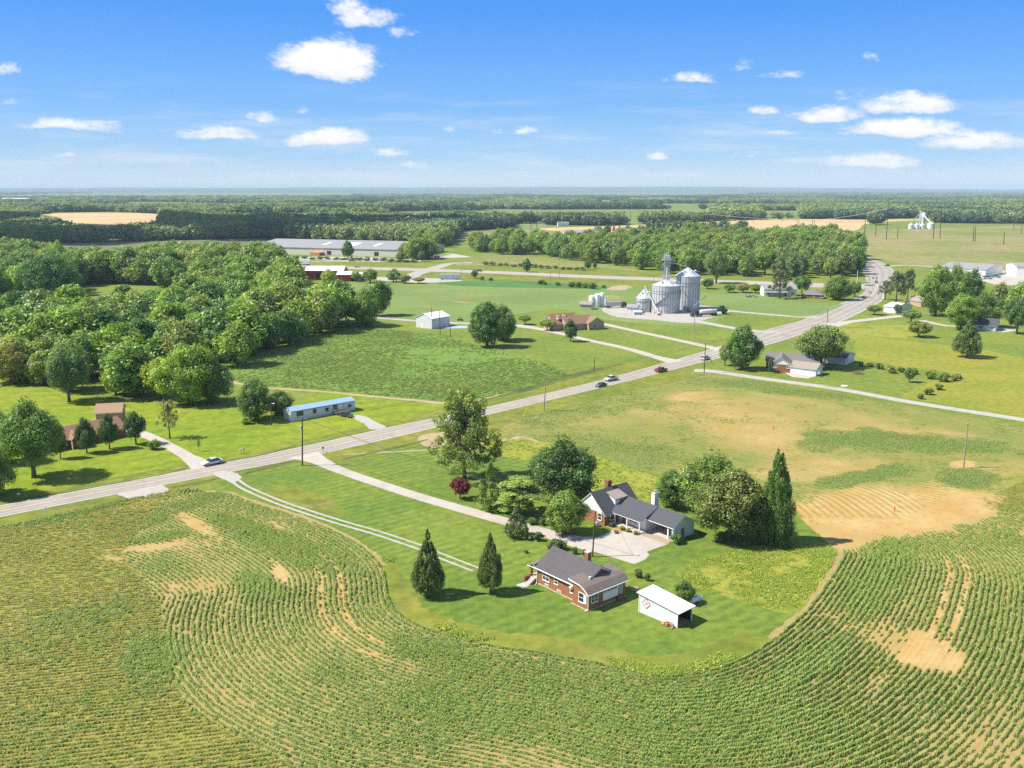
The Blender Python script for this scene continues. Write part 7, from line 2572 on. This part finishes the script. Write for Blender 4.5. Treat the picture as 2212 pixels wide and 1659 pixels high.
pole('a', 'dark utility pole with transformer across the road from the mobile home', 653, 1006, 653, 903, .17, 2.4, 45, transformer=True)
pole('b', 'weathered pole with crossarm beside the yellow road sign', 1175, 888, 1180, 806, .16, 2.4, 134, M_POLE_P)
pole('c', 'pale leaning pole alone in the patchy field on the right', 2081, 1011, 2091, 913, .16, .8, 30, M_POLE_P)
pole('d', 'dark leaning pole with lamp between bungalow and white house', 1279.6, 1203, 1286, 1105, .13, 0, lamp=True)
pole('e', 'short pole with a lamp left of the mobile home', 586, 919, 585, 870, .13, 0, lamp=True)
pole('f', 'thin pole touching the mobile home end', 612, 904, 610, 868, .09, 0)
pole('g', 'dark pole in front of the left half of the pole barn', 932, 710, 932, 662, .15, 0)
pole('h', 'dark pole in front of the right half of the pole barn', 951, 725, 949, 671, .15, 0)
pole('i', 'short pole by the pool right of the pole barn', 973, 728, 972, 697, .15, 0)
pole('j', 'slim pole in the grass left of the red pickup', 1284, 804, 1284, 772, .12, 0)
pole('k', 'pale pole between the two lanes before the bins', 1500, 736, 1501, 672, .14, 0, mat=M_POLE_P)
pole('l', 'pole with crossarm at the junction of the pale lane', 1521, 806, 1524, 741, .16, 2.2, 134)
pole('m', 'pole at the far side of the road above the wide tree', 1788, 697, 1788, 667, .15, 2.2, 134)
pole('n', 'pale pole by the big roadside tree near the intersection', 1851, 614, 1853, 584, .2, 0, mat=plain('white_pole', (.55, .53, .5), .7))
pole('o', 'slim pole in front of the wide tree by the garage', 1780, 799, 1781, 752, .12, 0, mat=M_POLE_P)
for k, (u, v, vt) in enumerate([(1189, 608, 578), (1208, 604, 548), (1412, 620, 587), (996, 603, 574), (801, 581, 564)]):
    pole('hw%d' % k, 'thin utility pole along the highway', u, v, u + .5, vt, .17, 1.8, 90, M_POLE_P, group='poles along the highway')
TR = [('t0', 1867, 518, 1870.5, 454), ('t1', 1891, 509, 1894.5, 458), ('t2', 1914.5, 518, 1918.5, 450), ('t3', 2016, 515, 2019.5, 454), ('t4', 2030.5, 515, 2034, 446), ('t5', 2102, 521, 2104, 488), ('t6', 2106, 521, 2108, 488), ('t7', 2168, 528, 2170, 500),
      ('t8', 2190, 495, 2191, 462), ('t9', 2206, 505, 2208, 486), ('u0', 1147, 497, 1146, 462), ('u1', 1159, 495, 1160, 459), ('u2', 1240, 476, 1241, 458), ('u3', 1341, 481, 1341, 451), ('u4', 1362, 480, 1362, 456), ('u5', 1528, 498, 1528, 462), ('u6', 1628, 481, 1628, 454), ('u7', 1611, 479, 1610, 462), ('u8', 1690, 478, 1690, 458),
      ('u9', 1721, 505, 1722, 474), ('v0', 1724.5, 507, 1726, 474), ('v1', 1754, 504, 1755, 476), ('v2', 1758, 506, 1759, 476), ('v3', 1939, 515, 1940, 490), ('v4', 943, 498, 942, 478), ('v5', 1045, 497, 1045, 473), ('v6', 1259, 480, 1260, 457), ('v7', 1328, 480, 1328, 458)]
for k, u, v, ut, vt in TR:
    pole(k, 'dark transmission pole in the far fields', u, v, ut, vt, .42, 5, 20, plain('dark_pole', (.07, .045, .035), .9), group='transmission poles of the far fields', name='transmission_pole')


def wires(name, label, keys, r=.03, sag=.02, offs=(0,), group='overhead wires'):
    m = MB()
    for a, b in zip(keys[:-1], keys[1:]):
        A = WIRE_TOP[a] if isinstance(a, str) else Vector(a)
        B = WIRE_TOP[b] if isinstance(b, str) else Vector(b)
        d = (B - A)
        n = Vector((-d.y, d.x, 0)).normalized()
        for o in offs:
            pts = []
            for i in range(13):
                t = i / 12
                p = A.lerp(B, t) + n * o
                p.z -= 4 * sag * d.length * t * (1 - t)
                pts.append(tuple(p))
            m.tube(pts, r, 4, False)
    o = m.build(name, plain(name + '_metal', (.38, .38, .38) if 'pale' in label else (.08, .08, .08), .5))
    return tag(o, label, 'wire', group)


wires('power_line', 'wires running beside the main road from the transformer pole to the junction pole', ['a', 'b', 'l', 'm'], .03, .012, (-.9, .9))
wires('power_line', 'service wire from the transformer pole over the lawn to the white house pole', ['a', 'd'], .03, .012, (0, .4))
wires('service_wire', 'short wire from the lamp pole down to the white house', ['d', (17.0, 176.0, 5.0)], .02, .01)
wires('power_line', 'wires from the transformer pole along the road to the left edge', ['a', (gp(-60, 1130).x, gp(-60, 1130).y, 10.5)], .02, .012, (-.9, .9))
wires('transmission_line', 'pale sagging transmission wires over the right pasture', ['t0', 't3', 't8'], .14, .012, (-2, 2))
wires('transmission_line', 'pale sagging transmission wires from the red brown pole across the wheat field', ['u0', 'u5', 'v1', 't2', 't4', 't9'], .14, .012, (-2, 2))


def small(name, label, cat, u, v, rot=0.0, group=None):
    P = gp(u, v)
    return thing(name, label, cat, (P.x, P.y, 0), rot, group)


def mailbox(label, u, v, c):
    t = small('mailbox', label, 'mailbox', u, v, RD)
    MB().box(-.05, .05, -.05, .05, -.1, 1.05).build('post', WOODM, t)
    MB().extrude([(-.16, 1.05), (.16, 1.05), (.16, 1.25), (.1, 1.36), (-.1, 1.36), (-.16, 1.25)], 'x', -.3, .3).build('box', plain('mailbox_paint', c, .4), t, bevel=.02)
    MB().box(-.02, .12, -.19, -.165, 1.2, 1.26).build('flag', plain('flag_red', (.5, .03, .03)), t)


mailbox('dark mailbox at the mouth of the white house driveway', 698, 977, (.06, .06, .06))
mailbox('pale mailbox on the far side of the road near the silver sedan', 521, 981, (.6, .6, .6))
mailbox('grey mailbox beside the pale mailbox across the road', 527, 979, (.4, .42, .42))
mailbox('pale mailbox near the left picture edge beside the road', 41, 1078, (.6, .6, .58))
mailbox('black mailbox at the junction before the red pickup', 1421, 788, (.03, .03, .03))
mailbox('dark mailbox at the corner of the pale lane', 1536, 786, (.08, .08, .08))
t = small('road_sign', 'yellow diamond warning sign on the roadside by the weathered pole', 'sign', 1195, 871, RD - math.pi / 2)
MB().box(-.04, .04, -.03, .03, -.1, 2.6).build('post', STEEL, t)
d_ = MB().extrude([(0, 1.75), (.62, 2.4), (0, 3.05), (-.62, 2.4)], 'y', -.06, -.035).build('plate', plain('sign_yellow', (.75, .48, .02), .5), t)
MB().extrude([(-.06, 2.0), (.06, 2.0), (.06, 2.5), (.2, 2.5), (0, 2.78), (-.2, 2.5), (-.06, 2.5)], 'y', -.066, -.061).build('arrow', BLACK, d_)
t = small('road_sign', 'back of a small white road sign near the left edge of the road', 'sign', 101, 1114, 0)
MB().box(-.04, .04, -.04, .04, -.1, 1.9).build('post', plain('post_white', (.6, .6, .58), .6), t)
MB().box(-.16, .16, -.055, -.042, 1.3, 1.85).build('plate', plain('plate_white', (.6, .6, .58), .6), t)
for lb, u, v, ut, vt in (('leaning yellow guy wire guard beside the road field corner', 1130, 899, 1139, 882), ('yellow guy wire guard at the edge of the parking pad', 1320, 1219, 1313, 1205)):
    A = gp(u, v)
    h = hz(A.x, A.y, vt)
    t = small('guy_wire', lb, 'guy wire', u, v)
    dx = (ut - u) * mpp(v)
    MB().tube([(0, 0, 0), (dx, 0, h)], .07, 6).build('guard', plain('guard_yellow', (.7, .55, .03), .5), t)
    MB().tube([(dx, 0, h), (dx * 2.2, .3, h * 2.2)], .02, 4).build('wire', STEEL, t)
for lb, u, v in (('orange survey stake in the upper bare patch of the field', 1670, 928), ('orange survey stake in the large bare sandy patch', 1932, 1106)):
    t = small('survey_stake', lb, 'stake', u, v)
    MB().tube([(0, 0, -.1), (0, 0, 1.25)], .09, 6).build('stake', plain('stake_orange', (.45, .12, .04), .7), t)
    MB().lathe([(.11, .85), (.13, .9), (.13, 1.2), (.02, 1.3)], 8).build('cap', plain('stake_cap', (.55, .12, .04), .7), t)
t = small('brush_pile', 'heap of grey brown branches on the lawn right of the garage', 'brush pile', 1853, 808)
random.seed(12)
m = MB()
for k in range(90):
    a, r = random.uniform(0, 6.28), random.uniform(0, 1.6)
    p = Vector((r * 1.3 * math.cos(a), r * math.sin(a), random.uniform(0, 1.0) * (1 - r / 2)))
    d = Vector((random.gauss(0, 1), random.gauss(0, .7), random.gauss(0, .35))).normalized() * random.uniform(.4, 1.1)
    m.tube([tuple(p - d), tuple(p + d)], .05, 4)
m.build('branches', plain('dry_branches', (.22, .17, .12), .95, .3, 3), t)
t = small('tank_cover', 'white oval septic cover in the lawn above the pale lane', 'cover', 1824, 834)
MB().lathe([(1.1, -.05), (1.1, .16), (.9, .24), (.1, .28)], 18).build('cover', TRIM, t)
MB().lathe([(.25, .27), (.25, .34), (.05, .35)], 10).build('lid', CONCRETE, t)
t = small('debris_heap', 'pile of grey scrap in the grass left of the white two-storey house', 'scrap heap', 1622, 642)
m = MB()
for k in range(26):
    a, b = random.uniform(-3.5, 3.5), random.uniform(-1, 1)
    s = random.uniform(.3, .9)
    m.box(a - s, a + s, b - s * .6, b + s * .6, 0, random.uniform(.3, 1.4))
m.build('scrap', plain('scrap_grey', (.33, .29, .27), .8, .4, 1), t)
for k, u in enumerate((1871, 1874.5, 1878, 1881.5, 1885)):
    t = small('road_barrier', 'white barrier with dark legs in the row at the intersection', 'barrier', u, 617.5 + k * .2, .1, 'barriers at the intersection')
    MB().box(-1.3, 1.3, -.15, .15, .55, 1.7).build('board', TRIM, t)
    MB().box(-1.1, -.8, -.4, .4, 0, .55).box(.8, 1.1, -.4, .4, 0, .55).build('feet', BLACK, t)
for k, u in enumerate((1885, 1893)):
    t = small('signal_post', 'traffic signal post at the intersection, %s one' % ('left' if k == 0 else 'right'), 'traffic signal', u, 611 + k, 0)
    MB().tube([(0, 0, 0), (0, 0, 4.2)], .12, 6).build('post', STEEL, t)
    MB().box(-.3, .3, -.3, .1, 2.9, 4.4).build('signal_head', BLACK, t)
